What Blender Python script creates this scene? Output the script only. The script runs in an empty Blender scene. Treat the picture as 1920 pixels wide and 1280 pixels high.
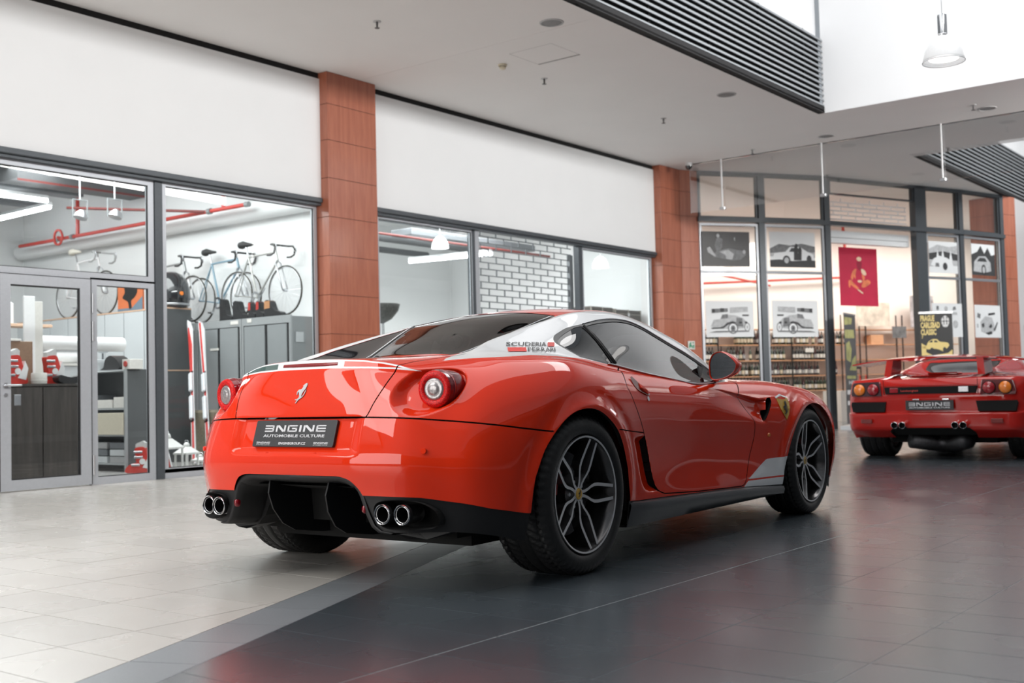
import bpy, math, random
import numpy as np
from mathutils import Vector, Matrix

# ------------------------------------------------------------------ camera, world, lights, exposure
SC = bpy.context.scene
COL = SC.collection
rnd = random.Random(7)
F_PX, YAW, PITCH, ROLL, CAM_H = 2146.29, 0.913713362, 0.0458227104, -0.024583508, 0.81205841

def camera_axes():
    f = Vector((math.sin(YAW)*math.cos(PITCH), math.cos(YAW)*math.cos(PITCH), math.sin(PITCH)))
    r = Vector((math.cos(YAW), -math.sin(YAW), 0)); u = r.cross(f)
    return math.cos(ROLL)*r+math.sin(ROLL)*u, -math.sin(ROLL)*r+math.cos(ROLL)*u, f
R_, U_, F_ = camera_axes()
cam = bpy.data.cameras.new('camera'); camo = bpy.data.objects.new('camera', cam); COL.objects.link(camo)
camo.matrix_world = Matrix(((R_.x, U_.x, -F_.x, 0), (R_.y, U_.y, -F_.y, 0), (R_.z, U_.z, -F_.z, CAM_H), (0, 0, 0, 1)))
cam.sensor_width = 36; cam.lens = F_PX/1920*36
cam.clip_start = 0.05; cam.clip_end = 200
cam.dof.use_dof = True; cam.dof.focus_distance = 5.7; cam.dof.aperture_fstop = 3.2
SC.camera = camo

SC.view_settings.view_transform = 'Standard'; SC.view_settings.look = 'None'
SC.view_settings.exposure = 0.12; SC.view_settings.gamma = 1.0
SC.view_settings.use_curve_mapping = False

world = bpy.data.worlds.new('world'); SC.world = world; world.use_nodes = True
wbg = world.node_tree.nodes['Background']
wbg.inputs[0].default_value = (0.86, 0.93, 1.0, 1); wbg.inputs[1].default_value = 0.35

def area(name, loc, target, sx, sy, power, color=(1, 1, 1), spread=180):
    l = bpy.data.lights.new(name, 'AREA'); l.shape = 'RECTANGLE'; l.size = sx; l.size_y = sy
    l.energy = power; l.color = color; l.spread = math.radians(spread)
    o = bpy.data.objects.new(name, l); COL.objects.link(o); o.location = loc
    d = Vector(target)-Vector(loc); o.rotation_euler = d.to_track_quat('-Z', 'Y').to_euler()
    return o
# skylight panels under the glass roof of the atrium, spots across the mall, and the light inside both shops
area('atrium_light', (5.0, 4.0, 8.9), (5.0, 4.0, 0), 20, 4.8, 470, (1, .99, .98))
area('atrium_light', (12.8, 3.4, 8.0), (13.2, 3.4, 0), 3.5, 3, 120, (1, .99, .98))
area('gallery_light', (4.5, 1.6, 5.15), (5.5, 10.2, 3.9), 9, .30, 165, (1, .99, .98), 118)
area('gallery_light', (12.6, 1.6, 5.15), (13.5, 10.2, 3.9), 6, .30, 160, (1, .99, .98), 118)
area('left_hall_light', (-.9, 6.4, 4.75), (-.2, 6.3, 0), 4.5, 4.5, 370, (1, .985, .96))
area('rear_fill', (-5.6, 5.6, 1.9), (2, 5.6, 2.0), 7, 3.2, 300, (1, .985, .96))  # unseen fill light added behind the camera to brighten the coupe's rear
area('shop_light', (7.2, 12.8, 4.05), (7.4, 12.8, 0), 4.5, 3.2, 300, (.97, 1, 1))
area('shop_light', (14.0, 12.8, 4.05), (14, 12.8, 0), 6, 3, 400, (.97, 1, 1))
for wx, wy in ((21.6, 11.9), (24.2, 10.5), (26.8, 9.2), (29.3, 7.9)):
    area('wine_shop_light', (wx, wy, 4.45), (wx+.2, wy+.4, 0), 2.4, 1.2, 100, (1, .92, .84))
area('far_front_fill', (17.4, -.6, 4.4), (21.6, 8.3, 3.3), 3.0, .9, 200, (1, .98, .95), 100)  # fill light added out of view to brighten the wine shop front
area('far_atrium_light', (25, 1.5, 8.2), (25, 2, 0), 6, 5, 800, (1, .99, .98))

# ------------------------------------------------------------------ materials
MATS = {}
def mat(name, color=(.8, .8, .8), rough=.5, metal=0, coat=0, coat_rough=.03, spec=.5, noise=0, nscale=40, bump=0, bscale=80,
        emit=None, estr=0, stretch=None, rvar=0):
    if name in MATS: return MATS[name]
    m = bpy.data.materials.new(name); m.use_nodes = True; nt = m.node_tree; b = nt.nodes['Principled BSDF']
    b.inputs['Base Color'].default_value = (*color, 1); b.inputs['Roughness'].default_value = rough
    b.inputs['Metallic'].default_value = metal; b.inputs['Coat Weight'].default_value = coat
    b.inputs['Coat Roughness'].default_value = coat_rough; b.inputs['Specular IOR Level'].default_value = spec
    if emit: b.inputs['Emission Color'].default_value = (*emit, 1); b.inputs['Emission Strength'].default_value = estr
    if noise or bump or rvar:
        tc = nt.nodes.new('ShaderNodeTexCoord'); mp = nt.nodes.new('ShaderNodeMapping')
        nt.links.new(tc.outputs['Object'], mp.inputs['Vector'])
        if stretch: mp.inputs['Scale'].default_value = stretch
        if noise:
            n = nt.nodes.new('ShaderNodeTexNoise'); n.inputs['Scale'].default_value = nscale; n.inputs['Detail'].default_value = 4
            nt.links.new(mp.outputs[0], n.inputs['Vector'])
            cr = nt.nodes.new('ShaderNodeMapRange'); cr.inputs[1].default_value = .3; cr.inputs[2].default_value = .7
            cr.inputs[3].default_value = 1-noise; cr.inputs[4].default_value = 1+noise
            nt.links.new(n.outputs[0], cr.inputs[0])
            mx = nt.nodes.new('ShaderNodeVectorMath'); mx.operation = 'SCALE'; mx.inputs[0].default_value = color
            nt.links.new(cr.outputs[0], mx.inputs['Scale']); nt.links.new(mx.outputs[0], b.inputs['Base Color'])
        if rvar:
            n = nt.nodes.new('ShaderNodeTexNoise'); n.inputs['Scale'].default_value = 3.1; n.inputs['Detail'].default_value = 5
            nt.links.new(mp.outputs[0], n.inputs['Vector'])
            cr = nt.nodes.new('ShaderNodeMapRange'); cr.inputs[1].default_value = .3; cr.inputs[2].default_value = .7
            cr.inputs[3].default_value = max(0, rough-rvar); cr.inputs[4].default_value = rough+rvar
            nt.links.new(n.outputs[0], cr.inputs[0]); nt.links.new(cr.outputs[0], b.inputs['Roughness'])
        if bump:
            n = nt.nodes.new('ShaderNodeTexNoise'); n.inputs['Scale'].default_value = bscale; n.inputs['Detail'].default_value = 3
            nt.links.new(mp.outputs[0], n.inputs['Vector'])
            bp = nt.nodes.new('ShaderNodeBump'); bp.inputs['Strength'].default_value = bump; bp.inputs['Distance'].default_value = .01
            nt.links.new(n.outputs[0], bp.inputs['Height']); nt.links.new(bp.outputs[0], b.inputs['Normal'])
    MATS[name] = m
    return m

def glassmat(name, tint=(1, 1, 1), refl=1.0, rough=0.0, ior=1.5, haze=0.0):
    """thin pane: tinted see-through plus a mirror reflection that grows towards grazing angles"""
    if name in MATS: return MATS[name]
    m = bpy.data.materials.new(name); m.use_nodes = True; nt = m.node_tree; nt.nodes.clear()
    out = nt.nodes.new('ShaderNodeOutputMaterial'); mix = nt.nodes.new('ShaderNodeMixShader')
    tr = nt.nodes.new('ShaderNodeBsdfTransparent'); gl = nt.nodes.new('ShaderNodeBsdfGlossy')
    fr = nt.nodes.new('ShaderNodeFresnel'); fr.inputs['IOR'].default_value = ior
    tr.inputs[0].default_value = (*tint, 1); gl.inputs['Roughness'].default_value = rough
    gl.inputs[0].default_value = (1, 1, 1, 1)
    ml = nt.nodes.new('ShaderNodeMath'); ml.operation = 'MULTIPLY_ADD'; ml.inputs[1].default_value = refl; ml.inputs[2].default_value = haze
    ml.use_clamp = True
    nt.links.new(fr.outputs[0], ml.inputs[0]); nt.links.new(ml.outputs[0], mix.inputs[0])
    nt.links.new(tr.outputs[0], mix.inputs[1]); nt.links.new(gl.outputs[0], mix.inputs[2]); nt.links.new(mix.outputs[0], out.inputs[0])
    MATS[name] = m
    return m

def woodmat(name, c0, c1, scale=(9, 9, .7), rough=.35, coat=.3, n=2.0):
    """vertical veneer: broad streaks plus fine grain"""
    if name in MATS: return MATS[name]
    m = bpy.data.materials.new(name); m.use_nodes = True; nt = m.node_tree; b = nt.nodes['Principled BSDF']
    tc = nt.nodes.new('ShaderNodeTexCoord'); mp = nt.nodes.new('ShaderNodeMapping'); mp.inputs['Scale'].default_value = scale
    nt.links.new(tc.outputs['Object'], mp.inputs[0])
    a = nt.nodes.new('ShaderNodeTexNoise'); a.inputs['Scale'].default_value = n; a.inputs['Detail'].default_value = 8; a.inputs['Roughness'].default_value = .65
    nt.links.new(mp.outputs[0], a.inputs['Vector'])
    r = nt.nodes.new('ShaderNodeValToRGB'); r.color_ramp.elements[0].position = .3; r.color_ramp.elements[1].position = .72
    r.color_ramp.elements[0].color = (*c0, 1); r.color_ramp.elements[1].color = (*c1, 1)
    nt.links.new(a.outputs[0], r.inputs[0]); nt.links.new(r.outputs[0], b.inputs['Base Color'])
    b.inputs['Roughness'].default_value = rough; b.inputs['Coat Weight'].default_value = coat; b.inputs['Coat Roughness'].default_value = .12
    MATS[name] = m
    return m

RED = mat('red_paint', (.72, .032, .007), .45, coat=1.0, coat_rough=.02, spec=.0, noise=.02, nscale=3)
WHITE = mat('white_paint', (.82, .83, .84), .30, coat=1.0, coat_rough=.02, noise=.01, nscale=3)
GREEN = mat('green_paint', (.035, .085, .075), .30, coat=1.0, noise=.03, nscale=8)
BLACKP = mat('satin_black', (.009, .009, .010), .48, spec=.35, bump=.05, bscale=220)
SKIRT = mat('sill_grey', (.055, .058, .062), .33, spec=.6, bump=.04, bscale=200)
GAP = mat('gap_black', (.004, .004, .004), .9, noise=.1)
TRIM = mat('rubber_trim', (.01, .01, .011), .45, noise=.1)
CHROME = mat('chrome', (.75, .76, .78), .12, metal=1, noise=.03)
ALU = mat('brushed_aluminium', (.58, .59, .61), .30, metal=1, noise=.04, stretch=(1, 1, 12))
TYRE = mat('tyre_rubber', (.012, .012, .0125), .50, spec=.4, noise=.15, nscale=30, bump=.12, bscale=160)
RIMD = mat('rim_dark', (.13, .125, .125), .22, metal=.85, noise=.08)
RIMF = mat('rim_machined', (.62, .62, .63), .42, metal=.35, noise=.05)
YELLOW = mat('badge_yellow', (.62, .36, .035), .35, coat=.6, noise=.03)
BLACK = mat('print_black', (.01, .01, .01), .5, noise=.05)
LETTER = mat('print_silver', (.62, .62, .64), .45, noise=.03)
LRED = mat('lamp_red', (.55, .006, .006), .4, coat=0, spec=.25, noise=.6, nscale=220)
LREDD = mat('lamp_red_dark', (.20, .003, .010), .10, coat=.8, spec=.2, noise=.15, nscale=60)
LCLEAR = mat('lamp_clear', (.30, .28, .28), .28, metal=.4, coat=1, noise=.35, nscale=130)
ORANGE = mat('lamp_orange', (.85, .22, .015), .15, coat=1, noise=.08, nscale=70)
CARGLASS = glassmat('car_glass', (.30, .31, .32), 1.0, ior=1.55)
SIDEGLASS = glassmat('side_glass', (.50, .52, .53), 1.25, ior=1.55)
FROST = mat('frosted_acrylic', (.82, .83, .84), .45, noise=.02); FROST.node_tree.nodes['Principled BSDF'].inputs['Alpha'].default_value = .5
DARKGLASS = mat('dark_glass', (.012, .012, .014), .05, spec=.7, coat=1, noise=.05)
INTER = mat('interior_black', (.02, .019, .019), .7, noise=.1)

# ------------------------------------------------------------------ mesh helpers
class MB:
    def __init__(s): s.v = []; s.f = []; s.m = []
    def add(s, vs, fs, mi=0):
        o = len(s.v); s.v += [tuple(v) for v in vs]; s.f += [tuple(i+o for i in f) for f in fs]; s.m += [mi]*len(fs); return s
    def box(s, x0, x1, y0, y1, z0, z1, mi=0, M=None):
        vs = [Vector((x, y, z)) for x in (x0, x1) for y in (y0, y1) for z in (z0, z1)]
        if M is not None: vs = [M @ v for v in vs]
        return s.add(vs, [(0, 1, 3, 2), (4, 6, 7, 5), (0, 4, 5, 1), (2, 3, 7, 6), (0, 2, 6, 4), (1, 5, 7, 3)], mi)
    def bbox(s, x0, x1, y0, y1, z0, z1, b=.01, mi=0, M=None):
        """box with chamfered edges"""
        bm_x, bm_y, bm_z = (x0, x1), (y0, y1), (z0, z1)
        vs = []; idx = {}
        for i in (0, 1):
            for j in (0, 1):
                for k in (0, 1):
                    p = (bm_x[i], bm_y[j], bm_z[k]); d = (b*(1-2*i), b*(1-2*j), b*(1-2*k))
                    for a in range(3):
                        q = [p[n]+(d[n] if n != a else 0) for n in range(3)]
                        idx[(i, j, k, a)] = len(vs); vs.append(Vector(q))
        fs = []
        for a in range(3):
            o = [n for n in range(3) if n != a]
            for e in (0, 1):
                c = []
                for u, w in ((0, 0), (1, 0), (1, 1), (0, 1)):
                    t = [0, 0, 0]; t[a] = e; t[o[0]] = u; t[o[1]] = w; c.append(idx[(*t, a)])
                fs.append(c if (e == 1) != (a == 1) else c[::-1])
        for a in range(3):
            o = [n for n in range(3) if n != a]
            for u in (0, 1):
                for w in (0, 1):
                    t0 = [0, 0, 0]; t0[a] = 0; t0[o[0]] = u; t0[o[1]] = w; t1 = t0[:]; t1[a] = 1
                    fs.append((idx[(*t0, o[0])], idx[(*t1, o[0])], idx[(*t1, o[1])], idx[(*t0, o[1])]))
        for i in (0, 1):
            for j in (0, 1):
                for k in (0, 1): fs.append((idx[(i, j, k, 0)], idx[(i, j, k, 1)], idx[(i, j, k, 2)]))
        if M is not None: vs = [M @ v for v in vs]
        return s.add(vs, fs, mi)
    def cyl(s, p0, p1, r0, r1=None, n=16, cap=True, mi=0):
        r1 = r0 if r1 is None else r1
        p0 = Vector(p0); p1 = Vector(p1); d = (p1-p0).normalized(); a = d.orthogonal().normalized(); b = d.cross(a)
        vs = []
        for p, r in ((p0, r0), (p1, r1)):
            for k in range(n): t = 2*math.pi*k/n; vs.append(p+(a*math.cos(t)+b*math.sin(t))*r)
        fs = [(k, (k+1) % n, n+(k+1) % n, n+k) for k in range(n)]
        if cap: fs += [tuple(range(n-1, -1, -1)), tuple(range(n, 2*n))]
        return s.add(vs, fs, mi)
    def tube(s, pts, r, n=8, closed=False, mi=0):
        pts = [Vector(p) for p in pts]; N = len(pts); rr = r if hasattr(r, '__len__') else [r]*N
        vs = []; prev = None
        for i, p in enumerate(pts):
            if closed: d = pts[(i+1) % N]-pts[i-1]
            else: d = pts[min(i+1, N-1)]-pts[max(i-1, 0)]
            d.normalize()
            a = d.orthogonal().normalized() if prev is None else (prev-d*prev.dot(d)).normalized()
            prev = a; b = d.cross(a)
            for k in range(n): t = 2*math.pi*k/n; vs.append(p+(a*math.cos(t)+b*math.sin(t))*rr[i])
        fs = []
        for i in range(N if closed else N-1):
            j = (i+1) % N
            for k in range(n): fs.append((i*n+k, i*n+(k+1) % n, j*n+(k+1) % n, j*n+k))
        if not closed: fs += [tuple(range(n-1, -1, -1)), tuple(range((N-1)*n, N*n))]
        return s.add(vs, fs, mi)
    def lathe(s, prof, n=32, M=None, mi=0, closed=False, mis=None):
        """prof: (r, h) pairs about local z"""
        P = len(prof); vs = []
        for k in range(n):
            t = 2*math.pi*k/n; c, q = math.cos(t), math.sin(t)
            for r, h in prof: vs.append(Vector((r*c, r*q, h)))
        if M is not None: vs = [M @ v for v in vs]
        for i in range(P if closed else P-1):
            j = (i+1) % P
            s_m = mis[i] if mis else mi
            fs = [(k*P+i, ((k+1) % n)*P+i, ((k+1) % n)*P+j, k*P+j) for k in range(n)]
            if i == 0: s.add(vs, fs, s_m); base = len(s.v)-len(vs)
            else: s.f += [tuple(x+base for x in f) for f in fs]; s.m += [s_m]*len(fs)
        return s
    def prism(s, pts, fn, d0, d1, mi=0, side=None):
        """pts 2D outline; fn(u, v, d) -> 3D point; solid between depths d0 and d1"""
        n = len(pts); vs = [fn(u, v, d0) for u, v in pts]+[fn(u, v, d1) for u, v in pts]
        o = len(s.v); s.add(vs, [tuple(range(n)), tuple(range(2*n-1, n-1, -1))], mi)
        fs = [(o+k, o+(k+1) % n, o+n+(k+1) % n, o+n+k) for k in range(n)]
        s.f += fs; s.m += [mi if side is None else side]*n
        return s
    def build(s, name, mats, parent=None, smooth=False, loc=None, rot=None, fix=True, angle=None):
        me = bpy.data.meshes.new(name); me.from_pydata([tuple(v) for v in s.v], [], s.f); me.update()
        if not isinstance(mats, (list, tuple)): mats = [mats]
        for m in mats: me.materials.append(m)
        if len(mats) > 1: me.polygons.foreach_set('material_index', s.m)
        if fix:
            import bmesh
            bm = bmesh.new(); bm.from_mesh(me); bmesh.ops.recalc_face_normals(bm, faces=bm.faces); bm.to_mesh(me); bm.free()
        if smooth:
            me.polygons.foreach_set('use_smooth', [True]*len(me.polygons))
            if angle: me.set_sharp_from_angle(angle=math.radians(angle))
        o = bpy.data.objects.new(name, me); COL.objects.link(o)
        if parent: o.parent = parent
        if loc is not None: o.location = loc
        if rot is not None: o.rotation_euler = rot
        return o

def tag(o, label=None, cat=None, group=None, kind=None):
    if label: o['label'] = label
    if cat: o['category'] = cat
    if group: o['group'] = group
    if kind: o['kind'] = kind
    return o
def thing(name, label, cat, loc=(0, 0, 0), rz=0, group=None, rot=None):
    o = bpy.data.objects.new(name, None); COL.objects.link(o); o.location = loc
    o.rotation_euler = rot if rot else (0, 0, rz); o.empty_display_size = .1
    return tag(o, label, cat, group)
def struct(name, mb, m, parent=None, **k): return tag(mb.build(name, m, parent, **k), kind='structure')
def dup(root, loc=None, rz=None, label=None, group=None):
    def cp(o, par):
        c = o.copy(); COL.objects.link(c); c.parent = par
        for ch in kids.get(o, []): cp(ch, c)
        return c
    kids = {}
    stack = [root]
    while stack:
        a = stack.pop(); kids[a] = [c for c in bpy.data.objects if c.parent == a]; stack += kids[a]
    r = cp(root, root.parent)
    if loc is not None: r.location = loc
    if rz is not None: r.rotation_euler = (0, 0, rz)
    if label: r['label'] = label
    if group: r['group'] = group
    return r
def rotz(a): return Matrix.Rotation(a, 4, 'Z')
def T(x, y, z): return Matrix.Translation((x, y, z))
def frame(o, ex, ey, ez):
    """matrix from origin and three axes"""
    o, ex, ey, ez = map(Vector, (o, ex, ey, ez))
    return Matrix(((ex.x, ey.x, ez.x, o.x), (ex.y, ey.y, ez.y, o.y), (ex.z, ey.z, ez.z, o.z), (0, 0, 0, 1)))
def catmull(P, n=6, closed=False):
    P = [np.array(p, float) for p in P]; N = len(P); out = []
    for i in range(N if closed else N-1):
        p0, p1, p2, p3 = (P[(i+k) % N] if closed else P[min(max(i+k, 0), N-1)] for k in (-1, 0, 1, 2))
        for j in range(n):
            t = j/n; out.append(tuple(.5*((2*p1)+(-p0+p2)*t+(2*p0-5*p1+4*p2-p3)*t*t+(-p0+3*p1-3*p2+p3)*t**3)))
    if not closed: out.append(tuple(P[-1]))
    return out

# ------------------------------------------------------------------ lettering
BARS = {  # wide squared capitals drawn as strokes on a 0..1 box
 'a_rev': None}
def glyph_bars(ch):
    w = .19
    G = {'3': [(0, 0, 1, w), (0, .5-w/2, 1, .5+w/2), (0, 1-w, 1, 1), (1-w*.9, 0, 1, 1)],
         'E': [(0, 0, 1, w), (0, .5-w/2, 1, .5+w/2), (0, 1-w, 1, 1), (0, 0, w*.9, 1)],
         'I': [(0, 0, 1, 1)],
         'G': [(0, 0, 1, w), (0, 1-w, 1, 1), (0, 0, w*.9, 1), (1-w*.9, 0, 1, .5+w/2), (.45, .5-w/2, 1, .5+w/2)],
         'N': [(0, 0, w*.9, 1), (1-w*.9, 0, 1, 1), 'd']}
    return G[ch]
def engine_word(mb, fn, x0, z0, W, H, depth=.0008, slant=.0, mi=0):
    """the wide squared dealer word mark whose first letter is a mirrored E"""
    widths = [('3', 1), ('N', 1.05), ('G', 1.05), ('I', .22), ('N', 1.15), ('E', 1)]; gap = .22
    tot = sum(w for _, w in widths)+gap*5; k = W/tot; x = x0
    for c, w in widths:
        for b in glyph_bars(c):
            if b == 'd': q = [(0, 1), (.30, 1), (1, 0), (.70, 0)]
            else: q = [(b[0], b[1]), (b[2], b[1]), (b[2], b[3]), (b[0], b[3])]
            pts = [(x+u*w*k+slant*v*H, z0+v*H) for u, v in q]
            mb.prism(pts, fn, 0, depth, mi)
        x += (w+gap)*k
def text_mesh(txt, size=1.0, sx=1.0, bold=0.0, spacing=1.0, align='LEFT'):
    cu = bpy.data.curves.new('txt', 'FONT'); cu.body = txt; cu.size = size; cu.offset = bold; cu.space_character = spacing
    cu.align_x = align; cu.resolution_u = 2; cu.fill_mode = 'FRONT'
    o = bpy.data.objects.new('txt', cu); COL.objects.link(o)
    dg = bpy.context.evaluated_depsgraph_get(); dg.update(); m = o.evaluated_get(dg).to_mesh()
    v = [(p.co.x*sx, p.co.y) for p in m.vertices]; f = [tuple(p.vertices) for p in m.polygons]
    o.evaluated_get(dg).to_mesh_clear(); bpy.data.objects.remove(o); bpy.data.curves.remove(cu)
    return v, f
def put_text(mb, txt, fn, x, z, W=None, H=.02, bold=0, d=.0008, mi=0, align='LEFT'):
    v, f = text_mesh(txt, 1.0, 1.0, bold)
    xs = [p[0] for p in v]; w = max(xs)-min(xs); kz = H/.72; kx = (W/w) if W else kz
    ox = x-min(xs)*kx
    if align == 'CENTER': ox = x-(min(xs)+w/2)*kx
    mb.add([fn(ox+u*kx, z+q*kz, d) for u, q in v], f, mi)
HORSE = [(1200,1018),(1208,1035),(1205,1055),(1193,1092),(1178,1112),(1163,1132),(1152,1160),(1150,1188),(1162,1196),(1183,1168),(1196,1125),
 (1210,1096),(1208,1130),(1197,1168),(1176,1196),(1150,1214),(1138,1222),(1110,1238),(1092,1262),(1076,1282),(1064,1282),(1078,1262),(1086,1240),(1050,1239),
 (1048,1229),(1085,1226),(1108,1206),(1112,1186),(1100,1160),(1092,1142),(1076,1130),(1066,1142),(1072,1164),(1060,1170),(1052,1134),(1066,1112),(1080,1098),
 (1112,1098),(1128,1088),(1142,1068),(1156,1058),(1140,1060),(1132,1050),(1150,1036),(1168,1020),(1184,1016)]
def horse_pts(cx, cz, H, flip=1):
    return [(cx+flip*(x-1130)/266*H, cz-(y-1150)/266*H) for x, y in HORSE]

# ------------------------------------------------------------------ the setting
FASCIA = mat('fascia_white', (.80, .815, .82), .55, noise=.01, nscale=2)
CEIL = mat('ceiling_paint', (.80, .785, .77), .9, noise=.012, nscale=1.5)
WALLW = mat('shop_wall_white', (.80, .81, .81), .8, noise=.012, nscale=1.5)
ATRW = mat('atrium_white', (.70, .71, .72), .8, noise=.01, nscale=1)
DKGREY = mat('dark_grey_frame', (.075, .085, .095), .42, metal=.3, noise=.06)
LTGREY = mat('light_grey_frame', (.46, .48, .51), .38, metal=.35, noise=.03)
BLK = mat('black_gap', (.006, .006, .007), .8, noise=.1)
PANE = glassmat('shop_pane', (.93, .96, .96), 1.0, ior=1.5)
CURTAIN = glassmat('smoke_curtain_glass', (.95, .95, .95), 1.3, ior=1.5, rough=.03, haze=.06)
GROUT = mat('grout_dark', (.07, .068, .065), .8, noise=.15, nscale=9)
LINER = mat('shop_floor', (.34, .33, .32), .25, noise=.05, nscale=2)

def tilemat(name, c, rough, nz, blotch, coat=0):
    m = bpy.data.materials.new(name); m.use_nodes = True; nt = m.node_tree; b = nt.nodes['Principled BSDF']
    tc = nt.nodes.new('ShaderNodeTexCoord'); n1 = nt.nodes.new('ShaderNodeTexNoise'); n1.inputs['Scale'].default_value = 2.2
    n1.inputs['Detail'].default_value = 3; n1.inputs['Roughness'].default_value = .45
    n2 = nt.nodes.new('ShaderNodeTexNoise'); n2.inputs['Scale'].default_value = 120; n2.inputs['Detail'].default_value = 2
    geo = nt.nodes.new('ShaderNodeNewGeometry')
    nt.links.new(geo.outputs['Position'], n1.inputs[0]); nt.links.new(geo.outputs['Position'], n2.inputs[0])
    oi = nt.nodes.new('ShaderNodeObjectInfo')
    def mr(src, a, z):
        k = nt.nodes.new('ShaderNodeMapRange'); k.inputs[1].default_value = .25; k.inputs[2].default_value = .75
        k.inputs[3].default_value = a; k.inputs[4].default_value = z; nt.links.new(src, k.inputs[0]); return k.outputs[0]
    a = mr(n1.outputs[0], 1-blotch, 1+blotch); d = mr(n2.outputs[0], 1-nz, 1+nz); r = mr(oi.outputs['Random'], .965, 1.035)
    m1 = nt.nodes.new('ShaderNodeMath'); m1.operation = 'MULTIPLY'; nt.links.new(a, m1.inputs[0]); nt.links.new(d, m1.inputs[1])
    m2 = nt.nodes.new('ShaderNodeMath'); m2.operation = 'MULTIPLY'; nt.links.new(m1.outputs[0], m2.inputs[0]); nt.links.new(r, m2.inputs[1])
    v = nt.nodes.new('ShaderNodeVectorMath'); v.operation = 'SCALE'; v.inputs[0].default_value = c
    nt.links.new(m2.outputs[0], v.inputs['Scale']); nt.links.new(v.outputs[0], b.inputs['Base Color'])
    nt.links.new(mr(n1.outputs[0], rough-.012, rough+.015), b.inputs['Roughness'])
    b.inputs['Specular IOR Level'].default_value = .7; b.inputs['Coat Weight'].default_value = coat; b.inputs['Coat Roughness'].default_value = .24; b.inputs['Coat IOR'].default_value = 1.6
    return m
TL = tilemat('tile_light', (.50, .475, .44), .27, .012, .025)
TB = tilemat('tile_band', (.20, .215, .23), .32, .08, .10)
TD = tilemat('tile_dark', (.058, .072, .084), .27, .10, .10, .85)

def clip_half(poly, a, b, c):
    """keep a*x+b*y >= c"""
    out = []
    for i in range(len(poly)):
        p, q = poly[i], poly[(i+1) % len(poly)]; dp = a*p[0]+b*p[1]-c; dq = a*q[0]+b*q[1]-c
        if dp >= 0: out.append(p)
        if dp*dq < 0: t = dp/(dp-dq); out.append((p[0]+(q[0]-p[0])*t, p[1]+(q[1]-p[1])*t))
    return out
def parea(p): return abs(sum(p[i][0]*p[(i+1) % len(p)][1]-p[(i+1) % len(p)][0]*p[i][1] for i in range(len(p))))/2

struct('trim_1', MB().box(2.5, 18.5, 10.62, 20.2, -.08, -.002).box(18.5, 34, 10.62, 20.2, -.08, -.002), LINER)
# the diagonal band that divides the light stone from the dark one
BA = math.atan(.412); bn = (-math.sin(BA), math.cos(BA)); bd = (math.cos(BA), math.sin(BA))
BU = bn[0]*1.93+bn[1]*3.12; BL = BU-.246; g = .0016
GROUTL = mat('grout_light', (.36, .37, .38), .7, noise=.12, nscale=9)
slab = [(-6, -8), (34, -8), (34, 10.62), (-6, 10.62)]; fn0 = lambda u, v, d: (u, v, d)
floor = struct('floor', MB().prism(clip_half(slab, bn[0], bn[1], BL+.1), fn0, -.08, -.0012, 0).prism(clip_half(slab, -bn[0], -bn[1], -BL-.1), fn0, -.08, -.0012, 1), [GROUT, GROUTL])
def in_view(x, y):
    d = Vector((x, y, -CAM_H)); z = d.dot(F_)
    if z < .8: return False
    return -250 < 960+F_PX*d.dot(R_)/z < 2170 and 640-F_PX*d.dot(U_)/z < 1620
tiles = []
TX, TY = .2935, .587
for i in range(-12, 92):
    for j in range(-12, 13):
        x0 = 2.43+i*TX; y0 = 3.607+(j-1)*TY; x1 = x0+TX; y1 = y0+TY
        if y0 > 10.55: continue
        cx, cy = (x0+x1)/2, (y0+y1)/2
        if not in_view(cx, cy) and not (-2.5 < cx < 24 and -2.6 < cy): continue
        ga = .0032 if abs(y0-2.433) < .01 else g; gb = .0032 if abs(y1-2.433) < .01 else g
        sq = [(x0+g, y0+ga), (x1-g, y0+ga), (x1-g, min(y1, 10.6)-gb), (x0+g, min(y1, 10.6)-gb)]
        for kind, (s, c) in (('l', (1, BU+g)), ('d', (-1, -(BL-g)))):
            p = clip_half(sq, s*bn[0], s*bn[1], c)
            if len(p) > 2 and parea(p) > .0004: tiles.append((kind, p, cx*cx+cy*cy+(0 if in_view(cx, cy) else 5000)))
s0 = bd[0]*1.9+bd[1]*3.0
for i in range(-6, 70):
    a, b = s0+i*.30, s0+(i+1)*.30
    P = [(bd[0]*s+bn[0]*t, bd[1]*s+bn[1]*t) for s, t in ((a+g, BL+g), (b-g, BL+g), (b-g, BU-g), (a+g, BU-g))]
    cx = sum(q[0] for q in P)/4; cy = sum(q[1] for q in P)/4
    if cy < 10.2: tiles.append(('b', P, cx*cx+cy*cy))
tiles.sort(key=lambda t: t[2])
tm = {'l': TL, 'b': TB, 'd': TD}; rest = {'l': MB(), 'b': MB(), 'd': MB()}
for k, (kind, p, _) in enumerate(tiles):
    h = rnd.uniform(-.0002, .0002)
    c = (sum(q[0] for q in p)/len(p), sum(q[1] for q in p)/len(p))
    if k < 300:
        mb = MB().prism([(q[0]-c[0], q[1]-c[1]) for q in p], lambda u, v, d: (u, v, d), -.006, h)
        mb.build('floor_tile', tm[kind], floor, loc=(c[0], c[1], 0))
    else:
        rest[kind].prism(p, lambda u, v, d: (u, v, d), -.006, h)
for kind, mb in rest.items():
    if mb.f: tag(mb.build('floor_tiles', tm[kind], floor), kind='stuff')

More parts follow.
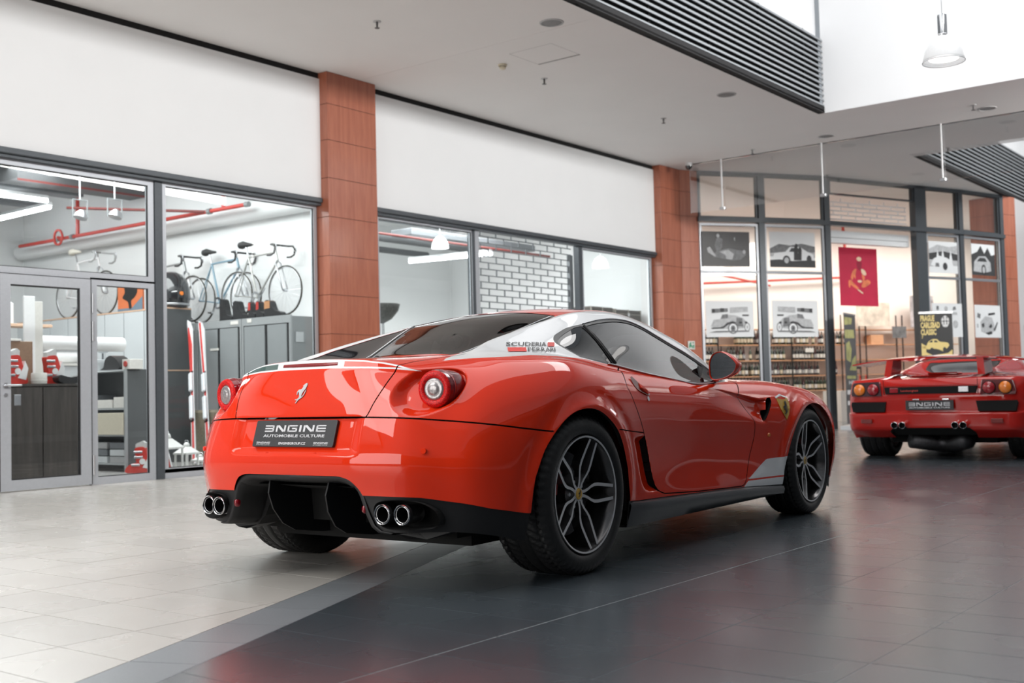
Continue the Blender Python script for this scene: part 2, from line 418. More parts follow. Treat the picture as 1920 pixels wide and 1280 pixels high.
# ceiling slabs around the two atrium openings, with fine joints between boards
cm = MB(); zc = 4.84; e = .003
for x0, x1, y0, y1 in ((-6, 10.25, 6.60, 10.5), (10.25, 18.13, 6.60, 10.5), (18.13, 36, 6.60, 20), (16.12, 18.13, -8, 6.53), (18.13, 20.35, -8, 6.53),
                       (-6, 16.12, -8, -6), (32, 36, -8, 6.53), (20.35, 32, -8, -6)):
    cm.box(x0+e, x1-e, y0+(e if y0 == 6.53 and 0 else 0), y1, zc, zc+.10)
cm.box(-6, 36, 10.3, 20, zc+.1, zc+.15).box(9.9, 10.6, 6.53, 10.5, zc+.1, zc+.14).box(17.9, 18.4, -8, 10.5, zc+.1, zc+.14)
struct('ceiling', cm, CEIL)
struct('trim_30', MB().box(-6, 16.12, 6.50, 6.60, zc, zc+.10).box(20.35, 32, 6.50, 6.60, zc, zc+.10), BLK)
struct('trim_31', MB().box(16.12, 20.35, 6.53, 6.60, zc, zc+.10), CEIL)
hm = MB()
for a, b in (((10.65, 8.15), (11.25, 8.15)), ((11.25, 8.15), (11.22, 7.54)), ((10.65, 7.54), (10.65, 8.15)), ((10.65, 7.54), (11.22, 7.54))):
    hm.box(min(a[0], b[0])-.002, max(a[0], b[0])+.002, min(a[1], b[1])-.002, max(a[1], b[1])+.002, zc-.0008, zc+.001)
struct('trim_2', hm, mat('hatch_joint', (.33, .32, .31), .9, noise=.03))
# white upstands of the atrium openings
am = MB()
am.box(16.12, 16.22, -6, 6.53, zc+.001, 9).box(-6, 16.12, 6.60, 6.70, zc+.1, 9).box(-6, 16.12, -6.1, -6, zc, 9)
am.box(20.25, 20.35, -6, 6.53, zc+.001, 9).box(20.35, 32, 6.60, 6.70, zc+.1, 9).box(32, 32.1, -6, 6.53, zc, 9)
struct('wall_atrium', am, ATRW)
SLAT = mat('louvre_slat_grey', (.30, .32, .335), .45, metal=.3, noise=.04)
def louvre(x0, x1, label, n=14):
    t = thing('wall_louvre', label, 'louvre', (x0, 6.53, zc))
    L = x1-x0
    MB().box(0, L, .040, .050, .0, 1.14).build('backing', BLK, t)
    x = .7
    while x < L: MB().box(x-.02, x+.02, .02, .04, .0, 1.14).build('rail', BLK, t); x += 1.45
    first = None
    for k in range(n):
        z = .012+k*.081
        if first is None:
            first = MB().prism([(-.030, .0), (-.030, .028), (.03, .040), (.03, .030), (-.02, -.001)], lambda u, v, d: (d, u, v), -.0, L+.03).build('slat', SLAT, t, loc=(0, 0, z))
        else:
            c = first.copy(); COL.objects.link(c); c.parent = t; c.location = (0, 0, z)
louvre(-4.0, 16.12, 'long black louvre band with pale slats along the near ceiling opening')
louvre(20.35, 31.5, 'far slatted louvre band seen through the hanging glass at top right')

# left shopfront wall: white fascia, black shadow gap, lower edge profile
for k, (x0, x1) in enumerate(((-2.0, 9.68), (10.53, 17.72))):
    struct('wall_left' if k == 0 else 'wall_back', MB().box(x0, x1, 10.38, 10.50, 3.26, 4.765), FASCIA)
    struct('trim_%d' % (3+k), MB().box(x0, x1, 10.40, 10.50, 4.765, zc), BLK)
    struct('trim_%d' % (5+k), MB().bbox(x0, x1-.01, 10.34, 10.50, 3.215, 3.275, .008).box(x0, x1, 10.38, 10.50, 3.185, 3.215), DKGREY)
# brown veneered pillars, built of panels
WOOD = woodmat('cherry_veneer', (.30, .085, .045), (.44, .15, .085))
WOODD = mat('pillar_core', (.05, .015, .01), .7, noise=.1)
def pillar(name, label, outline, z0, z1, joints, vis=None):
    """outline: plan polygon; each face gets its own panels between the joints"""
    t = thing(name, label, 'pillar', (outline[0][0], outline[0][1], 0)); ox, oy = outline[0]
    P = [(x-ox, y-oy) for x, y in outline]
    cx = sum(p[0] for p in P)/len(P); cy = sum(p[1] for p in P)/len(P)
    core = [(cx+(x-cx)*.985, cy+(y-cy)*.985) for x, y in P]
    MB().prism(core, lambda u, v, d: (u, v, d), z0, z1).build('core', WOODD, t)
    zs = [z0]+joints+[z1]
    for i in range(len(P)):
        a, b = P[i], P[(i+1) % len(P)]
        L = math.hypot(b[0]-a[0], b[1]-a[1]); ex = ((b[0]-a[0])/L, (b[1]-a[1])/L); nn = (ex[1], -ex[0])
        if (a[0]+b[0])/2*nn[0]+(a[1]+b[1])/2*nn[1] < cx*nn[0]+cy*nn[1]: nn = (-nn[0], -nn[1])
        if vis is not None and i not in vis: continue
        for q in range(len(zs)-1):
            M = frame((a[0], a[1], 0), (ex[0], ex[1], 0), (0, 0, 1), (nn[0], nn[1], 0))
            MB().bbox(.002, L-.002, zs[q]+.003, zs[q+1]-.003, -.012, 0, .001, 0, M).build('panel', WOOD, t)
    return t
J1 = [.62, 1.12, 1.60, 2.08, 2.56, 3.04, 3.52, 3.99, 4.44]
pillar('wood_pillar', 'wide cherry-veneered square pillar between the two big shop windows', [(9.68, 10.25), (10.53, 10.25), (10.53, 10.48), (9.68, 10.48)], 0, zc, J1)
pillar('wood_pillar', 'angled cherry-veneered pillar with a green exit sign left of the wine shop', [(17.73, 10.25), (18.38, 10.22), (18.73, 10.05), (18.9, 10.35), (18.5, 10.48), (17.73, 10.48)], 0, zc, J1)
pillar('wood_pillar', 'far cherry-veneered pillar at the right end of the wine shop front', [(25.98, 6.60), (26.5, 6.45), (26.7, 7.2), (26.1, 7.3)], 0, zc, J1)
struct('wall_front', MB().box(-6.2, 34, -8.3, -8.2, 0, 9).box(-6.2, -6.1, -8.3, 10.5, 0, 3.4), mat('opposite_fronts', (.10, .10, .11), .5, noise=.2, nscale=.8))
struct('wall_entrance', MB().box(-6.2, -6.1, -8.3, 10.5, 3.4, 9).box(33.9, 34, -8.3, 7, 0, 9), ATRW)
struct('wall_right', MB().box(26.5, 33, 6.47, 6.60, 0, zc), mat('far_wall_panel', (.62, .60, .60), .35, metal=.3, noise=.03))

# ------------------------------------------------------------------ framed glazing helpers on an upright plane
def plane_fn(A, B):
    A = Vector((A[0], A[1], 0)); B = Vector((B[0], B[1], 0)); d = (B-A).normalized(); n = Vector((d.y, -d.x, 0))
    return lambda s, z, dep=0: A+d*s+Vector((0, 0, z))+n*dep          # dep > 0 comes towards the hall
def pbar(mb, fn, s0, s1, z0, z1, d0, d1, mi=0):
    vs = [fn(s, z, d) for s in (s0, s1) for z in (z0, z1) for d in (d0, d1)]
    mb.add(vs, [(0, 1, 3, 2), (4, 6, 7, 5), (0, 4, 5, 1), (2, 3, 7, 6), (0, 2, 6, 4), (1, 5, 7, 3)], mi); return mb
def window(n, fn, s0, s1, z0, z1, fw=.05, m=LTGREY, pane=PANE, dark=None):
    f = MB()
    pbar(f, fn, s0, s1, z0, z0+fw, -.05, .0); pbar(f, fn, s0, s1, z1-fw, z1, -.05, .0)
    pbar(f, fn, s0, s0+fw, z0+fw, z1-fw, -.05, .0); pbar(f, fn, s1-fw, s1, z0+fw, z1-fw, -.05, .0)
    o = tag(f.build('window_%d' % n, m), kind='structure')
    g_ = MB().add([fn(s0+fw*.8, z0+fw*.8, -.03), fn(s1-fw*.8, z0+fw*.8, -.03), fn(s1-fw*.8, z1-fw*.8, -.03), fn(s0+fw*.8, z1-fw*.8, -.03)], [(0, 1, 2, 3)])
    g_.build('pane', pane, o, fix=False)
    b = MB(); w = .008
    for a in ((s0+fw, s1-fw, z0+fw, z0+fw+w), (s0+fw, s1-fw, z1-fw-w, z1-fw), (s0+fw, s0+fw+w, z0+fw, z1-fw), (s1-fw-w, s1-fw, z0+fw, z1-fw)):
        pbar(b, fn, *a, -.028, -.012)
    b.build('gasket', TRIM, o)
    return o
FL = plane_fn((0, 10.45), (1, 10.45))
wn = 1
window(wn, FL, 3.2, 7.32, 2.08, 3.20, .07); wn += 1           # transom over the door
window(wn, FL, 6.56, 7.32, 0, 2.10, .075); wn += 1            # sidelight
window(wn, FL, 3.2, 5.56, 0, 2.10, .075); wn += 1
w3 = MB(); pbar(w3, FL, 7.425, 9.66, .0, .10, -.05, .0)
window(wn, FL, 7.425, 9.66, .06, 3.20, .05); wn += 1
struct('trim_7', w3, LTGREY)
struct('trim_8', pbar(MB(), FL, 7.325, 7.42, 0, 3.20, -.06, .015), DKGREY)
# glazed door with three hinges, lever and lock
door = struct('door_1', pbar(pbar(pbar(pbar(MB(), FL, 5.60, 6.56, .01, .11, -.045, .012), FL, 5.60, 6.56, 1.98, 2.08, -.045, .012), FL, 5.60, 5.71, .11, 1.98, -.045, .012), FL, 6.44, 6.56, .11, 1.98, -.045, .012), LTGREY)
MB().add([FL(5.70, .10, -.02), FL(6.45, .10, -.02), FL(6.45, 1.99, -.02), FL(5.70, 1.99, -.02)], [(0, 1, 2, 3)]).build('pane', PANE, door, fix=False)
gk = MB(); pbar(gk, FL, 6.425, 6.44, .11, 1.98, -.018, .002); pbar(gk, FL, 5.71, 6.44, 1.965, 1.98, -.018, .002); pbar(gk, FL, 5.71, 6.44, .11, .12, -.018, .002)
pbar(gk, FL, 6.557, 6.565, .01, 2.08, .008, .0135); pbar(gk, FL, 5.598, 6.565, 2.078, 2.085, .008, .0135); pbar(gk, FL, 5.595, 5.602, .01, 2.08, .008, .0135)
gk.build('gasket', TRIM, door)
for z in (.20, 1.55, 1.84):
    MB().cyl(FL(6.575, z-.10, .022), FL(6.575, z+.10, .022), .011, n=10).build('hinge', ALU, door, smooth=True, angle=40)
h = MB().cyl(FL(5.655, 1.01, .012), FL(5.655, 1.01, .02), .026, n=20).tube([FL(5.655, 1.01, .02), FL(5.655, 1.01, .055), FL(5.68, 1.01, .06), FL(5.79, 1.01, .06)], .010, 8)
h.build('door_handle', ALU, door, smooth=True, angle=40)
MB().cyl(FL(5.655, .92, .012), FL(5.655, .92, .022), .019, n=18).build('lock', ALU, door, smooth=True, angle=40)
# right-hand half of the left shopfront: pane, rolling grille bay, pane
window(wn, FL, 10.70, 12.70, .06, 3.20, .05); wn += 1
struct('trim_9', pbar(MB(), FL, 12.70, 12.80, 0, 3.20, -.09, .015), LTGREY)
struct('trim_10', pbar(pbar(MB(), FL, 12.66, 12.705, 0, 3.20, -.09, .018), FL, 15.36, 15.46, 0, 3.20, -.09, .015), DKGREY)
window(wn, FL, 15.46, 17.68, .06, 3.20, .05); wn += 1
GRL = mat('grille_grey', (.16, .175, .185), .45, metal=.4, noise=.05)
def grille(A, B, z0, z1, pitch, cell, m, label, rod=.008, dep=0):
    fn = plane_fn(A, B); L = math.hypot(B[0]-A[0], B[1]-A[1]); t = thing('rolling_grille', label, 'grille', (A[0], A[1], z0))
    o = fn(0, z0, 0); k = 0; z = z0
    while z < z1:
        mb = MB(); mb.tube([fn(0, z, dep)-o, fn(L, z, dep)-o], rod, 6)
        s = (cell*.5 if k % 2 else .0)+cell*.12
        while s < L: pbar(mb, lambda a, b, d: fn(a, b, d)-o, s-.009, s+.009, z, z+pitch, dep-.006, dep+.006); s += cell
        mb.build('grille_row', m, t); z += pitch; k += 1
    f2 = lambda a, b, d: fn(a, b, d)-o
    pbar(MB(), f2, -.01, .05, 0, z1-z0, dep-.03, dep+.03).build('guide_rail', m, t); pbar(MB(), f2, L-.08, L+.01, 0, z1-z0, dep-.03, dep+.03).build('guide_rail', m, t)
    return t
grille((12.82, 10.62), (15.40, 10.62), .15, 3.2, .097, .375, GRL, 'grey rolling grille in brick pattern closing the middle bay of the left shopfront')

# ------------------------------------------------------------------ rooms behind the shopfronts
struct('wall_shop', MB().box(10.3, 10.45, 10.5, 18.4, 0, 4.3).box(9.67, 10.3, 10.49, 10.55, 0, 4.3).box(10.45, 10.70, 10.49, 10.55, 0, 4.3).box(17.68, 18.9, 10.49, 10.55, 0, 4.3).box(2.4, 18.9, 10.505, 10.56, 3.3, 4.3).box(2.4, 10.3, 18.4, 18.5, 0, 4.3).box(2.3, 2.4, 10.6, 18.5, 0, 4.3), WALLW)
struct('trim_11', MB().box(2.4, 10.3, 10.52, 18.4, 4.3, 4.4).box(10.45, 18.9, 10.52, 16.2, 4.3, 4.4), mat('shop_soffit', (.84, .85, .85), .85, noise=.05, nscale=1.2))
struct('wall_storage', MB().box(10.45, 19.2, 16.2, 16.3, 0, 4.3).box(18.9, 19.0, 11.0, 16.2, 0, 4.3), WALLW)
struct('trim_12', MB().cyl((10.19, 10.7, 3.40), (10.19, 18.3, 3.40), .13, n=18), WALLW, smooth=True, angle=40)
# angled front of the wine shop
WP = [(18.73, 10.05), (19.83, 9.28), (21.06, 8.50), (23.38, 7.55), (24.58, 7.04), (25.98, 6.60)]
for k in range(5):
    fn = plane_fn(WP[k], WP[k+1]); L = math.hypot(WP[k+1][0]-WP[k][0], WP[k+1][1]-WP[k][1])
    a = .0; b = L
    dk = MB()
    pbar(dk, fn, 0, L, 4.78, 4.84, -.10, .03); pbar(dk, fn, -.02, L+.02, 3.90, 3.98, -.10, .06)
    pbar(dk, fn, L-.10, L+.02, 0, 4.84, -.12, .03)
    if k == 3: pbar(dk, fn, .0, .20, 0, 4.84, -.12, .03)
    struct('trim_%d' % (13+k), dk, DKGREY)
    if k != 2:
        s0 = .22 if k == 3 else .02; s1 = L-.11
        window(wn, fn, s0, s1, 3.97, 4.80, .035, DKGREY); wn += 1
        window(wn, fn, s0, s1, 2.95, 3.88, .045); wn += 1
        window(wn, fn, s0, s1, .08, 3.0, .045); wn += 1
        struct('trim_%d' % (20+k), pbar(MB(), fn, s0, s1, 0, .10, -.06, .0), LTGREY)
    else:
        window(wn, fn, .05, L-.12, 4.50, 4.80, .03, DKGREY); wn += 1
WA = (22.301, 13.167); WD = (.891, -.454); WN = (.454, .891)          # run of the wine shelves: start, direction, away from the hall
def wpt(s, back=0): return (WA[0]+WD[0]*s+WN[0]*back, WA[1]+WD[1]*s+WN[1]*back)
struct('wall_wine_shop', MB().prism([wpt(-3.5, .33), wpt(12, .33), wpt(12, .45), wpt(-3.5, .45)], lambda u, v, d: (u, v, d), 0, zc)
       .prism([(19.05, 10.4), (19.2, 10.4), (19.2, 15.2), (19.05, 15.2)], lambda u, v, d: (u, v, d), 0, zc), mat('wine_wall', (.84, .79, .75), .8, noise=.015, nscale=1.2))

# ------------------------------------------------------------------ dense skins cut along curves
class Skin:
    """triangle mesh that can be split along the zero line of any function; every triangle keeps a label"""
    def __init__(s, co, quads):
        s.V = np.array(co, float); s.T = np.concatenate([quads[:, [0, 1, 2]], quads[:, [0, 2, 3]]])
        s.L = np.zeros(len(s.T), int); s.names = ['body']; s.normals()
        if (s.N*(s.V-np.array([s.V[:, 0].mean(), 0, .5]))).sum() < 0: s.T = s.T[:, ::-1].copy(); s.normals()
    def normals(s):
        a, b, c = (s.V[s.T[:, k]] for k in range(3)); n = np.cross(b-a, c-a); N = np.zeros_like(s.V)
        for k in range(3):
            for d in range(3): N[:, d] += np.bincount(s.T[:, k], n[:, d], len(s.V))
        s.N = N/np.maximum(np.linalg.norm(N, axis=1, keepdims=True), 1e-12)
    def cent(s): return s.V[s.T].mean(1)
    def split(s, f, limit=None):
        f = f.copy(); f[np.abs(f) < 2e-5] = 0
        ft = f[s.T]; act = (ft.min(1) < 0) & (ft.max(1) > 0)
        if limit is not None: act &= (np.abs(ft).max(1) < limit)
        A = np.where(act)[0]
        if not len(A): return
        keep = s.T[~act]; kl = s.L[~act]; tr = s.T[A]; lb = s.L[A]; g = f[tr]
        # rotate every triangle so that its odd vertex (or zero vertex) comes first
        sg = np.sign(g); nz = (sg == 0).sum(1)
        rot = np.zeros(len(tr), int)
        for k in range(3):
            o1 = sg[:, (k+1) % 3]; o2 = sg[:, (k+2) % 3]
            rot[(nz == 0) & (o1 == o2) & (sg[:, k] != o1)] = k
            rot[(nz == 1) & (sg[:, k] == 0)] = k
        ar = np.arange(len(tr)); tr = np.stack([tr[ar, (rot+k) % 3] for k in range(3)], 1)
        E = {}
        def cut(p, q):
            lo = np.minimum(p, q).astype(np.int64); hi = np.maximum(p, q).astype(np.int64); return lo*len(s.V)+hi
        i0 = nz == 0; i1 = ~i0
        e = np.concatenate([cut(tr[i0, 0], tr[i0, 1]), cut(tr[i0, 0], tr[i0, 2]), cut(tr[i1, 1], tr[i1, 2])])
        u, inv = np.unique(e, return_inverse=True)
        lo = u//len(s.V); hi = u % len(s.V); t = f[lo]/(f[lo]-f[hi]); n0 = len(s.V)
        s.V = np.vstack([s.V, s.V[lo]*(1-t)[:, None]+s.V[hi]*t[:, None]])
        nn = s.N[lo]*(1-t)[:, None]+s.N[hi]*t[:, None]; s.N = np.vstack([s.N, nn/np.maximum(np.linalg.norm(nn, axis=1, keepdims=True), 1e-9)])
        m = i0.sum(); ab = n0+inv[:m]; ac = n0+inv[m:2*m]; bc = n0+inv[2*m:]
        a, b, c = tr[i0].T; a1, b1, c1 = tr[i1].T
        new = np.concatenate([np.stack(q, 1) for q in ((a, ab, ac), (ab, b, c), (ab, c, ac), (a1, b1, bc), (a1, bc, c1))])
        nl = np.concatenate([lb[i0]]*3+[lb[i1]]*2)
        s.T = np.concatenate([keep, new]); s.L = np.concatenate([kl, nl])
    def lab(s, name):
        if name not in s.names: s.names.append(name)
        return s.names.index(name)
    def paint(s, mask, name, only=None):
        if only is not None: mask = mask & np.isin(s.L, [s.lab(o) for o in only])
        s.L[mask] = s.lab(name)
    def piece(s, names, offset=0.0):
        ids = [s.lab(n) for n in names]; m = np.isin(s.L, ids); t = s.T[m]; lb = s.L[m]
        used, inv = np.unique(t, return_inverse=True)
        return s.V[used]+s.N[used]*offset, inv.reshape(-1, 3), s.N[used], lb

def seg_dist(P, L, closed=False):
    """distance and side of points P (n,2) to the polyline L"""
    L = np.array(L, float); A = L if closed else L[:-1]; B = np.roll(L, -1, 0) if closed else L[1:]
    best = np.full(len(P), 1e9); side = np.ones(len(P))
    for a, b in zip(A, B):
        d = b-a; t = np.clip(((P-a) @ d)/(d @ d), 0, 1); q = P-a-t[:, None]*d; r = np.hypot(q[:, 0], q[:, 1])
        m = r < best-1e-9; best[m] = r[m]; side[m] = np.sign(d[0]*q[m, 1]-d[1]*q[m, 0])
    side[side == 0] = 1
    return best, side
def poly_sd(P, L):
    """signed distance to a closed outline, negative inside"""
    d, _ = seg_dist(P, L, True); L = np.array(L, float); ins = np.zeros(len(P), bool); j = len(L)-1
    for i in range(len(L)):
        c = ((L[i, 1] > P[:, 1]) != (L[j, 1] > P[:, 1]))
        with np.errstate(divide='ignore', invalid='ignore'):
            x = (L[j, 0]-L[i, 0])*(P[:, 1]-L[i, 1])/(L[j, 1]-L[i, 1])+L[i, 0]
        ins ^= c & (P[:, 0] < x); j = i
    return np.where(ins, -d, d)
def sstep(a, b, x): t = np.clip((x-a)/(b-a), 0, 1); return t*t*(3-2*t)

def skin_obj(name, pieces, mats, parent, mirror=True, half=1):
    """pieces: list of (V, T, N, material index); mirrored over y=0 when asked"""
    VV = []; TT = []; NN = []; MI = []; o = 0
    for V, T_, N, mi in pieces:
        sides = (1, -1) if mirror else (half,)
        for sd in sides:
            v = V.copy(); n = N.copy(); t = T_
            if sd == -1: v[:, 1] *= -1; n[:, 1] *= -1; t = T_[:, ::-1]
            VV.append(v); NN.append(n); TT.append(t+o); MI += [mi]*len(t) if np.isscalar(mi) else list(mi); o += len(v)
    V = np.vstack(VV); N = np.vstack(NN); T_ = np.vstack(TT)
    me = bpy.data.meshes.new(name); me.vertices.add(len(V)); me.vertices.foreach_set('co', V.astype(np.float32).ravel())
    me.loops.add(len(T_)*3); me.loops.foreach_set('vertex_index', T_.astype(np.int32).ravel())
    me.polygons.add(len(T_)); me.polygons.foreach_set('loop_start', np.arange(0, len(T_)*3, 3, dtype=np.int32))
    me.polygons.foreach_set('loop_total', np.full(len(T_), 3, dtype=np.int32))
    me.update(calc_edges=True)
    for m in (mats if isinstance(mats, (list, tuple)) else [mats]): me.materials.append(m)
    me.polygons.foreach_set('material_index', np.array(MI, dtype=np.int32))
    me.polygons.foreach_set('use_smooth', np.ones(len(T_), bool))
    me.normals_split_custom_set_from_vertices(N.tolist())
    ob = bpy.data.objects.new(name, me); COL.objects.link(ob)
    if parent: ob.parent = parent
    return ob
# ---- body cage of the front-engined coupe, car frame: x forward, y (half width), z up; rear axle at x=0
def coupe_cage():
    # wrap columns: 7 rows each (bottom edge .. shoulder / tail lip)
    WR=[ # rear face from the centre line to the corner
     [(-.872,0,.41),(-.903,0,.52),(-.888,0,.62),(-.855,0,.725),(-.818,0,.83),(-.772,0,.938),(-.752,0,.984)],
     [(-.872,.12,.41),(-.902,.12,.52),(-.888,.12,.62),(-.855,.12,.725),(-.818,.12,.83),(-.772,.12,.938),(-.752,.12,.983)],
     [(-.872,.24,.41),(-.900,.24,.52),(-.887,.24,.62),(-.854,.24,.725),(-.816,.24,.83),(-.768,.24,.935),(-.748,.24,.979)],
     [(-.868,.36,.41),(-.896,.36,.52),(-.882,.36,.62),(-.850,.36,.725),(-.808,.355,.83),(-.752,.35,.927),(-.733,.35,.968)],
     [(-.852,.49,.407),(-.878,.49,.52),(-.864,.49,.62),(-.832,.48,.725),(-.782,.47,.825),(-.722,.455,.912),(-.704,.455,.947)],
     [(-.815,.61,.40),(-.838,.62,.52),(-.824,.615,.62),(-.795,.60,.722),(-.738,.585,.82),(-.678,.56,.897),(-.657,.555,.926)],
     [(-.735,.725,.385),(-.752,.735,.51),(-.740,.73,.61),(-.712,.715,.712),(-.652,.695,.805),(-.592,.665,.880),(-.562,.64,.915)],
    ]
    # side stations: 7 wrap rows (bottom edge .. shoulder), then 6 top rows (belt .. centre line)
    ST=[
     [(-.650,.825,.365),(-.664,.837,.50),(-.652,.835,.60),(-.628,.825,.70),(-.568,.805,.80),(-.505,.765,.878),(-.455,.715,.928),
      (-.46,.63,.952),(-.47,.54,.972),(-.485,.42,.984),(-.50,.28,.990),(-.505,.14,.993),(-.508,0,.994)],
     [(-.500,.905,.33),(-.505,.915,.48),(-.497,.917,.59),(-.475,.912,.69),(-.428,.892,.795),(-.375,.845,.882),(-.33,.785,.94),
      (-.335,.715,.966),(-.335,.62,.985),(-.335,.53,.999),(-.32,.36,.996),(-.32,.18,.999),(-.32,0,1.0)],
     [(-.30,.945,.32),(-.30,.957,.46),(-.298,.962,.58),(-.29,.960,.68),(-.26,.942,.795),(-.22,.890,.89),(-.18,.825,.952),
      (-.185,.755,.975),(-.185,.64,1.01),(-.185,.522,1.042),(-.18,.36,1.000),(-.18,.18,1.005),(-.18,0,1.006)],
     [(-.10,.955,.30),(-.10,.968,.45),(-.10,.974,.58),(-.10,.975,.68),(-.09,.960,.795),(-.07,.912,.895),(-.05,.845,.958),
      (-.06,.775,.980),(-.06,.65,1.03),(-.06,.508,1.076),(-.07,.33,1.010),(-.07,.165,1.016),(-.07,0,1.018)],
     [(.10,.955,.30),(.10,.967,.45),(.10,.973,.57),(.10,.975,.67),(.10,.961,.79),(.10,.915,.892),(.10,.848,.955),
      (.10,.785,.977),(.10,.655,1.055),(.10,.508,1.113),(.10,.355,1.065),(.10,.18,1.080),(.10,0,1.085)],
     [(.32,.93,.28),(.32,.942,.42),(.32,.95,.55),(.32,.955,.66),(.32,.945,.78),(.31,.905,.878),(.30,.842,.937),
      (.30,.79,.962),(.30,.662,1.075),(.30,.50,1.158),(.30,.405,1.135),(.30,.20,1.157),(.30,0,1.162)],
     [(.54,.905,.27),(.54,.915,.40),(.54,.922,.53),(.54,.930,.645),(.54,.925,.76),(.53,.892,.855),(.52,.835,.912),
      (.52,.79,.938),(.52,.668,1.085),(.52,.505,1.200),(.52,.44,1.208),(.52,.22,1.228),(.52,0,1.234)],
     [(.85,.905,.265),(.85,.90,.38),(.85,.90,.51),(.85,.912,.635),(.85,.908,.745),(.85,.878,.835),(.85,.83,.885),
      (.85,.79,.910),(.85,.672,1.075),(.85,.515,1.225),(.85,.40,1.256),(.85,.20,1.274),(.85,0,1.279)],
     [(1.2,.905,.26),(1.2,.893,.37),(1.2,.888,.50),(1.2,.902,.625),(1.2,.897,.73),(1.2,.868,.815),(1.2,.825,.858),
      (1.2,.79,.880),(1.2,.685,1.03),(1.2,.535,1.205),(1.2,.41,1.250),(1.2,.21,1.275),(1.2,0,1.282)],
     [(1.55,.902,.255),(1.55,.89,.36),(1.55,.887,.49),(1.55,.902,.615),(1.55,.896,.71),(1.55,.865,.795),(1.55,.818,.842),
      (1.55,.775,.860),(1.55,.70,.955),(1.55,.575,1.115),(1.55,.44,1.185),(1.55,.22,1.222),(1.55,0,1.232)],
     [(1.9,.90,.25),(1.9,.893,.36),(1.9,.893,.48),(1.9,.908,.605),(1.9,.900,.70),(1.9,.868,.785),(1.9,.81,.842),
      (1.9,.745,.862),(1.9,.705,.900),(1.9,.625,.985),(1.9,.48,1.065),(1.9,.25,1.115),(1.9,0,1.130)],
     [(2.25,.915,.25),(2.25,.915,.36),(2.25,.922,.47),(2.25,.932,.60),(2.25,.920,.70),(2.25,.880,.785),(2.25,.81,.843),
      (2.24,.70,.866),(2.23,.63,.870),(2.22,.56,.885),(2.22,.45,.945),(2.22,.24,1.0),(2.22,0,1.018)],
     [(2.55,.94,.26),(2.55,.952,.36),(2.55,.960,.47),(2.55,.964,.60),(2.55,.946,.70),(2.55,.898,.785),(2.55,.815,.838),
      (2.55,.70,.858),(2.55,.60,.858),(2.55,.50,.868),(2.55,.38,.895),(2.55,.20,.925),(2.55,0,.935)],
     [(2.85,.95,.26),(2.85,.965,.36),(2.85,.972,.47),(2.85,.974,.59),(2.85,.955,.69),(2.85,.904,.770),(2.85,.818,.817),
      (2.85,.69,.832),(2.85,.58,.830),(2.85,.46,.842),(2.85,.34,.868),(2.85,.18,.888),(2.85,0,.892)],
     [(3.12,.935,.25),(3.12,.953,.36),(3.12,.960,.46),(3.12,.957,.575),(3.12,.932,.67),(3.12,.880,.742),(3.12,.795,.788),
      (3.12,.67,.806),(3.12,.55,.806),(3.12,.43,.812),(3.12,.31,.824),(3.12,.16,.834),(3.12,0,.836)],
     [(3.33,.87,.22),(3.33,.902,.34),(3.33,.908,.45),(3.33,.900,.555),(3.325,.868,.642),(3.31,.812,.708),(3.295,.735,.746),
      (3.29,.62,.763),(3.30,.51,.764),(3.32,.40,.768),(3.33,.28,.776),(3.34,.15,.783),(3.34,0,.785)],
    ]
    # front face from the corner to the centre line
    FR=[
     [(3.47,.79,.19),(3.50,.815,.32),(3.495,.815,.43),(3.475,.80,.525),(3.455,.757,.60),(3.435,.695,.655),(3.41,.635,.692)],
     [(3.56,.64,.185),(3.595,.665,.31),(3.585,.665,.42),(3.555,.65,.51),(3.53,.62,.585),(3.505,.58,.64),(3.48,.54,.682)],
     [(3.62,.52,.18),(3.655,.54,.31),(3.645,.54,.42),(3.615,.53,.51),(3.58,.505,.58),(3.545,.475,.635),(3.515,.44,.672)],
     [(3.655,.40,.18),(3.692,.41,.30),(3.682,.41,.42),(3.65,.405,.51),(3.615,.39,.585),(3.575,.37,.645),(3.54,.34,.685)],
     [(3.675,.27,.18),(3.712,.275,.30),(3.70,.275,.42),(3.67,.27,.51),(3.635,.265,.59),(3.595,.25,.655),(3.555,.235,.695)],
     [(3.685,.14,.18),(3.722,.14,.30),(3.71,.14,.42),(3.68,.14,.51),(3.645,.135,.59),(3.605,.13,.66),(3.565,.12,.70)],
     [(3.69,0,.18),(3.727,0,.30),(3.715,0,.42),(3.685,0,.51),(3.65,0,.592),(3.61,0,.662),(3.57,0,.703)],
    ]
    def low(c):
        x,y,z=c[0]
        if x<-.4: zz=.255 if x<-.7 else .255-.065*(x+.7)/.3
        elif x<3.2: zz=.17
        else: zz=.12
        k=.985 if x>-.4 else .97
        return (x*(.985 if x<-.4 else 1),y*k,zz)
    WR=[[low(c)]+c for c in WR];ST=[[low(c)]+c for c in ST];FR=[[low(c)]+c for c in FR]
    cols=[c[:8] for c in WR]+[s[:8] for s in ST]+[c[:8] for c in FR]
    idx={};P=[]
    def vid(p):
        k=(round(p[0],5),round(p[1],5),round(p[2],5))
        if k not in idx: idx[k]=len(P);P.append(p)
        return idx[k]
    V=[[vid(p) for p in c] for c in cols]
    F=[]
    for a,b in zip(V[:-1],V[1:]):
        for r in range(7): F.append((a[r],b[r],b[r+1],a[r+1]))
    nW=len(WR)
    tops=[[V[nW-1-k][7] for k in range(7)]]
    for s in ST: tops.append([vid(p) for p in s[7:]])
    tops.append([V[nW+len(ST)+k][7] for k in range(7)])
    for a,b in zip(tops[:-1],tops[1:]):
        for r in range(6): F.append((a[r],b[r],b[r+1],a[r+1]))
    cre={}
    def cr(a,b,w): cre[(min(a,b),max(a,b))]=w
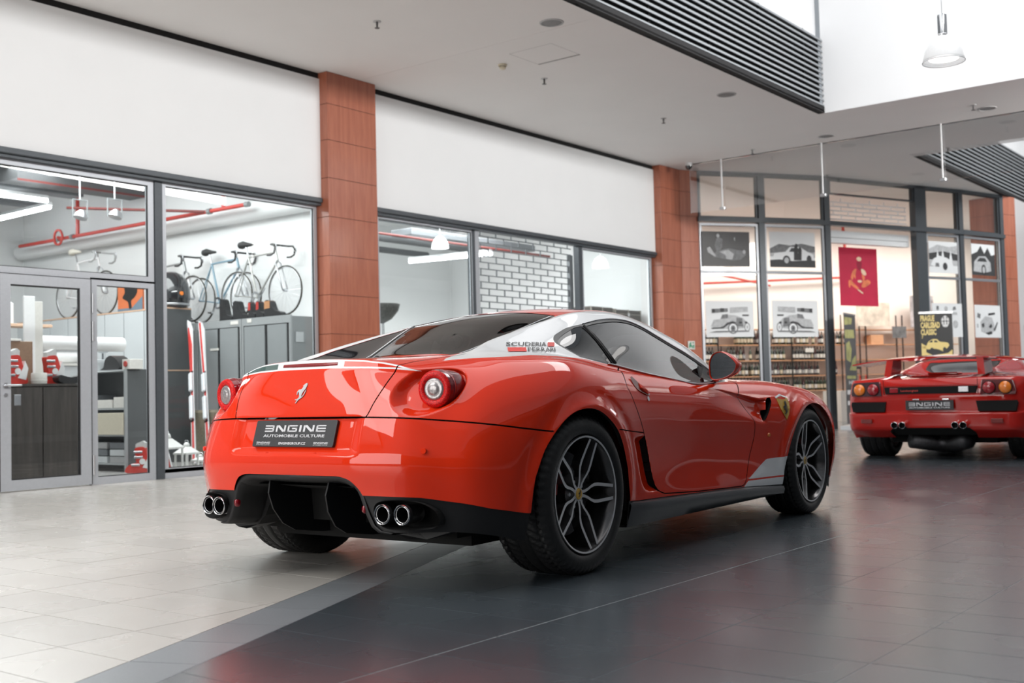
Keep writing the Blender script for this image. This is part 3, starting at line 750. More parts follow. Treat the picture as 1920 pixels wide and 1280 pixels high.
    for k in range(6):
        w=(.75,.75,.75,.75,.7,.4)[k]
        cr(V[k][7],V[k+1][7],w)
        cr(V[k][6],V[k+1][6],(.6,.6,.6,.6,.5,.25)[k])
        cr(V[k][4],V[k+1][4],.45)
    for i in range(nW+7,nW+11): cr(V[i][4],V[i+1][4],.35)
    for i in range(2,8): cr(tops[i][3],tops[i+1][3],.8)   # buttress edge
    for i in range(3,7): cr(tops[i][4],tops[i+1][4],.35)
    for i in range(10,12): cr(tops[i][3],tops[i+1][3],.3)
    return P,F,cre
def subdivide_cage(P,F,cre,level,fit=6,one_side=True):
    """mirror the half cage, pull the limit surface through the given points, return dense mesh arrays of the right half (y<=0)"""
    P=[tuple(p) for p in P];n=len(P)
    mir=list(range(n));Q=list(P)
    for i,p in enumerate(P):
        if abs(p[1])>1e-6: mir[i]=len(Q);Q.append((p[0],-p[1],p[2]))
    FF=[tuple(f) for f in F]+[tuple(mir[i] for i in reversed(f)) for f in F]
    CC=dict(cre)
    for (a,b),w in cre.items(): CC[(min(mir[a],mir[b]),max(mir[a],mir[b]))]=w
    Q=np.array(Q,float)
    me=bpy.data.meshes.new('tmp_cage');me.from_pydata(Q.tolist(),[],FF);me.update()
    at=me.attributes.new('crease_edge','FLOAT','EDGE')
    for e in me.edges:
        k=(min(e.vertices),max(e.vertices))
        if k in CC: at.data[e.index].value=CC[k]
    ob=bpy.data.objects.new('tmp_cage',me);bpy.context.scene.collection.objects.link(ob)
    md=ob.modifiers.new('s','SUBSURF');md.levels=1;md.render_levels=1;md.boundary_smooth='PRESERVE_CORNERS'
    tgt=Q.copy()
    def ev():
        dg=bpy.context.evaluated_depsgraph_get();dg.update();o=ob.evaluated_get(dg);m=o.to_mesh()
        co=np.zeros(len(m.vertices)*3);m.vertices.foreach_get('co',co)
        fl=np.array([list(p.vertices) for p in m.polygons]) if fit_done else None
        o.to_mesh_clear();return co.reshape(-1,3),fl
    fit_done=False
    for it in range(fit):
        co,_=ev();d=tgt-co[:len(tgt)]
        Q=Q+d*.9
        me.vertices.foreach_set('co',Q.ravel());me.update()
    fit_done=True;md.levels=level
    co,fl=ev()
    bpy.data.objects.remove(ob);bpy.data.meshes.remove(me)
    if one_side:
        c=co[fl].mean(1)[:,1]
        fl=fl[c<0]
        used=np.unique(fl);mp=-np.ones(len(co),int);mp[used]=np.arange(len(used))
        co=co[used];fl=mp[fl]
        co[np.abs(co[:,1])<1e-5,1]=0
    return co,fl

# ------------------------------------------------------------------ wheels
def wheel(name_parent, loc, rz, R, W, hub_horse=True, style='star', group=None, spin=0.0):
    """axis along local y, outer face towards -y"""
    w = thing('wheel', None, None, loc, rz); w.parent = name_parent
    if 'label' in w: del w['label']
    hw = W/2; rr = .262 if style == 'star' else .225
    nA = 240; prof = []; side = []
    pts = [(-hw+.028, rr), (-hw+.006, rr+.012), (-hw+.001, rr+.030), (-hw, rr+(R-rr)*.5), (-hw+.006, R-.028), (-hw+.018, R-.010), (-hw+.032, R-.003)]
    n = 22
    for k in range(n+1):
        y = -hw+.036+(W-.072)*k/n; u = (y/hw)
        groove = min(abs(abs(y)-hw*.20), abs(abs(y)-hw*.62)) < (W-.072)/n*.5
        pts.append((y, R-(.008 if groove else 0)-.0015*u*u))
    pts += [(hw-.032, R-.003), (hw-.018, R-.010), (hw-.006, R-.028), (hw, rr+(R-rr)*.5), (hw-.001, rr+.030), (hw-.006, rr+.012), (hw-.028, rr)]
    P = np.array(pts); nP = len(P); vs = []
    for a in range(nA):
        t0 = 2*math.pi*a/nA
        for i, (y, r) in enumerate(pts):
            u = abs(y)/hw; sweep = .16*(1-u)*(1 if y < 0 else -1)
            ph = (a/nA*60+sweep*14+(.5 if y > 0 else 0)) % 1
            if r > R-.02 and .26 < u < .985 and ph < .26: r = r-.008
            vs.append((r*math.cos(t0), y, r*math.sin(t0)))
    fs = []
    for a in range(nA):
        b = (a+1) % nA
        for i in range(nP-1): fs.append((a*nP+i, a*nP+i+1, b*nP+i+1, b*nP+i))
    MB().add(vs, fs).build('tyre', TYRE, w, smooth=True, angle=50)
    Y = Matrix.Rotation(math.radians(90), 4, 'X')    # lathe z -> -y
    if style == 'star':
        MB().lathe([(.262, hw-.020), (.266, hw-.012), (.262, hw-.006), (.254, hw-.008), (.250, hw-.020), (.243, hw-.030), (.236, hw-.075), (.232, 0), (.236, -hw+.03), (.258, -hw+.01)], 72, Y,
                   mis=[0, 0, 1, 0, 0, 0, 0, 0, 0]).build('rim', [RIMD, RIMF], w, smooth=True, angle=40)
        yf = lambda r: -(hw-.052)-(r/.25)**1.6*.036    # spoke face bulges out towards the lip
        prof_ = [(.028, .0085), (.052, .0115), (.076, .0195), (.098, .0305), (.120, .0375), (.145, .0385), (.20, .0335), (.249, .0285)]
        for k in range(5):
            a0 = spin+2*math.pi*k/5
            body = MB()
            for sd in (1, -1):
                row = []
                for i, (r, o) in enumerate(prof_):
                    wd = .0066 if r < .1 else .0074; th = .050 if r > .1 else .03
                    c = []
                    for (du, dy) in ((-wd, 0), (wd, 0), (wd*1.5, th), (-wd*1.5, th)):
                        u = sd*o+du-(sd*.010 if dy else 0); rad = r
                        x = rad*math.cos(a0)-u*math.sin(a0); z = rad*math.sin(a0)+u*math.cos(a0)
                        c.append((x, yf(r)+dy, z))
                    row.append(c)
                vs = [q for c in row for q in c]; fs = []; ms = []
                for i in range(len(row)-1):
                    for q in range(4):
                        fs.append((i*4+q, i*4+(q+1) % 4, i*4+4+(q+1) % 4, i*4+4+q)); ms.append(1 if q == 0 else 0)
                o_ = len(body.v); body.v += vs; body.f += [tuple(j+o_ for j in f) for f in fs]; body.m += ms
                body.add(row[-1], [(0, 1, 2, 3)], 0)
            body.build('spoke', [RIMD, RIMF], w)
        MB().lathe([(0, hw-.052), (.034, hw-.052), (.040, hw-.058), (.052, hw-.066), (.075, hw-.075), (.080, hw-.11), (0, hw-.11)], 40, Y).build('hub', RIMD, w, smooth=True, angle=35)
        cap = MB().lathe([(0, hw-.044), (.022, hw-.045), (.026, hw-.049), (.027, hw-.056)], 32, Y).build('hub_cap', YELLOW, w, smooth=True, angle=40)
        MB().prism(horse_pts(0, 0, .034), lambda u, v, d: (u, -(hw-.0445)-d, v), 0, .0006).build('horse', BLACK, cap)
        MB().lathe([(.026, hw-.050), (.030, hw-.046), (.031, hw-.056)], 32, Y).build('cap_ring', RIMF, cap, smooth=True)
        for k in range(5):
            a = spin+2*math.pi*(k+.5)/5
            MB().cyl((.056*math.cos(a), -(hw-.085), .056*math.sin(a)), (.056*math.cos(a), -(hw-.062), .056*math.sin(a)), .009, n=6).build('lug_bolt', RIMF, w)
        for rr_, yy in ((.19, hw-.125),):
            MB().lathe([(.10, yy), (rr_, yy), (rr_, yy-.028), (.10, yy-.028)], 48, Y, closed=True).build('brake_disc', mat('brake_steel', (.16, .16, .165), .38, metal=.9, noise=.1), w, smooth=True, angle=30)
        cm_ = MB(); A0 = math.radians(150 if rz == 0 else 30)
        for k in range(9):
            a = A0+(k-4)*.1
            cm_.bbox(-.03, .022, -(hw-.075), -(hw-.155), -.012, .012, .004, 0, Matrix.Rotation(-a, 4, 'Y') @ T(.165, 0, 0))
        cm_.build('brake_caliper', mat('caliper_red', (.34, .012, .01), .3, coat=.6, noise=.05), w)
    else:
        MB().lathe([(.225, hw-.01), (.225, hw-.02), (.20, hw-.05), (.19, 0), (.2, -hw+.05), (.225, -hw+.015)], 48, Y).build('rim', RIMF, w, smooth=True, angle=40)
        d = MB().lathe([(0, hw-.05), (.05, hw-.05), (.19, hw-.07), (.19, hw-.10), (0, hw-.10)], 40, Y)
        d.build('wheel_disc', RIMD, w, smooth=True, angle=35)
        for k in range(5):
            a = 2*math.pi*k/5
            MB().lathe([(0, hw-.052), (.034, hw-.052), (.040, hw-.060), (.040, hw-.08)], 24, T(.12*math.cos(a), 0, .12*math.sin(a)) @ Y).build('wheel_hole', BLACK, w, smooth=True, angle=35)
    return w

# ------------------------------------------------------------------ the red front-engined coupe
def interp(x, tab):
    xs = [t[0] for t in tab]; ys = [t[1] for t in tab]; return np.interp(x, xs, ys)

COUPE = thing('car', 'red and white grand touring coupe with yellow shield badge, seen from behind in the foreground', 'car', (4.23366836, 3.84364069, 0), .0425516)
co, quads = subdivide_cage(*coupe_cage(), 4)
S = Skin(co, quads)
def disp(S):
    """soft wheel-arch lips, lamp scoops, side hollow and wing vent pressed into the skin"""
    V = S.V; x, y, z = V[:, 0], -V[:, 1], V[:, 2]
    d = np.zeros(len(V))
    for cx, cz, R in ((.015, .305, .432), (2.76, .285, .418)):
        r = np.hypot(x-cx, z-cz)
        d += np.where((y > .75), .009*np.exp(-((r-R-.012)/.022)**2)-.004*np.exp(-((r-R-.075)/.03)**2), 0)*sstep(.2, .34, z)
    S.V = V+S.N*d[:, None]
    V = S.V; x, y, z = V[:, 0], -V[:, 1], V[:, 2]
    # hollow round the tail lamp
    rho = np.hypot((y-.606)/.122, (z-.832)/.104)
    m = (x < -.35)
    V[:, 0] += np.where(m, .058*(1-sstep(.74, 1.0, rho)), 0)
    # number-plate recess
    rec = sstep(.40, .33, np.abs(y))*sstep(.565, .60, z)*sstep(.735, .722, z)*(x < -.6)
    V[:, 0] += .020*rec
    S.normals()
disp(S)

V = S.V
def XZ(): return np.stack([S.V[:, 0], S.V[:, 2]], 1)
def YZ(): return np.stack([-S.V[:, 1], S.V[:, 2]], 1)
def XY(): return np.stack([S.V[:, 0], -S.V[:, 1]], 1)
def YY(): return -S.V[:, 1]
def region(outline, plane, name, cond, only=None, closed=True, mask=None):
    """cut the skin along a closed outline and label what lies inside"""
    f = poly_sd(plane(), outline); f = np.where(cond(S.V), f, .5)
    S.split(f, .06)
    c = S.cent(); P = {XZ: np.stack([c[:, 0], c[:, 2]], 1), YZ: np.stack([-c[:, 1], c[:, 2]], 1), XY: np.stack([c[:, 0], -c[:, 1]], 1)}[plane]
    ins = (poly_sd(P, outline) < 0) & cond(c)
    S.paint(ins, name, only)
def seam(line, plane, cond, w=.0028, name='gap', only=None):
    """cut two parallel lines beside the polyline and label the strip between them"""
    def sd(P): d, s_ = seg_dist(P, line); return d*s_
    f = sd(plane()); okv = cond(S.V)
    for off in (-w, w):
        f = sd(plane()); g_ = np.where(cond(S.V), f+off, .5); S.split(g_, .05)
    c = S.cent(); P = {XZ: np.stack([c[:, 0], c[:, 2]], 1), YZ: np.stack([-c[:, 1], c[:, 2]], 1), XY: np.stack([c[:, 0], -c[:, 1]], 1)}[plane]
    d, _ = seg_dist(P, line); S.paint((d < w) & cond(c), name, only)

side = lambda v: (v[:, 1] < -.52)
# outlines in the side view (x, z)
ARCH_R = [(-.425, .10), (-.418, .38), (-.406, .455), (-.349, .571), (-.261, .658), (-.161, .716), (-.055, .739), (.054, .734), (.153, .702), (.264, .638), (.345, .553), (.405, .446), (.444, .303), (.455, .10)]
ARCH_F = [(2.330, .08), (2.343, .216), (2.355, .30), (2.400, .392), (2.455, .510), (2.530, .604), (2.650, .676), (2.79, .706), (2.935, .690), (3.045, .628), (3.114, .546), (3.150, .45), (3.165, .30), (3.17, .08)]
ARCH_R = ARCH_R[:2]+catmull(ARCH_R[2:-2], 4)+ARCH_R[-2:]; ARCH_F = ARCH_F[:2]+catmull(ARCH_F[2:-2], 4)+ARCH_F[-2:]
DOORGLASS = catmull([(.605, 1.150), (.70, 1.165), (.812, 1.178), (.975, 1.189), (1.125, 1.182), (1.249, 1.150), (1.349, 1.110), (1.488, 1.059), (1.614, 1.011), (1.754, .942), (1.868, .880)], 4)+[(1.86, .868), (1.60, .852)]+catmull([(1.342, .851), (1.124, .880), (.84, .912), (.592, .946)], 4)
QUARTER = catmull([(.570, 1.149), (.50, 1.14), (.436, 1.125), (.34, 1.10), (.257, 1.074), (.212, 1.052), (.225, 1.028), (.268, .992), (.40, .972), (.560, .950)], 5)
GREEN_HOUSE = catmull([(.575, 1.158), (.70, 1.176), (.812, 1.190), (.975, 1.201), (1.13, 1.193), (1.255, 1.161), (1.356, 1.120), (1.495, 1.068), (1.622, 1.020), (1.764, .950), (1.905, .872)], 4)+[(1.90, .860), (1.62, .842)]+catmull([(1.342, .838), (1.124, .868), (.84, .900), (.575, .937), (.40, .960)], 3)+catmull([(.26, .980), (.205, 1.022), (.190, 1.054), (.245, 1.086), (.335, 1.112), (.436, 1.137), (.575, 1.158)], 3)
DOOR_SHUT = catmull([(.592, .930), (.520, .900), (.462, .845), (.475, .795), (.505, .735), (.579, .625), (.640, .517), (.701, .372), (.747, .315), (.825, .288)], 4)+[(1.2, .268), (1.55, .256)]+catmull([(1.78, .249), (1.84, .27), (1.907, .386), (1.968, .506), (1.975, .588), (1.958, .625), (1.905, .688), (1.843, .763), (1.885, .808), (1.99, .862)], 4)
side_lo = lambda v: (v[:, 1] < -.60) & (v[:, 0] < 3.3) & (v[:, 0] > -.6)
gh = lambda v: (v[:, 1] < -.45) & (v[:, 0] < 2.1) & (v[:, 0] > .1)
# lower edge of the red paint: rear valance and sills are satin black
RB = [(-.90, .485), (-.868, .41), (-.865, .407), (-.794, .400), (-.688, .372), (-.602, .346), (-.435, .313), (.45, .285), (.55, .278), (.83, .272), (1.55, .252), (1.80, .243), (2.34, .217), (3.2, .20), (3.8, .18)]
f = S.V[:, 2]-interp(S.V[:, 0], RB); S.split(f, .1)
c = S.cent(); S.paint(c[:, 2] < interp(c[:, 0], RB), 'skirt')
# paint scheme: white pillars and roof sides
ZB = [(-.52, .962), (-.462, .968), (-.40, .973), (-.249, .979), (-.118, .986), (.041, .982), (.18, .976), (.28, .972), (.56, .940), (1.1, .872), (1.34, .842), (1.85, .852), (2.05, .866)]
YI = [(-.60, .61), (-.47, .530), (-.33, .508), (-.185, .494), (-.06, .482), (.1, .482), (.3, .476), (.50, .474), (.66, .479), (.89, .473), (1.2, .490), (1.33, .505), (1.55, .548), (1.9, .600), (2.06, .645)]
fz = S.V[:, 2]-interp(S.V[:, 0], ZB); fy = -S.V[:, 1]-interp(S.V[:, 0], YI); fx = 2.045-S.V[:, 0]
S.split(np.minimum(np.minimum(fz, fy), fx), .08)
c = S.cent()
S.paint((c[:, 2] > interp(c[:, 0], ZB)) & (-c[:, 1] > interp(c[:, 0], YI)) & (c[:, 0] < 2.045) & (c[:, 0] > -.5), 'white', ['body'])
# tail band: green, white with the high brake light, red, edged in white
BUP = [(0, .9845), (.12, .983), (.19, .9795), (.31, .9725), (.40, .960), (.465, .946), (.53, .926), (.60, .910)]
BLO = [(0, .944), (.12, .944), (.20, .9425), (.34, .938), (.45, .931), (.53, .922), (.60, .908)]
tail = lambda v: (v[:, 0] < -.66) & (v[:, 2] > .88)
for tab, off, nm in ((BUP, .0, None), (BUP, -.006, None), (BLO, .006, None), (BLO, -.001, None)):
    f = S.V[:, 2]-interp(-S.V[:, 1], tab)-off; S.split(np.where(tail(S.V), f, .5), .06)
c = S.cent(); cy = -c[:, 1]; cz = c[:, 2]; tl = (c[:, 0] < -.66)
inb = tl & (cz < interp(cy, BUP)) & (cz > interp(cy, BLO)-.001) & (cy < .56)
S.paint(inb, 'band_edge', ['body'])
S.paint(inb & (cz < interp(cy, BUP)-.006) & (cz > interp(cy, BLO)+.006), 'band', ['body', 'band_edge'])
f = YY()-.205; S.split(np.where(tail(S.V), f, .5), .05)
c = S.cent(); S.paint((S.L == S.lab('band')) & (-c[:, 1] > .205), 'band_outer')
# glazing
region(GREEN_HOUSE, XZ, 'trim', gh, ['body', 'white'])
region(DOORGLASS, XZ, 'door_glass', gh, ['trim'])
region(QUARTER, XZ, 'quarter_glass', gh, ['trim'])
RG = [(-.082, 0), (-.082, .12), (-.080, .24), (-.072, .300), (.03, .330), (.15, .366), (.30, .412), (.42, .440), (.50, .456), (.525, .445), (.555, .30), (.572, .15), (.575, 0), (.575, -.1), (-.082, -.1)]
SUR = [(-.30, .502), (-.20, .40), (-.078, .300), (-.078, -.1), (.590, -.1), (.588, .15), (.570, .30), (.535, .455), (.50, .4725), (.3, .4745), (.1, .4805), (-.06, .4805), (-.185, .4925), (-.27, .502)]
top = lambda v: (v[:, 2] > .95) & (v[:, 1] > -.60)
region(SUR, XY, 'rear_surround', top)
region(RG, XY, 'rear_glass', top, ['rear_surround'])
WS = [(1.345, -.1), (1.345, .2), (1.32, .40), (1.31, .475), (1.42, .495), (1.55, .522), (1.75, .553), (1.95, .588), (2.02, .61), (2.10, .56), (2.18, .45), (2.235, .25), (2.25, 0), (2.25, -.1)]
region(WS, XY, 'windscreen', lambda v: (v[:, 2] > .85) & (v[:, 1] > -.66) & (v[:, 0] > 1.2))
# wheel openings, exhaust pockets, diffuser tunnel, lamp holes, wing vent
region(ARCH_R, XZ, 'hole', lambda v: v[:, 1] < -.60); region(ARCH_F, XZ, 'hole', lambda v: v[:, 1] < -.60)
EXH = catmull([(.455, .345), (.470, .378), (.52, .388), (.63, .386), (.695, .355), (.716, .315), (.708, .283), (.66, .272), (.55, .270), (.485, .290)], 4, True)
region(EXH, YZ, 'hole', lambda v: (v[:, 0] < -.5) & (v[:, 2] < .42))
TUN = [(-.1, .486), (.26, .4865)]+catmull([(.289, .485), (.335, .472), (.368, .445), (.392, .41), (.418, .34), (.445, .285)], 4)+[(.47, .24), (-.1, .24)]
region(TUN, YZ, 'hole', lambda v: v[:, 0] < -.5)
VENT = [(2.160, .735), (2.20, .752), (2.240, .752), (2.236, .728), (2.16, .66), (2.108, .617), (2.088, .620), (2.115, .66)]
region(VENT, XZ, 'hole', lambda v: (v[:, 1] < -.8) & (v[:, 0] > 1.9))
# shut lines
lid = catmull([(.36, .724), (.40, .732), (.419, .785), (.438, .844), (.451, .898), (.464, .947)], 4)
rearv = lambda v: (v[:, 0] < -.6) & (v[:, 2] < .955)
seam(lid[4:], YZ, rearv)
seam([(-.700, .464), (-.60, .470), (-.45, .500), (-.34, .545)], XY, lambda v: (v[:, 2] > .93) & (v[:, 0] < -.30))
BS = [(-.90, .7315), (-.852, .7315), (-.844, .730), (-.79, .722), (-.705, .709), (-.624, .695), (-.45, .668), (-.29, .648)]
seam(BS, XZ, lambda v: (v[:, 0] < -.2) & (v[:, 2] < .8), w=.0035)
seam([(.284, .634), (.40, .624), (.59, .606)], XZ, lambda v: (v[:, 1] < -.7) & (v[:, 0] > .2))
seam(DOOR_SHUT, XZ, side_lo, w=.0030, only=['body'])
seam([(2.03, .640), (2.2, .655), (2.6, .665), (3.0, .635), (3.32, .55)], XY, lambda v: (v[:, 2] > .6) & (v[:, 0] > 1.95))
seam(catmull([(1.99, .862), (2.06, .845), (2.15, .79)], 3), XZ, lambda v: (v[:, 1] < -.6) & (v[:, 0] < 2.2), w=.001, name='body')
# white flash behind the front wheel
region([(1.920, .296), (2.139, .384), (2.42, .386), (2.42, .272), (1.88, .282)], XZ, 'flash', lambda v: v[:, 1] < -.7, ['body'])
region([(1.876, .272), (2.42, .262), (2.42, .2), (1.80, .235)], XZ, 'flash', lambda v: v[:, 1] < -.7, ['body'])
# split into panels
door_poly = DOOR_SHUT+[(1.99, .87), (1.60, .842), (1.342, .838), (1.124, .868), (.84, .900), (.592, .934)]
c = S.cent(); PXZ = np.stack([c[:, 0], c[:, 2]], 1); PYZ = np.stack([-c[:, 1], c[:, 2]], 1)
body = S.L == S.lab('body'); fl = S.L == S.lab('flash')
isdoor = (poly_sd(PXZ, door_poly) < 0) & (c[:, 1] < -.6)
S.paint(body & isdoor, 'door'); S.paint(fl & isdoor, 'door_flash')
below = (c[:, 2] < interp(c[:, 0], BS)) & (c[:, 0] < -.2)
S.paint((S.L == S.lab('body')) & below, 'bumper')
lidmask = (c[:, 0] < -.34) & (c[:, 2] > .725) & (np.where(c[:, 0] < -.69, -c[:, 1] < np.interp(c[:, 2], [.73, .785, .844, .898, .947], [.40, .419, .438, .451, .464]), -c[:, 1] < np.interp(c[:, 0], [-.70, -.60, -.45, -.34], [.464, .47, .50, .545])))
S.paint((S.L == S.lab('body')) & lidmask, 'lid')
S.paint((S.L == S.lab('body')) & (c[:, 0] > 2.02) & (-c[:, 1] < np.interp(c[:, 0], [2.03, 2.2, 2.6, 3.0, 3.32], [.64, .655, .665, .635, .55])) & (c[:, 2] > .6) & (c[:, 0] < 3.45), 'bonnet')
S.paint((S.L == S.lab('body')) & (c[:, 0] > 1.84), 'front_wing')
S.paint((S.L == S.lab('body')) & (c[:, 2] > 1.0), 'roof')
# hollow behind the door, and the scallop that leads to the wing vent
vq = np.zeros(len(S.V), bool)
for nm in ('body', 'bumper'): vq[np.unique(S.T[S.L == S.lab(nm)])] = True
x, y, z = S.V[:, 0], -S.V[:, 1], S.V[:, 2]
xd = np.interp(z, [.288, .315, .372, .517, .625, .735, .80], [.825, .747, .701, .640, .579, .505, .475])
dep = .036*sstep(xd-.135, xd-.045, x)*sstep(.300, .345, z)*sstep(.596, .560, z)*(y > .7)*(x > .42)*(x < .84)
S.V[vq, 1] += dep[vq]
dep2 = .018*sstep(xd-.17, xd-.03, x)*sstep(.625, .66, z)*sstep(.80, .70, z)*(y > .7)*(x > .42)*(x < .60)
x0 = 1.42; u = np.clip((x-x0)/(2.08-x0), 0, 1)
zu = np.interp(x, [1.2, 1.6, 1.78, 2.107, 2.24], [.842, .812, .786, .737, .752]); zl = np.interp(x, [1.4, 1.8, 2.05, 2.1], [.74, .675, .622, .617])
dep3 = .034*u**1.3*sstep(zu+.004, zu-.010, z)*sstep(zl-.03, zl+.055, z)*(y > .7)*(x > x0)*(x < 2.105+(z-.617)*.35)
vw = np.zeros(len(S.V), bool)
for nm in ('door', 'front_wing', 'gap'): vw[np.unique(S.T[S.L == S.lab(nm)])] = True
S.V[vw, 1] += dep3[vw]
S.normals()

def part(name, labs, mats, mirror=True, half=1, off=0.0, parent=None, rename=None):
    pcs = []
    for lb, mi in labs:
        Vp, Tp, Np, _ = S.piece([lb], off)
        if len(Tp): pcs.append((Vp, Tp, Np, mi))
    return skin_obj(name, pcs, mats, parent or COUPE, mirror, half)
lid_o = part('boot_lid', [('lid', 0), ('band', 1), ('band_edge', 1)], [RED, WHITE]); lid_o['label'] = 'red boot lid with a white centre band'
part('band_flag', [('band_outer', 0)], [RED], mirror=False, half=1, parent=lid_o)
part('band_flag', [('band_outer', 0)], [GREEN], mirror=False, half=-1, parent=lid_o)['label'] = 'dark green end of the tail band'
part('rear_bumper', [('bumper', 0)], [RED])
part('rear_wing', [('body', 0)], [RED])
part('roof_panel', [('roof', 0)], [RED])
part('roof_pillar', [('white', 0)], [WHITE])['label'] = 'white painted roof pillar and buttress'
door_s = []
for hf, nm in ((1, 'near'), (-1, 'far')):
    d_ = part('door', [('door', 0), ('door_flash', 1)], [RED, WHITE], mirror=False, half=hf); door_s.append(d_)
    part('door_glass', [('door_glass', 0)], [SIDEGLASS], mirror=False, half=hf, off=-.004, parent=d_)
    part('front_wing', [('front_wing', 0), ('flash', 1)], [RED, WHITE], mirror=False, half=hf)
    part('quarter_window', [('quarter_glass', 0)], [glassmat('quarter_tint', (.045, .045, .05), .9, ior=1.5)], mirror=False, half=hf, off=-.003)
part('bonnet', [('bonnet', 0)], [RED])
part('windscreen', [('windscreen', 0)], [CARGLASS], off=-.003)
part('rear_window', [('rear_glass', 0)], [CARGLASS], off=-.002)
part('rear_window_surround', [('rear_surround', 0)], [DARKGLASS], off=-.002)
for hf in (1, -1): part('window_trim', [('trim', 0)], [TRIM], mirror=False, half=hf, off=-.001)
sk = part('rear_valance', [('skirt', 0)], [BLACKP], off=-.006); sk['label'] = 'satin black lower bodywork'
part('shut_line', [('gap', 0)], [GAP], off=-.008)
# dark lining inside the shell
Vp, Tp, Np, _ = S.piece(['white', 'roof', 'trim', 'door', 'body'], -.022)
k = (Vp[Tp][:, :, 2].mean(1) > .55) & (Vp[Tp][:, :, 0].mean(1) > -.30) & (Vp[Tp][:, :, 0].mean(1) < 2.1)
skin_obj('lining', [(Vp, Tp[k][:, ::-1], -Np, 0)], [INTER], COUPE)

def on_top(x, y, off=.004):
    m = (S.V[:, 2] > .9); Vm = S.V[m]; d = np.hypot(Vm[:, 0]-x, -Vm[:, 1]-y); i = np.argpartition(d, 8)[:8]; w = 1/(d[i]**2+1e-6)
    return Vector((x, -y, (Vm[i, 2]*w).sum()/w.sum()+off))
for sd in (1, -1):
    l = [on_top(x_, y_, .003) for x_, y_ in [(-.082, .297), (-.02, .315), (.05, .336), (.15, .366), (.30, .412), (.42, .440), (.50, .456)]]
    MB().tube([Vector((p.x, sd*p.y, p.z)) for p in l], .0032, 6).build('rear_window_edge', ALU, COUPE, smooth=True)
# polished line along the window sill and the flush window frame
def on_skin(x, z, off=.004):
    """surface point of the right flank at (x, z)"""
    m = (-S.V[:, 1] > (.515 if z > .97 and x < .6 else .4)) & (S.N[:, 1] < -.2); Vm = S.V[m]; Nm = S.N[m]
    d = np.hypot(Vm[:, 0]-x, Vm[:, 2]-z); i = np.argpartition(d, 12)[:12]; w = 1/(d[i]**2+1e-6); w /= w.sum()
    ny = np.minimum(Nm[i, 1], -.15)
    y = ((Vm[i, 1]-(Nm[i, 0]*(x-Vm[i, 0])+Nm[i, 2]*(z-Vm[i, 2]))/ny)*w).sum(); n = (Nm[i]*w[:, None]).sum(0); n /= np.linalg.norm(n)
    return Vector((x, y, z))+Vector(n)*off, Vector(n)
for sd in (1, -1):
    l = [on_skin(x_, z_)[0] for x_, z_ in [(.50, .948), (.592, .9375), (.84, .9025), (1.124, .8705), (1.342, .842), (1.62, .8455), (1.88, .8625)]]
    l = [Vector(p) for p in catmull([tuple(p) for p in l], 4)]
    if sd == -1: l = [Vector((p.x, -p.y, p.z)) for p in l]
    MB().tube(l, .0042, 6).build('sill_strip', CHROME, COUPE, smooth=True)
    l = [on_skin(x_, z_, .002)[0] for x_, z_ in [(.60, 1.162), (.70, 1.178), (.812, 1.193), (.975, 1.204), (1.13, 1.196), (1.257, 1.163), (1.358, 1.123), (1.498, 1.071), (1.625, 1.023), (1.767, .953), (1.90, .878)]]
    l = [Vector(p) for p in catmull([tuple(p) for p in l], 4)]
    if sd == -1: l = [Vector((p.x, -p.y, p.z)) for p in l]
    MB().tube(l, .0030, 6).build('roof_gutter', ALU, COUPE, smooth=True)
    l = [on_skin(x_, z_, .003)[0] for x_, z_ in [(.5845, .95), (.5835, 1.0), (.584, 1.05), (.586, 1.10), (.589, 1.15)]]
    if sd == -1: l = [Vector((p.x, -p.y, p.z)) for p in l]
    MB().tube(l, .0075, 8).build('window_post', TRIM, COUPE, smooth=True)

# sills
for sd in (1, -1):
    xs = np.linspace(.46, 2.34, 20); pr = []
    for x_ in xs:
        zt = float(interp(x_, RB)); o = .022*min(1, (x_-.44)/.12)
        pr.append([(x_, -(.895)*sd, zt-.002), (x_, -(.906+o)*sd, zt-.010), (x_, -(.912+o)*sd, zt-.026), (x_, -(.905+o)*sd, zt-.055), (x_, -.885*sd, .155), (x_, -.70*sd, .150)])
    vs = [q for r in pr for q in r]; fs = []
    for i in range(len(pr)-1):
        for q in range(5): fs.append((i*6+q, i*6+q+1, i*6+7+q, i*6+6+q))
    MB().add(vs, fs).build('side_skirt', SKIRT, COUPE, smooth=True, angle=50)
# floor pan and wheel housings
MB().box(-.40, 3.35, -.60, .60, .155, .20).box(.48, 2.3, -.80, .80, .155, .21).box(-.50, .46, -.60, .60, .2, .52).box(2.32, 3.2, -.62, .62, .2, .52).build('floor_pan', GAP, COUPE)
for x_, y_ in ((0, -1), (0, 1), (2.76, -1), (2.76, 1)):
    m = MB(); n = 20; rad = .465 if x_ < 1 else .45; zc_ = .30; vs = []
    for k in range(n+1):
        a = math.radians(-8+196*k/n)
        for yy in (.56, .905): vs.append((x_+rad*math.cos(a)*(1 if yy < .9 else .93), y_*yy, zc_+rad*math.sin(a)*(1 if yy < .9 else .93)))
    fs = [(2*k, 2*k+1, 2*k+3, 2*k+2) for k in range(n)]
    vs += [(x_, y_*.56, zc_)]; fs += [(2*k, 2*k+2, len(vs)-1) for k in range(n)]
    m.add(vs, fs).build('wheel_housing', GAP, COUPE)
for x_, y_, R, W, c_y in ((0, -1, .3575, .300, .806), (0, 1, .3575, .300, .806), (2.75, -1, .3400, .245, .838), (2.75, 1, .3400, .245, .838)):
    wheel(COUPE, (x_, y_*c_y, R-.002), 0 if y_ < 0 else math.pi, R, W, spin=math.radians(-2 if x_ < 1 else 31))

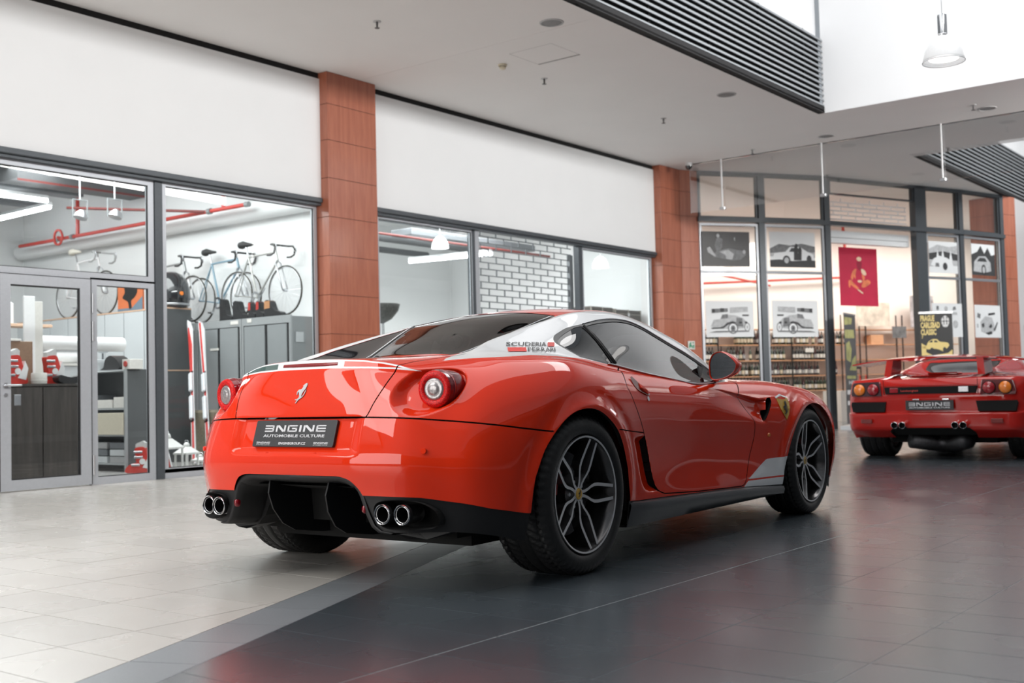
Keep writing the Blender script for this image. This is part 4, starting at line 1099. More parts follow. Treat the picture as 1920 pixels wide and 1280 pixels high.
# tail lamps
for sd in (-1, 1):
    ax = Vector((-1, sd*.16, .0)).normalized()
    o = Vector((-.655, sd*.638, .841)); up = Vector((0, 0, 1)); ex = up.cross(ax).normalized()
    M = frame(o, ex, up, ax)
    t = MB().lathe([(.0795, -.10), (.0805, .012), (.0775, .030)], 48, M).build('tail_lamp', LREDD, COUPE, smooth=True)
    MB().lathe([(.0775, .030), (.072, .040), (.062, .043), (.050, .040), (.0465, .034)], 48, M).build('lamp_ring', LRED, t, smooth=True)
    MB().lathe([(.0465, .034), (.043, .039), (.036, .041), (.030, .038), (.024, .044), (.012, .046), (0, .0465)], 40, M).build('clear_lens', LCLEAR, t, smooth=True)
    MB().lathe([(.0800, .010), (.083, .004), (.083, -.010), (.080, -.012)], 48, M).build('lamp_bezel', LREDD, t, smooth=True)
# high brake light
yz = [(-.168, .957), (-.164, .9525), (.164, .9525), (.168, .957), (.168, .968), (.164, .9725), (-.164, .9725), (-.168, .968)]
bl = MB(); pts = []
for q in np.linspace(-.168, .168, 21):
    for zz, dd in ((.9535, 0), (.957, .004), (.968, .004), (.9715, 0)):
        xx = np.interp(abs(q), [0, .1, .17, .2], [-.7665, -.766, -.7635, -.762])+ (zz-.9535)*.45
        pts.append((xx-dd-.001, q, zz))
bl.add(pts, [(i*4+k_, i*4+k_+1, i*4+5+k_, i*4+4+k_) for i in range(20) for k_ in range(3)])
bl.build('brake_light', mat('brake_strip', (.22, .004, .006), .15, coat=1, noise=.3, nscale=200), lid_o, smooth=True)
# boot badge
xb = lambda y, z: float(np.interp(z, [.725, .83, .938], [-.855, -.818, -.772]))
MB().prism(horse_pts(.004, .838, .088, -1), lambda u, v, d: (xb(u, v)-d-.001, u, v), 0, .004).build('horse_badge', mat('badge_silver', (.42, .42, .43), .4, metal=.4, noise=.05), lid_o)
# dealer plate in its frame
pn = Vector((-.9, 0, .30)).normalized(); pu = Vector((-.036, 0, .116)).normalized()
pf = lambda u, v, d: Vector((-.8745, 0, .6045))+Vector((0, -1, 0))*u+Vector((.30, 0, .955)).normalized()*v+Vector((-.955, 0, .30)).normalized()*d
pl = MB().prism(catmull([(-.245, 0), (-.247, .008), (-.247, .112), (-.243, .118), (.243, .118), (.247, .112), (.247, .008), (.243, 0)], 1), pf, 0, .012).build('number_plate', mat('plate_black', (.018, .019, .022), .45, noise=.1), COUPE)
m = MB(); pg = lambda u, v, d: pf(u, v, d+.0122)
engine_word(m, pg, -.185, .066, .372, .030, slant=.0)
put_text(m, 'AUTOMOBILE CULTURE', pg, -.188, .042, .375, .0125, bold=.02)
engine_word(m, pg, -.222, .0125, .085, .0085); engine_word(m, pg, .130, .0125, .085, .0085)
put_text(m, 'AUTOMOBILE CULTURE', pg, -.222, .0055, .085, .004); put_text(m, 'AUTOMOBILE CULTURE', pg, .130, .0055, .085, .004)
put_text(m, 'ENGINEGROUP.CZ', pg, -.082, .009, .165, .011, bold=.03)
m.build('plate_lettering', LETTER, pl, fix=False)
MB().box(-.247, .247, .0, .0005, .0205, .0213, 0, Matrix.Identity(4)).build('plate_line', BLACKP, pl, loc=(-.8, 0, .55)).hide_render = False
bpy.data.objects.remove(bpy.data.objects['plate_line'])
# parking sensors
for y_, x_, z_ in ((-.672, -.80, .59), (-.147, -.888, .573), (.147, -.888, .573), (.672, -.80, .59)):
    a = Vector((-1, -.35 if y_ < -.5 else (.35 if y_ > .5 else 0), 0)).normalized()
    MB().cyl(Vector((x_, y_, z_))-a*.01, Vector((x_, y_, z_))+a*.004, .011, n=20).build('parking_sensor', RED, COUPE, smooth=True, angle=40)

# diffuser with strakes, reflectors, exhausts
dm = MB()
pts_o = [(-.263, .4865)]+[(-y, z) for y, z in catmull([(.289, .485), (.335, .472), (.368, .445), (.392, .41), (.418, .34), (.445, .285)], 4)]+[(-.475, .262), (-.53, .255)]
ring = [(0.0, .4865)]+[(-y, z) for y, z in pts_o][0:]
ring = [(0, .4865)]+[(abs(y), z) for y, z in pts_o]
vs = []; NR = 6
for y, z in ring:
    ins = .0
    for k_, (dx, sh) in enumerate(((-.012, 0), (-.016, .008), (-.012, .020), (.02, .034), (.12, .05), (.30, .065))):
        f_ = sh
        vs.append((-.885+dx+.06*(y/.5)**2, max(y-f_*.9, 0) if y > .2 else y, z-f_*(.9 if y < .36 else .35)))
n_ = len(ring)
fs = [(i*NR+k_, i*NR+k_+1, (i+1)*NR+k_+1, (i+1)*NR+k_) for i in range(n_-1) for k_ in range(NR-1)]
dm.add(vs, fs); dm.add([(x_, -y, z) for x_, y, z in vs], [f_[::-1] for f_ in fs])
dif = dm.build('diffuser', BLACKP, COUPE, smooth=True, angle=60, fix=False)
# tunnel roof, outer lobes and strakes
tr = MB(); vs = []
xs_ = [-.80, -.60, -.35, -.1]; zt = [.435, .40, .30, .20]
for i, x_ in enumerate(xs_):
    for y_ in (-.46, -.2, 0, .2, .46): vs.append((x_, y_, zt[i]))
tr.add(vs, [(i*5+k_, i*5+k_+1, i*5+6+k_, i*5+5+k_) for i in range(3) for k_ in range(4)])
tr.box(-.60, -.58, -.60, .60, .26, .60)
tr.build('diffuser_tunnel', GAP, dif, fix=False)
for sd in (-1, 1):
    # strake: thin curved fin
    P = [(-.845, .455), (-.86, .40), (-.84, .33), (-.79, .262), (-.72, .225), (-.55, .200), (-.35, .19), (-.35, .32), (-.6, .42)]
    MB().prism(P, lambda u, v, d: (u, sd*(.155+(v-.2)*.10)+sd*d, v), -.004, .004).build('strake', BLACKP, dif)
    Q = [(.30, .43), (.33, .35), (.37, .28), (.42, .235), (.50, .212), (.58, .215), (.68, .245), (.72, .27), (.70, .30), (.45, .30), (.40, .40)]
    MB().prism(Q, lambda u, v, d: (-.70+d+.25*max(0, u-.5), sd*u, v), 0, .12).build('valance_lobe', BLACKP, dif)
    MB().lathe([(0, .012), (.018, .010), (.024, .0), (.024, -.01)], 24, frame((-.850, sd*.392, .350), (0, 1, 0), (0, 0, 1), (-1, 0, 0)) @ Matrix.Diagonal((.5, .8, 1, 1))).build('rear_reflector', LREDD, dif, smooth=True)
    # exhaust pocket
    E_ = EXH; vs = []; n_ = len(E_)
    for dx, s_ in ((0, 1.0), (.03, .97), (.10, .9)):
        for y, z in E_:
            xx = -.868+.055*((y-.42)/.3)**2*1.9
            vs.append((xx+dx, sd*(.585+(y-.585)*s_), .330+(z-.330)*s_))
    fs = [(a_*n_+k_, a_*n_+(k_+1) % n_, (a_+1)*n_+(k_+1) % n_, (a_+1)*n_+k_) for a_ in range(2) for k_ in range(n_)]+[tuple(range(2*n_, 3*n_))]
    MB().add(vs, fs).build('exhaust_pocket', GAP, COUPE, fix=False)
    for y_ in (.499, .590):
        M = frame((-.865+(.018 if y_ > .55 else 0), sd*y_, .333), (0, 1, 0), (0, 0, 1), (-1, 0, 0))
        tp = MB().lathe([(.038, -.10), (.0415, -.02), (.0425, .0), (.0405, .003), (.0375, .001), (.036, -.01), (.034, -.09)], 40, M, mis=[0, 1, 0, 0, 1, 1]).build('exhaust_tip', [CHROME, BLACKP], COUPE, smooth=True, angle=50)
        MB().lathe([(.033, -.006), (.0345, -.004), (.033, -.002), (.0315, -.004)], 36, M, closed=True).build('inner_ring', CHROME, tp, smooth=True)
        MB().lathe([(0, -.07), (.034, -.07)], 24, M).build('pipe_mouth', GAP, tp)
        for k_ in range(6):
            a = math.radians(30+60*k_)
            MB().cyl(M @ Vector((.0335*math.cos(a), .0335*math.sin(a), -.005)), M @ Vector((.0385*math.cos(a), .0385*math.sin(a), -.003)), .0012, n=5).build('ring_stay', CHROME, tp)

# flank details
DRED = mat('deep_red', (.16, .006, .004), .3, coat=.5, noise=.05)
for sd, dd in ((-1, door_s[0]), (1, door_s[1])):
    # door handle: flush pull in a shallow cup
    p, n = on_skin(.612, .832, 0)
    ex = Vector((.80, 0, -.28)).normalized(); ex = (ex-n*ex.dot(n)).normalized(); ey = n.cross(ex)
    M = frame(p, ex, ey, n); O = catmull([(-.075, .022), (-.060, .040), (-.02, .026), (.045, .0), (.078, -.014), (.070, -.026), (.02, -.032), (-.035, -.030), (-.066, -.010)], 3, True)
    mirror = Matrix.Diagonal((1, -1, 1, 1)) if sd == 1 else Matrix.Identity(4)
    cup = MB().prism(O, lambda u, v, d: mirror @ (M @ Vector((u, v, d))), .0005, .0025).build('handle_cup', mat('deep_red', (.16, .006, .004), .3, coat=.5, noise=.05), dd)
    B_ = [(-.010, .018, .004), (.018, .004, .012), (.048, -.008, .012), (.070, -.016, .006), (.060, -.026, .004), (.020, -.022, .010), (-.006, -.012, .010)]
    b = MB(); b.add([mirror @ (M @ Vector(q)) for q in B_]+[mirror @ (M @ Vector((q[0], q[1], .001))) for q in B_], [tuple(range(7))]+[(k_, (k_+1) % 7, 7+(k_+1) % 7, 7+k_) for k_ in range(7)])
    b.build('handle_grip', RED, dd)
    p, n = on_skin(.66, .772, 0)
    MB().cyl(mirror @ p, mirror @ (p+n*.004), .012, n=20).build('door_lock', CHROME, dd, smooth=True, angle=40)
    p, n = on_skin(2.155, .528, 0)
    MB().cyl(mirror @ p, mirror @ (p+n*.008), .013, .010, n=18).build('side_repeater', ORANGE, COUPE, smooth=True, angle=50)
    # wing vent: black throat
    vs = [mirror @ (on_skin(u, v, 0)[0]+Vector((-.005, .0, 0))) for u, v in VENT]; vs2 = [v_+Vector((.10, -sd*.09, 0)) for v_ in vs]
    N_ = len(vs)
    MB().add(vs+vs2, [(k_, (k_+1) % N_, N_+(k_+1) % N_, N_+k_) for k_ in range(N_)]+[tuple(range(N_, 2*N_))]).build('wing_vent', GAP, COUPE, fix=False)
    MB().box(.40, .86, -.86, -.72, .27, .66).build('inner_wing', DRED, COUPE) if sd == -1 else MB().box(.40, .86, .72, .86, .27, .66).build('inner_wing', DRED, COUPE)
    MB().box(1.4, 2.3, -.80, -.66, .5, .78).build('inner_wing', GAP, COUPE) if sd == -1 else MB().box(1.4, 2.3, .66, .80, .5, .78).build('inner_wing', GAP, COUPE)
    # shield badge
    SH = [(2.315, .748), (2.340, .742), (2.385, .737), (2.425, .740), (2.450, .748), (2.452, .715), (2.440, .68), (2.415, .645), (2.383, .612), (2.350, .640), (2.322, .675), (2.311, .715)]
    vs = [on_skin(u, v, .0015)[0] for u, v in SH]; sh = MB().add([mirror @ v_ for v_ in vs]+[mirror @ (v_+Vector((0, -.003, 0))) for v_ in vs], [tuple(range(12)), tuple(range(23, 11, -1))]+[(k_, (k_+1) % 12, 12+(k_+1) % 12, 12+k_) for k_ in range(12)]).build('shield_badge', YELLOW, COUPE)
    HP = horse_pts(2.380, .680, .095, 1)
    y0 = min((mirror @ v_).y for v_ in vs) if sd == -1 else max((mirror @ v_).y for v_ in vs)
    yb = lambda u, v: on_skin(u, v, .0062)[0].y*(1 if sd == -1 else -1)
    MB().prism(HP, lambda u, v, d: Vector((u, yb(u, v)+sd*d, v)), 0, .0008).build('horse', BLACK, sh)
    TOPS = [(2.300, .754), (2.38, .772), (2.460, .752), (2.455, .744), (2.38, .762), (2.305, .745)]
    MB().prism(TOPS, lambda u, v, d: Vector((u, on_skin(u, v, .003)[0].y*(1 if sd == -1 else -1)+sd*d, v)), 0, .001).build('shield_top', WHITE, sh)
# team lettering on the near buttress
OUT = np.isin(np.arange(len(S.V)), np.unique(S.T[S.L == S.lab('white')])) & (S.V[:, 1] < -.515) & (S.V[:, 0] < .5)
VB = S.V[OUT]
def but(u, v, d):
    """point on the buttress flank; u 0..1 along the sticker, v 0..1 up"""
    x = (-.190+.280*u)*(1-v)+(-.077+.262*u)*v; z = 1.0015+.0495*v
    i = np.argpartition(np.hypot(VB[:, 0]-x, VB[:, 2]-z), 40)[:40]; a = VB[i, 0]-x; b = VB[i, 2]-z
    A = np.stack([np.ones(40), a, b, a*a, a*b, b*b], 1); c = np.linalg.lstsq(A, VB[i, 1], rcond=None)[0]
    n = Vector((-c[1], 1, -c[2])).normalized()*-1
    return Vector((x, c[0], z))+n*(.003+d)
tm_ = MB(); put_text(tm_, 'SCUDERIA', but, .0, .58, .775, .42, bold=.012); put_text(tm_, 'FERRARI', but, .365, .02, .635, .42, bold=.012)
tm_.build('team_lettering', BLACK, COUPE, fix=False)
for (a0, a1, b0, b1) in ((.81, .985, .58, 1.0), (.02, .335, .02, .44)):
    n_ = 8; vs = [but(a0+(a1-a0)*k_/n_, zz, 0) for k_ in range(n_+1) for zz in (b0, b1)]
    MB().add(vs, [(2*k_, 2*k_+2, 2*k_+3, 2*k_+1) for k_ in range(n_)]).build('lettering_bar', mat('sticker_red', (.72, .03, .015), .5, noise=.02), COUPE, fix=False)
m_ = MB(); sc_ = lambda u, v, d: Vector((u, -.929-d, v))
put_text(m_, 'pininfarina', sc_, .56, .247, .10, .016, bold=.0); m_.build('sill_script', BLACK, COUPE, fix=False)
# door mirrors
for sd in (-1, 1):
    rim = catmull([(.868, .905), (.868, .960), (.890, 1.005), (.935, 1.020), (.985, 1.000), (1.030, .955), (1.030, .925), (1.005, .893), (.950, .868), (.892, .862), (.872, .878)], 4, True)
    cyy = sum(q[0] for q in rim)/len(rim); czz = sum(q[1] for q in rim)/len(rim); vs = []; n_ = len(rim)
    for dx, s_ in ((-.006, .93), (-.012, .975), (-.004, 1.0), (.03, 1.02), (.075, .93), (.105, .70), (.118, .35)):
        for y, z in rim: vs.append((1.475+dx, sd*(cyy+(y-cyy)*s_), czz+(z-czz)*s_))
    fs = [(a*n_+k_, a*n_+(k_+1) % n_, (a+1)*n_+(k_+1) % n_, (a+1)*n_+k_) for a in range(6) for k_ in range(n_)]+[tuple(range(6*n_, 7*n_))]
    mi = MB().add(vs, fs).build('door_mirror', RED, COUPE, smooth=True, angle=60)
    gv = [(1.4725, sd*(cyy+(y-cyy)*.93), czz+(z-czz)*.93) for y, z in rim]
    MB().add(gv, [tuple(range(n_))]).build('mirror_glass', mat('mirror', (.75, .77, .8), .02, metal=1, noise=.01), mi)
    MB().tube([(1.70, sd*.755, .905), (1.62, sd*.81, .918), (1.52, sd*.885, .935)], [.013, .014, .016], 12).build('mirror_stalk', RED, mi, smooth=True)
    MB().tube([(1.73, sd*.77, .866), (1.64, sd*.83, .872), (1.52, sd*.895, .885)], [.018, .019, .020], 12).build('mirror_stalk', RED, mi, smooth=True)
    MB().add([(1.60, sd*.752, .868), (1.88, sd*.735, .872), (1.76, sd*.690, .945), (1.62, sd*.728, .945)]+[(1.60, sd*.742, .868), (1.88, sd*.725, .872), (1.76, sd*.680, .945), (1.62, sd*.718, .945)], [(0, 1, 2, 3), (4, 5, 6, 7), (0, 1, 5, 4), (1, 2, 6, 5), (2, 3, 7, 6), (0, 3, 7, 4)]).build('mirror_sail', BLACKP, mi)
# cabin
seatm = mat('leather_black', (.035, .03, .028), .5, noise=.1, bump=.2, bscale=120)
for sd in (-1, 1):
    st = MB().bbox(.62, 1.12, sd*.37-.25, sd*.37+.25, .28, .44, .05)
    st.bbox(-.06, .06, -.24, .24, 0, .52, .05, 0, T(.62, sd*.37, .42) @ Matrix.Rotation(math.radians(-14), 4, 'Y'))
    s_o = st.build('seat', seatm, COUPE, smooth=True, angle=30)
    MB().bbox(-.045, .045, -.13, .13, 0, .17, .04, 0, T(.49, sd*.37, .945) @ Matrix.Rotation(math.radians(-10), 4, 'Y')).build('headrest', seatm, s_o, smooth=True, angle=30)
MB().bbox(1.50, 2.0, -.70, .70, .55, .82, .07).build('dashboard', INTER, COUPE, smooth=True, angle=40)
MB().tube([(1.42+.05*math.sin(a), .37+.18*math.cos(a), .80+.17*math.sin(a)) for a in np.linspace(0, 2*math.pi, 25)[:-1]], .014, 8, closed=True).build('steering_wheel', seatm, COUPE, smooth=True)
MB().bbox(-.25, .45, -.66, .66, .70, .86, .04).build('parcel_shelf', INTER, COUPE)
MB().box(.3, 2.1, -.82, -.80, .3, .80).box(.3, 2.1, .80, .82, .3, .80).box(.25, .3, -.8, .8, .2, .8).build('cabin_side', INTER, COUPE)

# ------------------------------------------------------------------ the wedge-shaped mid-engined car in the background
WEDGE = thing('car', 'red wedge-shaped sports car with a high rear wing parked in the background at right', 'car', (13.13, 3.95, 0), math.radians(.5))
def wedge_cage():
    def wr(dx, y, k=1.0): return [(-.60+dx, y*.93, .235), (-.775+dx, y*.985, .33), (-.80+dx, y, .497), (-.748+dx, y*.99, .512), (-.765+dx, y*.985, .63), (-.765+dx, y*.98, .70), (-.745+dx, y*.97, .80), (-.70+dx, y*.955, .866)]
    WR = [wr(0, 0), wr(0, .20), wr(.003, .40), wr(.01, .58), wr(.03, .75), wr(.085, .895)]
    WR[5] = [(x, y, z) for x, y, z in WR[5]]
    def st(x, w, sh, tops, dz=0):
        return [(x, w*.94, .22), (x, w*.985, .33), (x, w, .495), (x, w*.992, .515), (x, w*.99, .63), (x, w*.985, .70), (x, w*.965, min(.80, sh-.05)), (x, w*.93, sh)]+[(x, y, z) for y, z in tops]
    ST = [st(-.47, .985, .862, [(.76, .882), (.60, .893), (.44, .897), (.22, .884), (0, .884)]),
          st(-.10, 1.0, .862, [(.77, .890), (.61, .925), (.46, .952), (.24, .884), (0, .884)]),
          st(.33, .995, .85, [(.78, .893), (.64, .975), (.48, 1.030), (.26, .90), (0, .90)]),
          st(.66, .965, .835, [(.80, .878), (.67, .990), (.53, 1.075), (.28, 1.085), (0, 1.09)]),
          st(1.2, .94, .80, [(.81, .840), (.68, .975), (.51, 1.078), (.28, 1.102), (0, 1.106)]),
          st(1.7, .94, .76, [(.81, .795), (.72, .880), (.60, .960), (.32, 1.012), (0, 1.022)]),
          st(2.25, .96, .715, [(.80, .735), (.66, .742), (.50, .775), (.28, .80), (0, .806)]),
          st(2.75, .955, .64, [(.78, .655), (.62, .660), (.46, .655), (.26, .66), (0, .665)])]
    ST[-1] = [(x, y, min(z, .675) if i == 7 else min(z+.02, .685) if i > 7 else min(z, .635 if i == 6 else z)) for i, (x, y, z) in enumerate(ST[-1])]
    def fr(x, y): return [(x-.05, y*.95, .16), (x+.03, y, .24), (x+.05, y, .32), (x+.05, y, .335), (x+.02, y, .42), (x-.02, y, .47), (x-.07, y*.98, .51), (x-.13, y*.96, .53)]
    FR = [fr(3.12, .86), fr(3.26, .70), fr(3.33, .54), fr(3.37, .36), fr(3.39, .18), fr(3.39, 0)]
    return WR, ST, FR
def assemble(WR, ST, FR, R, K, crease_rows=()):
    idx = {}; P = []
    def vid(p):
        k = tuple(round(c, 5) for c in p)
        if k not in idx: idx[k] = len(P); P.append(p)
        return idx[k]
    V = [[vid(p) for p in c[:R+1]] for c in WR+ST+FR]; F = []; cre = {}
    for a, b in zip(V[:-1], V[1:]):
        for r in range(R): F.append((a[r], b[r], b[r+1], a[r+1]))
    tops = [[V[K-k][R] for k in range(K+1)]]+[[vid(p) for p in s_[R:]] for s_ in ST]+[[V[len(WR)+len(ST)+k][R] for k in range(K+1)]]
    for a, b in zip(tops[:-1], tops[1:]):
        for r in range(K): F.append((a[r], b[r], b[r+1], a[r+1]))
    for r, i0, i1, w in crease_rows:
        for i in range(i0, min(i1, len(V)-1)): a, b = V[i][r], V[i+1][r]; cre[(min(a, b), max(a, b))] = w
    for i in range(2, 5): a, b = tops[i][3], tops[i+1][3]; cre[(min(a, b), max(a, b))] = .8
    return P, F, cre
WR_, ST_, FR_ = wedge_cage()
co2, q2 = subdivide_cage(*assemble(WR_, ST_, FR_, 7, 5, [(2, 0, 14, .9), (3, 0, 14, .9), (7, 0, 6, .7), (1, 0, 6, .4)]), 3)
S = Skin(co2, q2)
A2 = [(-.40, .05), (-.40, .30)]+[(.40*math.cos(math.radians(a)), .33+.385*math.sin(math.radians(a))) for a in range(175, 4, -10)]+[(.40, .30), (.40, .05)]
region(A2, XZ, 'hole', lambda v: v[:, 1] < -.6)
region([(x_*.97+2.62, .30+(z_-.33)*.86 if z_ > .3 else z_) for x_, z_ in A2], XZ, 'hole', lambda v: v[:, 1] < -.6)
region([(.52, .90), (.62, 1.02), (.80, 1.068), (1.2, 1.06), (1.62, .93), (1.80, .835), (1.2, .865)], XZ, 'window', lambda v: (v[:, 1] < -.5) & (v[:, 0] > .3))
region([(1.35, -.1), (1.35, .45), (1.75, .54), (2.17, .50), (2.22, 0), (2.22, -.1)], XY, 'window', lambda v: (v[:, 2] > .7) & (v[:, 0] > 1.2))
region([(.37, -.1), (.37, .395), (.60, .40), (.60, -.1)], XY, 'backlight', lambda v: (v[:, 2] > .87) & (v[:, 0] < .9))
region([(-.42, -.1), (-.42, .30), (.30, .33), (.30, -.1)], XY, 'engine_bay', lambda v: (v[:, 2] > .85))
region([(-.1, .18), (.42, .18), (.45, .30), (.40, .345), (-.1, .345)], YZ, 'under_valance', lambda v: v[:, 0] < -.3)
def part2(name, labs, mats, parent=None, off=0.0):
    pcs = []
    for lb, mi in labs:
        Vp, Tp, Np, _ = S.piece([lb], off)
        if len(Tp): pcs.append((Vp, Tp, Np, mi))
    return skin_obj(name, pcs, mats, parent or WEDGE)
RED2 = mat('red_paint_deep', (.46, .014, .009), .45, coat=1.0, coat_rough=.03, spec=.0, noise=.02, nscale=3)
part2('bodywork', [('body', 0)], [RED2])
part2('side_window', [('window', 0)], [DARKGLASS], off=-.003)
part2('rear_window', [('backlight', 0)], [DARKGLASS], off=-.003)
part2('under_valance', [('under_valance', 0)], [GAP], off=-.03)
part2('engine_bay', [('engine_bay', 0)], [GAP], off=-.03)
MB().box(-.35, 3.0, -.56, .56, .17, .42).box(.42, 2.2, -.82, .82, .14, .40).build('floor_pan', GAP, WEDGE)
MB().tube([(-.5, .3, .20), (-.3, .1, .16), (-.3, -.1, .16), (-.5, -.3, .2)], .09, 10).build('silencer', mat('silencer_steel', (.06, .06, .065), .45, metal=.7, noise=.2), WEDGE, smooth=True)
# engine cover ribs between the buttresses
for k, (x_, z_) in enumerate(((-.36, .895), (-.20, .90), (-.04, .905), (.12, .912), (.26, .92))):
    MB().bbox(x_-.05, x_+.02, -.30, .30, z_-.006, z_+.006, .004).build('cover_rib', RED2, WEDGE)
MB().bbox(-.30, -.10, -.16, .16, .905, .935, .01).build('engine_scoop', RED2, WEDGE)
# rear wing on two struts
sp = []
for y_ in np.linspace(-.93, .93, 15):
    u = abs(y_)/.93; zc2 = 1.093-.058*u**2.2; x0_ = -.60+.10*u**3; x1_ = -.26+.30*u**4; th = .021*(1-.75*u**3)
    sp.append([(x0_, y_, zc2+.012), ((x0_+x1_)/2, y_, zc2+.010+th), (x1_, y_, zc2-.01+th*.5), (x1_, y_, zc2-.012-th*.3), ((x0_+x1_)/2, y_, zc2-.004-th*.6), (x0_, y_, zc2-.002)])
vs = [q for r in sp for q in r]; fs = [(i*6+k, i*6+(k+1) % 6, i*6+6+(k+1) % 6, i*6+6+k) for i in range(14) for k in range(6)]+[tuple(range(6)), tuple(range(84, 90))]
MB().add(vs, fs).build('rear_wing', RED2, WEDGE, smooth=True, angle=50)
for sd in (-1, 1):
    MB().prism([(-.62, .90), (-.30, .93), (-.27, .97), (-.30, 1.085), (-.58, 1.085)], lambda u, v, d: (u, sd*(.475+(1.085-v)*.12)+d, v), -.035, .035).build('wing_strut', RED2, WEDGE)
    # lamp cluster
    P = [(.515, .690), (.852, .690), (.862, .72), (.838, .825), (.825, .838), (.545, .846), (.535, .83)]
    cl = MB().prism(P, lambda u, v, d: (-.772-d+.16*max(0, u-.60)**1.3, sd*u, v), -.05, .006).build('lamp_cluster', mat('cluster_plum', (.05, .004, .010), .15, coat=1, noise=.1), WEDGE)
    for y_, m_ in ((.762, ORANGE), (.605, mat('lamp_cherry', (.33, .004, .012), .12, coat=1, noise=.1, nscale=60))):
        M = frame((-.775+.16*max(0, y_-.60)**1.3, sd*y_, .760), (0, 1, 0), (0, 0, 1), (-1, 0, 0))
        MB().lathe([(.062, -.005), (.062, .012), (.053, .022), (.035, .030), (.015, .034), (0, .035)], 36, M).build('round_lamp', m_, cl, smooth=True, angle=50)
        MB().lathe([(.062, .004), (.066, .012), (.069, .004)], 36, M).build('lamp_surround', BLACKP, cl, smooth=True)
    P = [(.490, .516), (.850, .516), (.868, .60), (.858, .626), (.470, .626)]
    MB().prism(P, lambda u, v, d: (-.770-d+.16*max(0, u-.60)**1.3, sd*u, v), -.06, .004).build('air_outlet', GAP, WEDGE)
    MB().bbox(-.812, -.80, min(sd*.62, sd*.74), max(sd*.62, sd*.74), .395, .44, .003).build('bumper_reflector', mat('reflector_dark_red', (.16, .01, .008), .3, noise=.1), WEDGE)
    for y_ in (.275, .357):
        M = frame((-.87, sd*y_, .375), (0, 1, 0), (0, 0, 1), (-1, 0, 0))
        tp = MB().lathe([(.032, -.28), (.036, -.02), (.0365, 0), (.033, .003), (.030, -.01), (.029, -.2)], 28, M, mis=[0, 0, 0, 0, 1, 1]).build('exhaust_tip', [CHROME, BLACKP], WEDGE, smooth=True, angle=50)
        MB().lathe([(0, -.06), (.030, -.06)], 20, M).build('pipe_mouth', GAP, tp)
    MB().tube([(-.62, sd*.31, .37), (-.45, sd*.28, .30), (-.38, sd*.2, .22), (-.3, sd*.05, .20)], .060, 10).build('exhaust_pipe', BLACKP, WEDGE, smooth=True)
# centre panel, reversing lamps, script, plate
MB().prism([(-.472, .708), (.472, .708), (.484, .783), (-.484, .783)], lambda u, v, d: (-.771-d, u, v), -.05, .003).build('centre_grille', GAP, WEDGE)
MB().bbox(-.782, -.77, .335, .425, .722, .772, .004).build('fog_lamp', mat('lamp_cherry', (.33, .004, .012)), WEDGE)
MB().bbox(-.782, -.77, -.40, -.30, .720, .776, .004).build('reversing_lamp', mat('reversing_white', (.75, .75, .77), .25, coat=1, noise=.08), WEDGE)
m = MB(); put_text(m, 'Lamborghini', lambda u, v, d: (-.7755-d, -u, v), -.305, .732, .185, .020, bold=.02)
m.build('script', mat('script_red', (.55, .03, .02), .4, noise=.05), WEDGE, fix=False)
p2 = lambda u, v, d: (-.790-d, -u, v)
pl = MB().prism([(-.250, .535), (.250, .535), (.250, .637), (-.250, .637)], p2, 0, .01).build('number_plate', mat('plate_black', (.018, .019, .022)), WEDGE)
m = MB(); pg2 = lambda u, v, d: p2(u, v, d+.0105)
engine_word(m, pg2, -.215, .577, .43, .038); put_text(m, 'AUTOMOBILE CULTURE', pg2, -.215, .552, .43, .015, bold=.03)
m.build('plate_lettering', LETTER, pl, fix=False)
for y_ in (-.17, .14): MB().bbox(-.80, -.785, y_-.035, y_+.035, .640, .652, .003).build('plate_lamp', CHROME, WEDGE)
# details of seams
for sd in (-1, 1): MB().box(-.774, -.768, sd*.492-.002, sd*.492+.002, .70, .86).build('panel_gap', GAP, WEDGE)
MB().box(-.772, -.765, -.49, .49, .790, .794).build('panel_gap', GAP, WEDGE)
for x_, sd in ((0, -1), (0, 1), (2.62, -1), (2.62, 1)):
    R2, W2_ = (.335, .335) if x_ < 1 else (.315, .245)
    wheel(WEDGE, (x_, sd*(.80 if x_ < 1 else .80), R2-.002), 0 if sd < 0 else math.pi, R2, W2_, style='disc')

# ------------------------------------------------------------------ things on the ceiling
SPR = mat('sprinkler_metal', (.10, .10, .10), .4, metal=.7, noise=.1)
s0_ = thing('sprinkler', 'small pendent sprinkler head, nearest the top left of the ceiling', 'sprinkler', (8.76, 8.48, zc), group='ceiling sprinklers')
MB().cyl((0, 0, 0), (0, 0, -.006), .045, n=20).build('rose', mat('rose_white', (.5, .5, .5), .4, noise=.05), s0_)
MB().cyl((0, 0, -.006), (0, 0, -.07), .013, .010, n=10).cyl((0, 0, -.07), (0, 0, -.075), .028, n=14).build('head', SPR, s0_)
for i, (x, y, l) in enumerate(((11.79, 8.47, 'small sprinkler head right of the cream smoke detector'), (14.74, 8.43, 'small sprinkler head between the smoke detector and the dome camera'),
              (17.72, 8.44, 'small sprinkler head just this side of the hanging glass near the angled pillar'), (17.19, 4.69, 'small sprinkler head beside the round speaker at the far right'),
              (20.9, 8.43, 'small sprinkler head seen through the hanging glass'), (20.0, 5.9, 'sprinkler head behind the hanging glass near the far louvres'))):
    dup(s0_, (x, y, zc), label=l)
sp0 = thing('ceiling_speaker', 'round flush ceiling speaker nearest the viewer beside the louvre band', 'speaker', (10.05, 7.10, zc), group='round ceiling speakers')
MB().lathe([(.135, 0), (.130, -.008), (.115, -.010), (.112, -.004)], 36).build('speaker_rim', mat('speaker_rim', (.42, .42, .42), .5, noise=.05), sp0, smooth=True, angle=40)
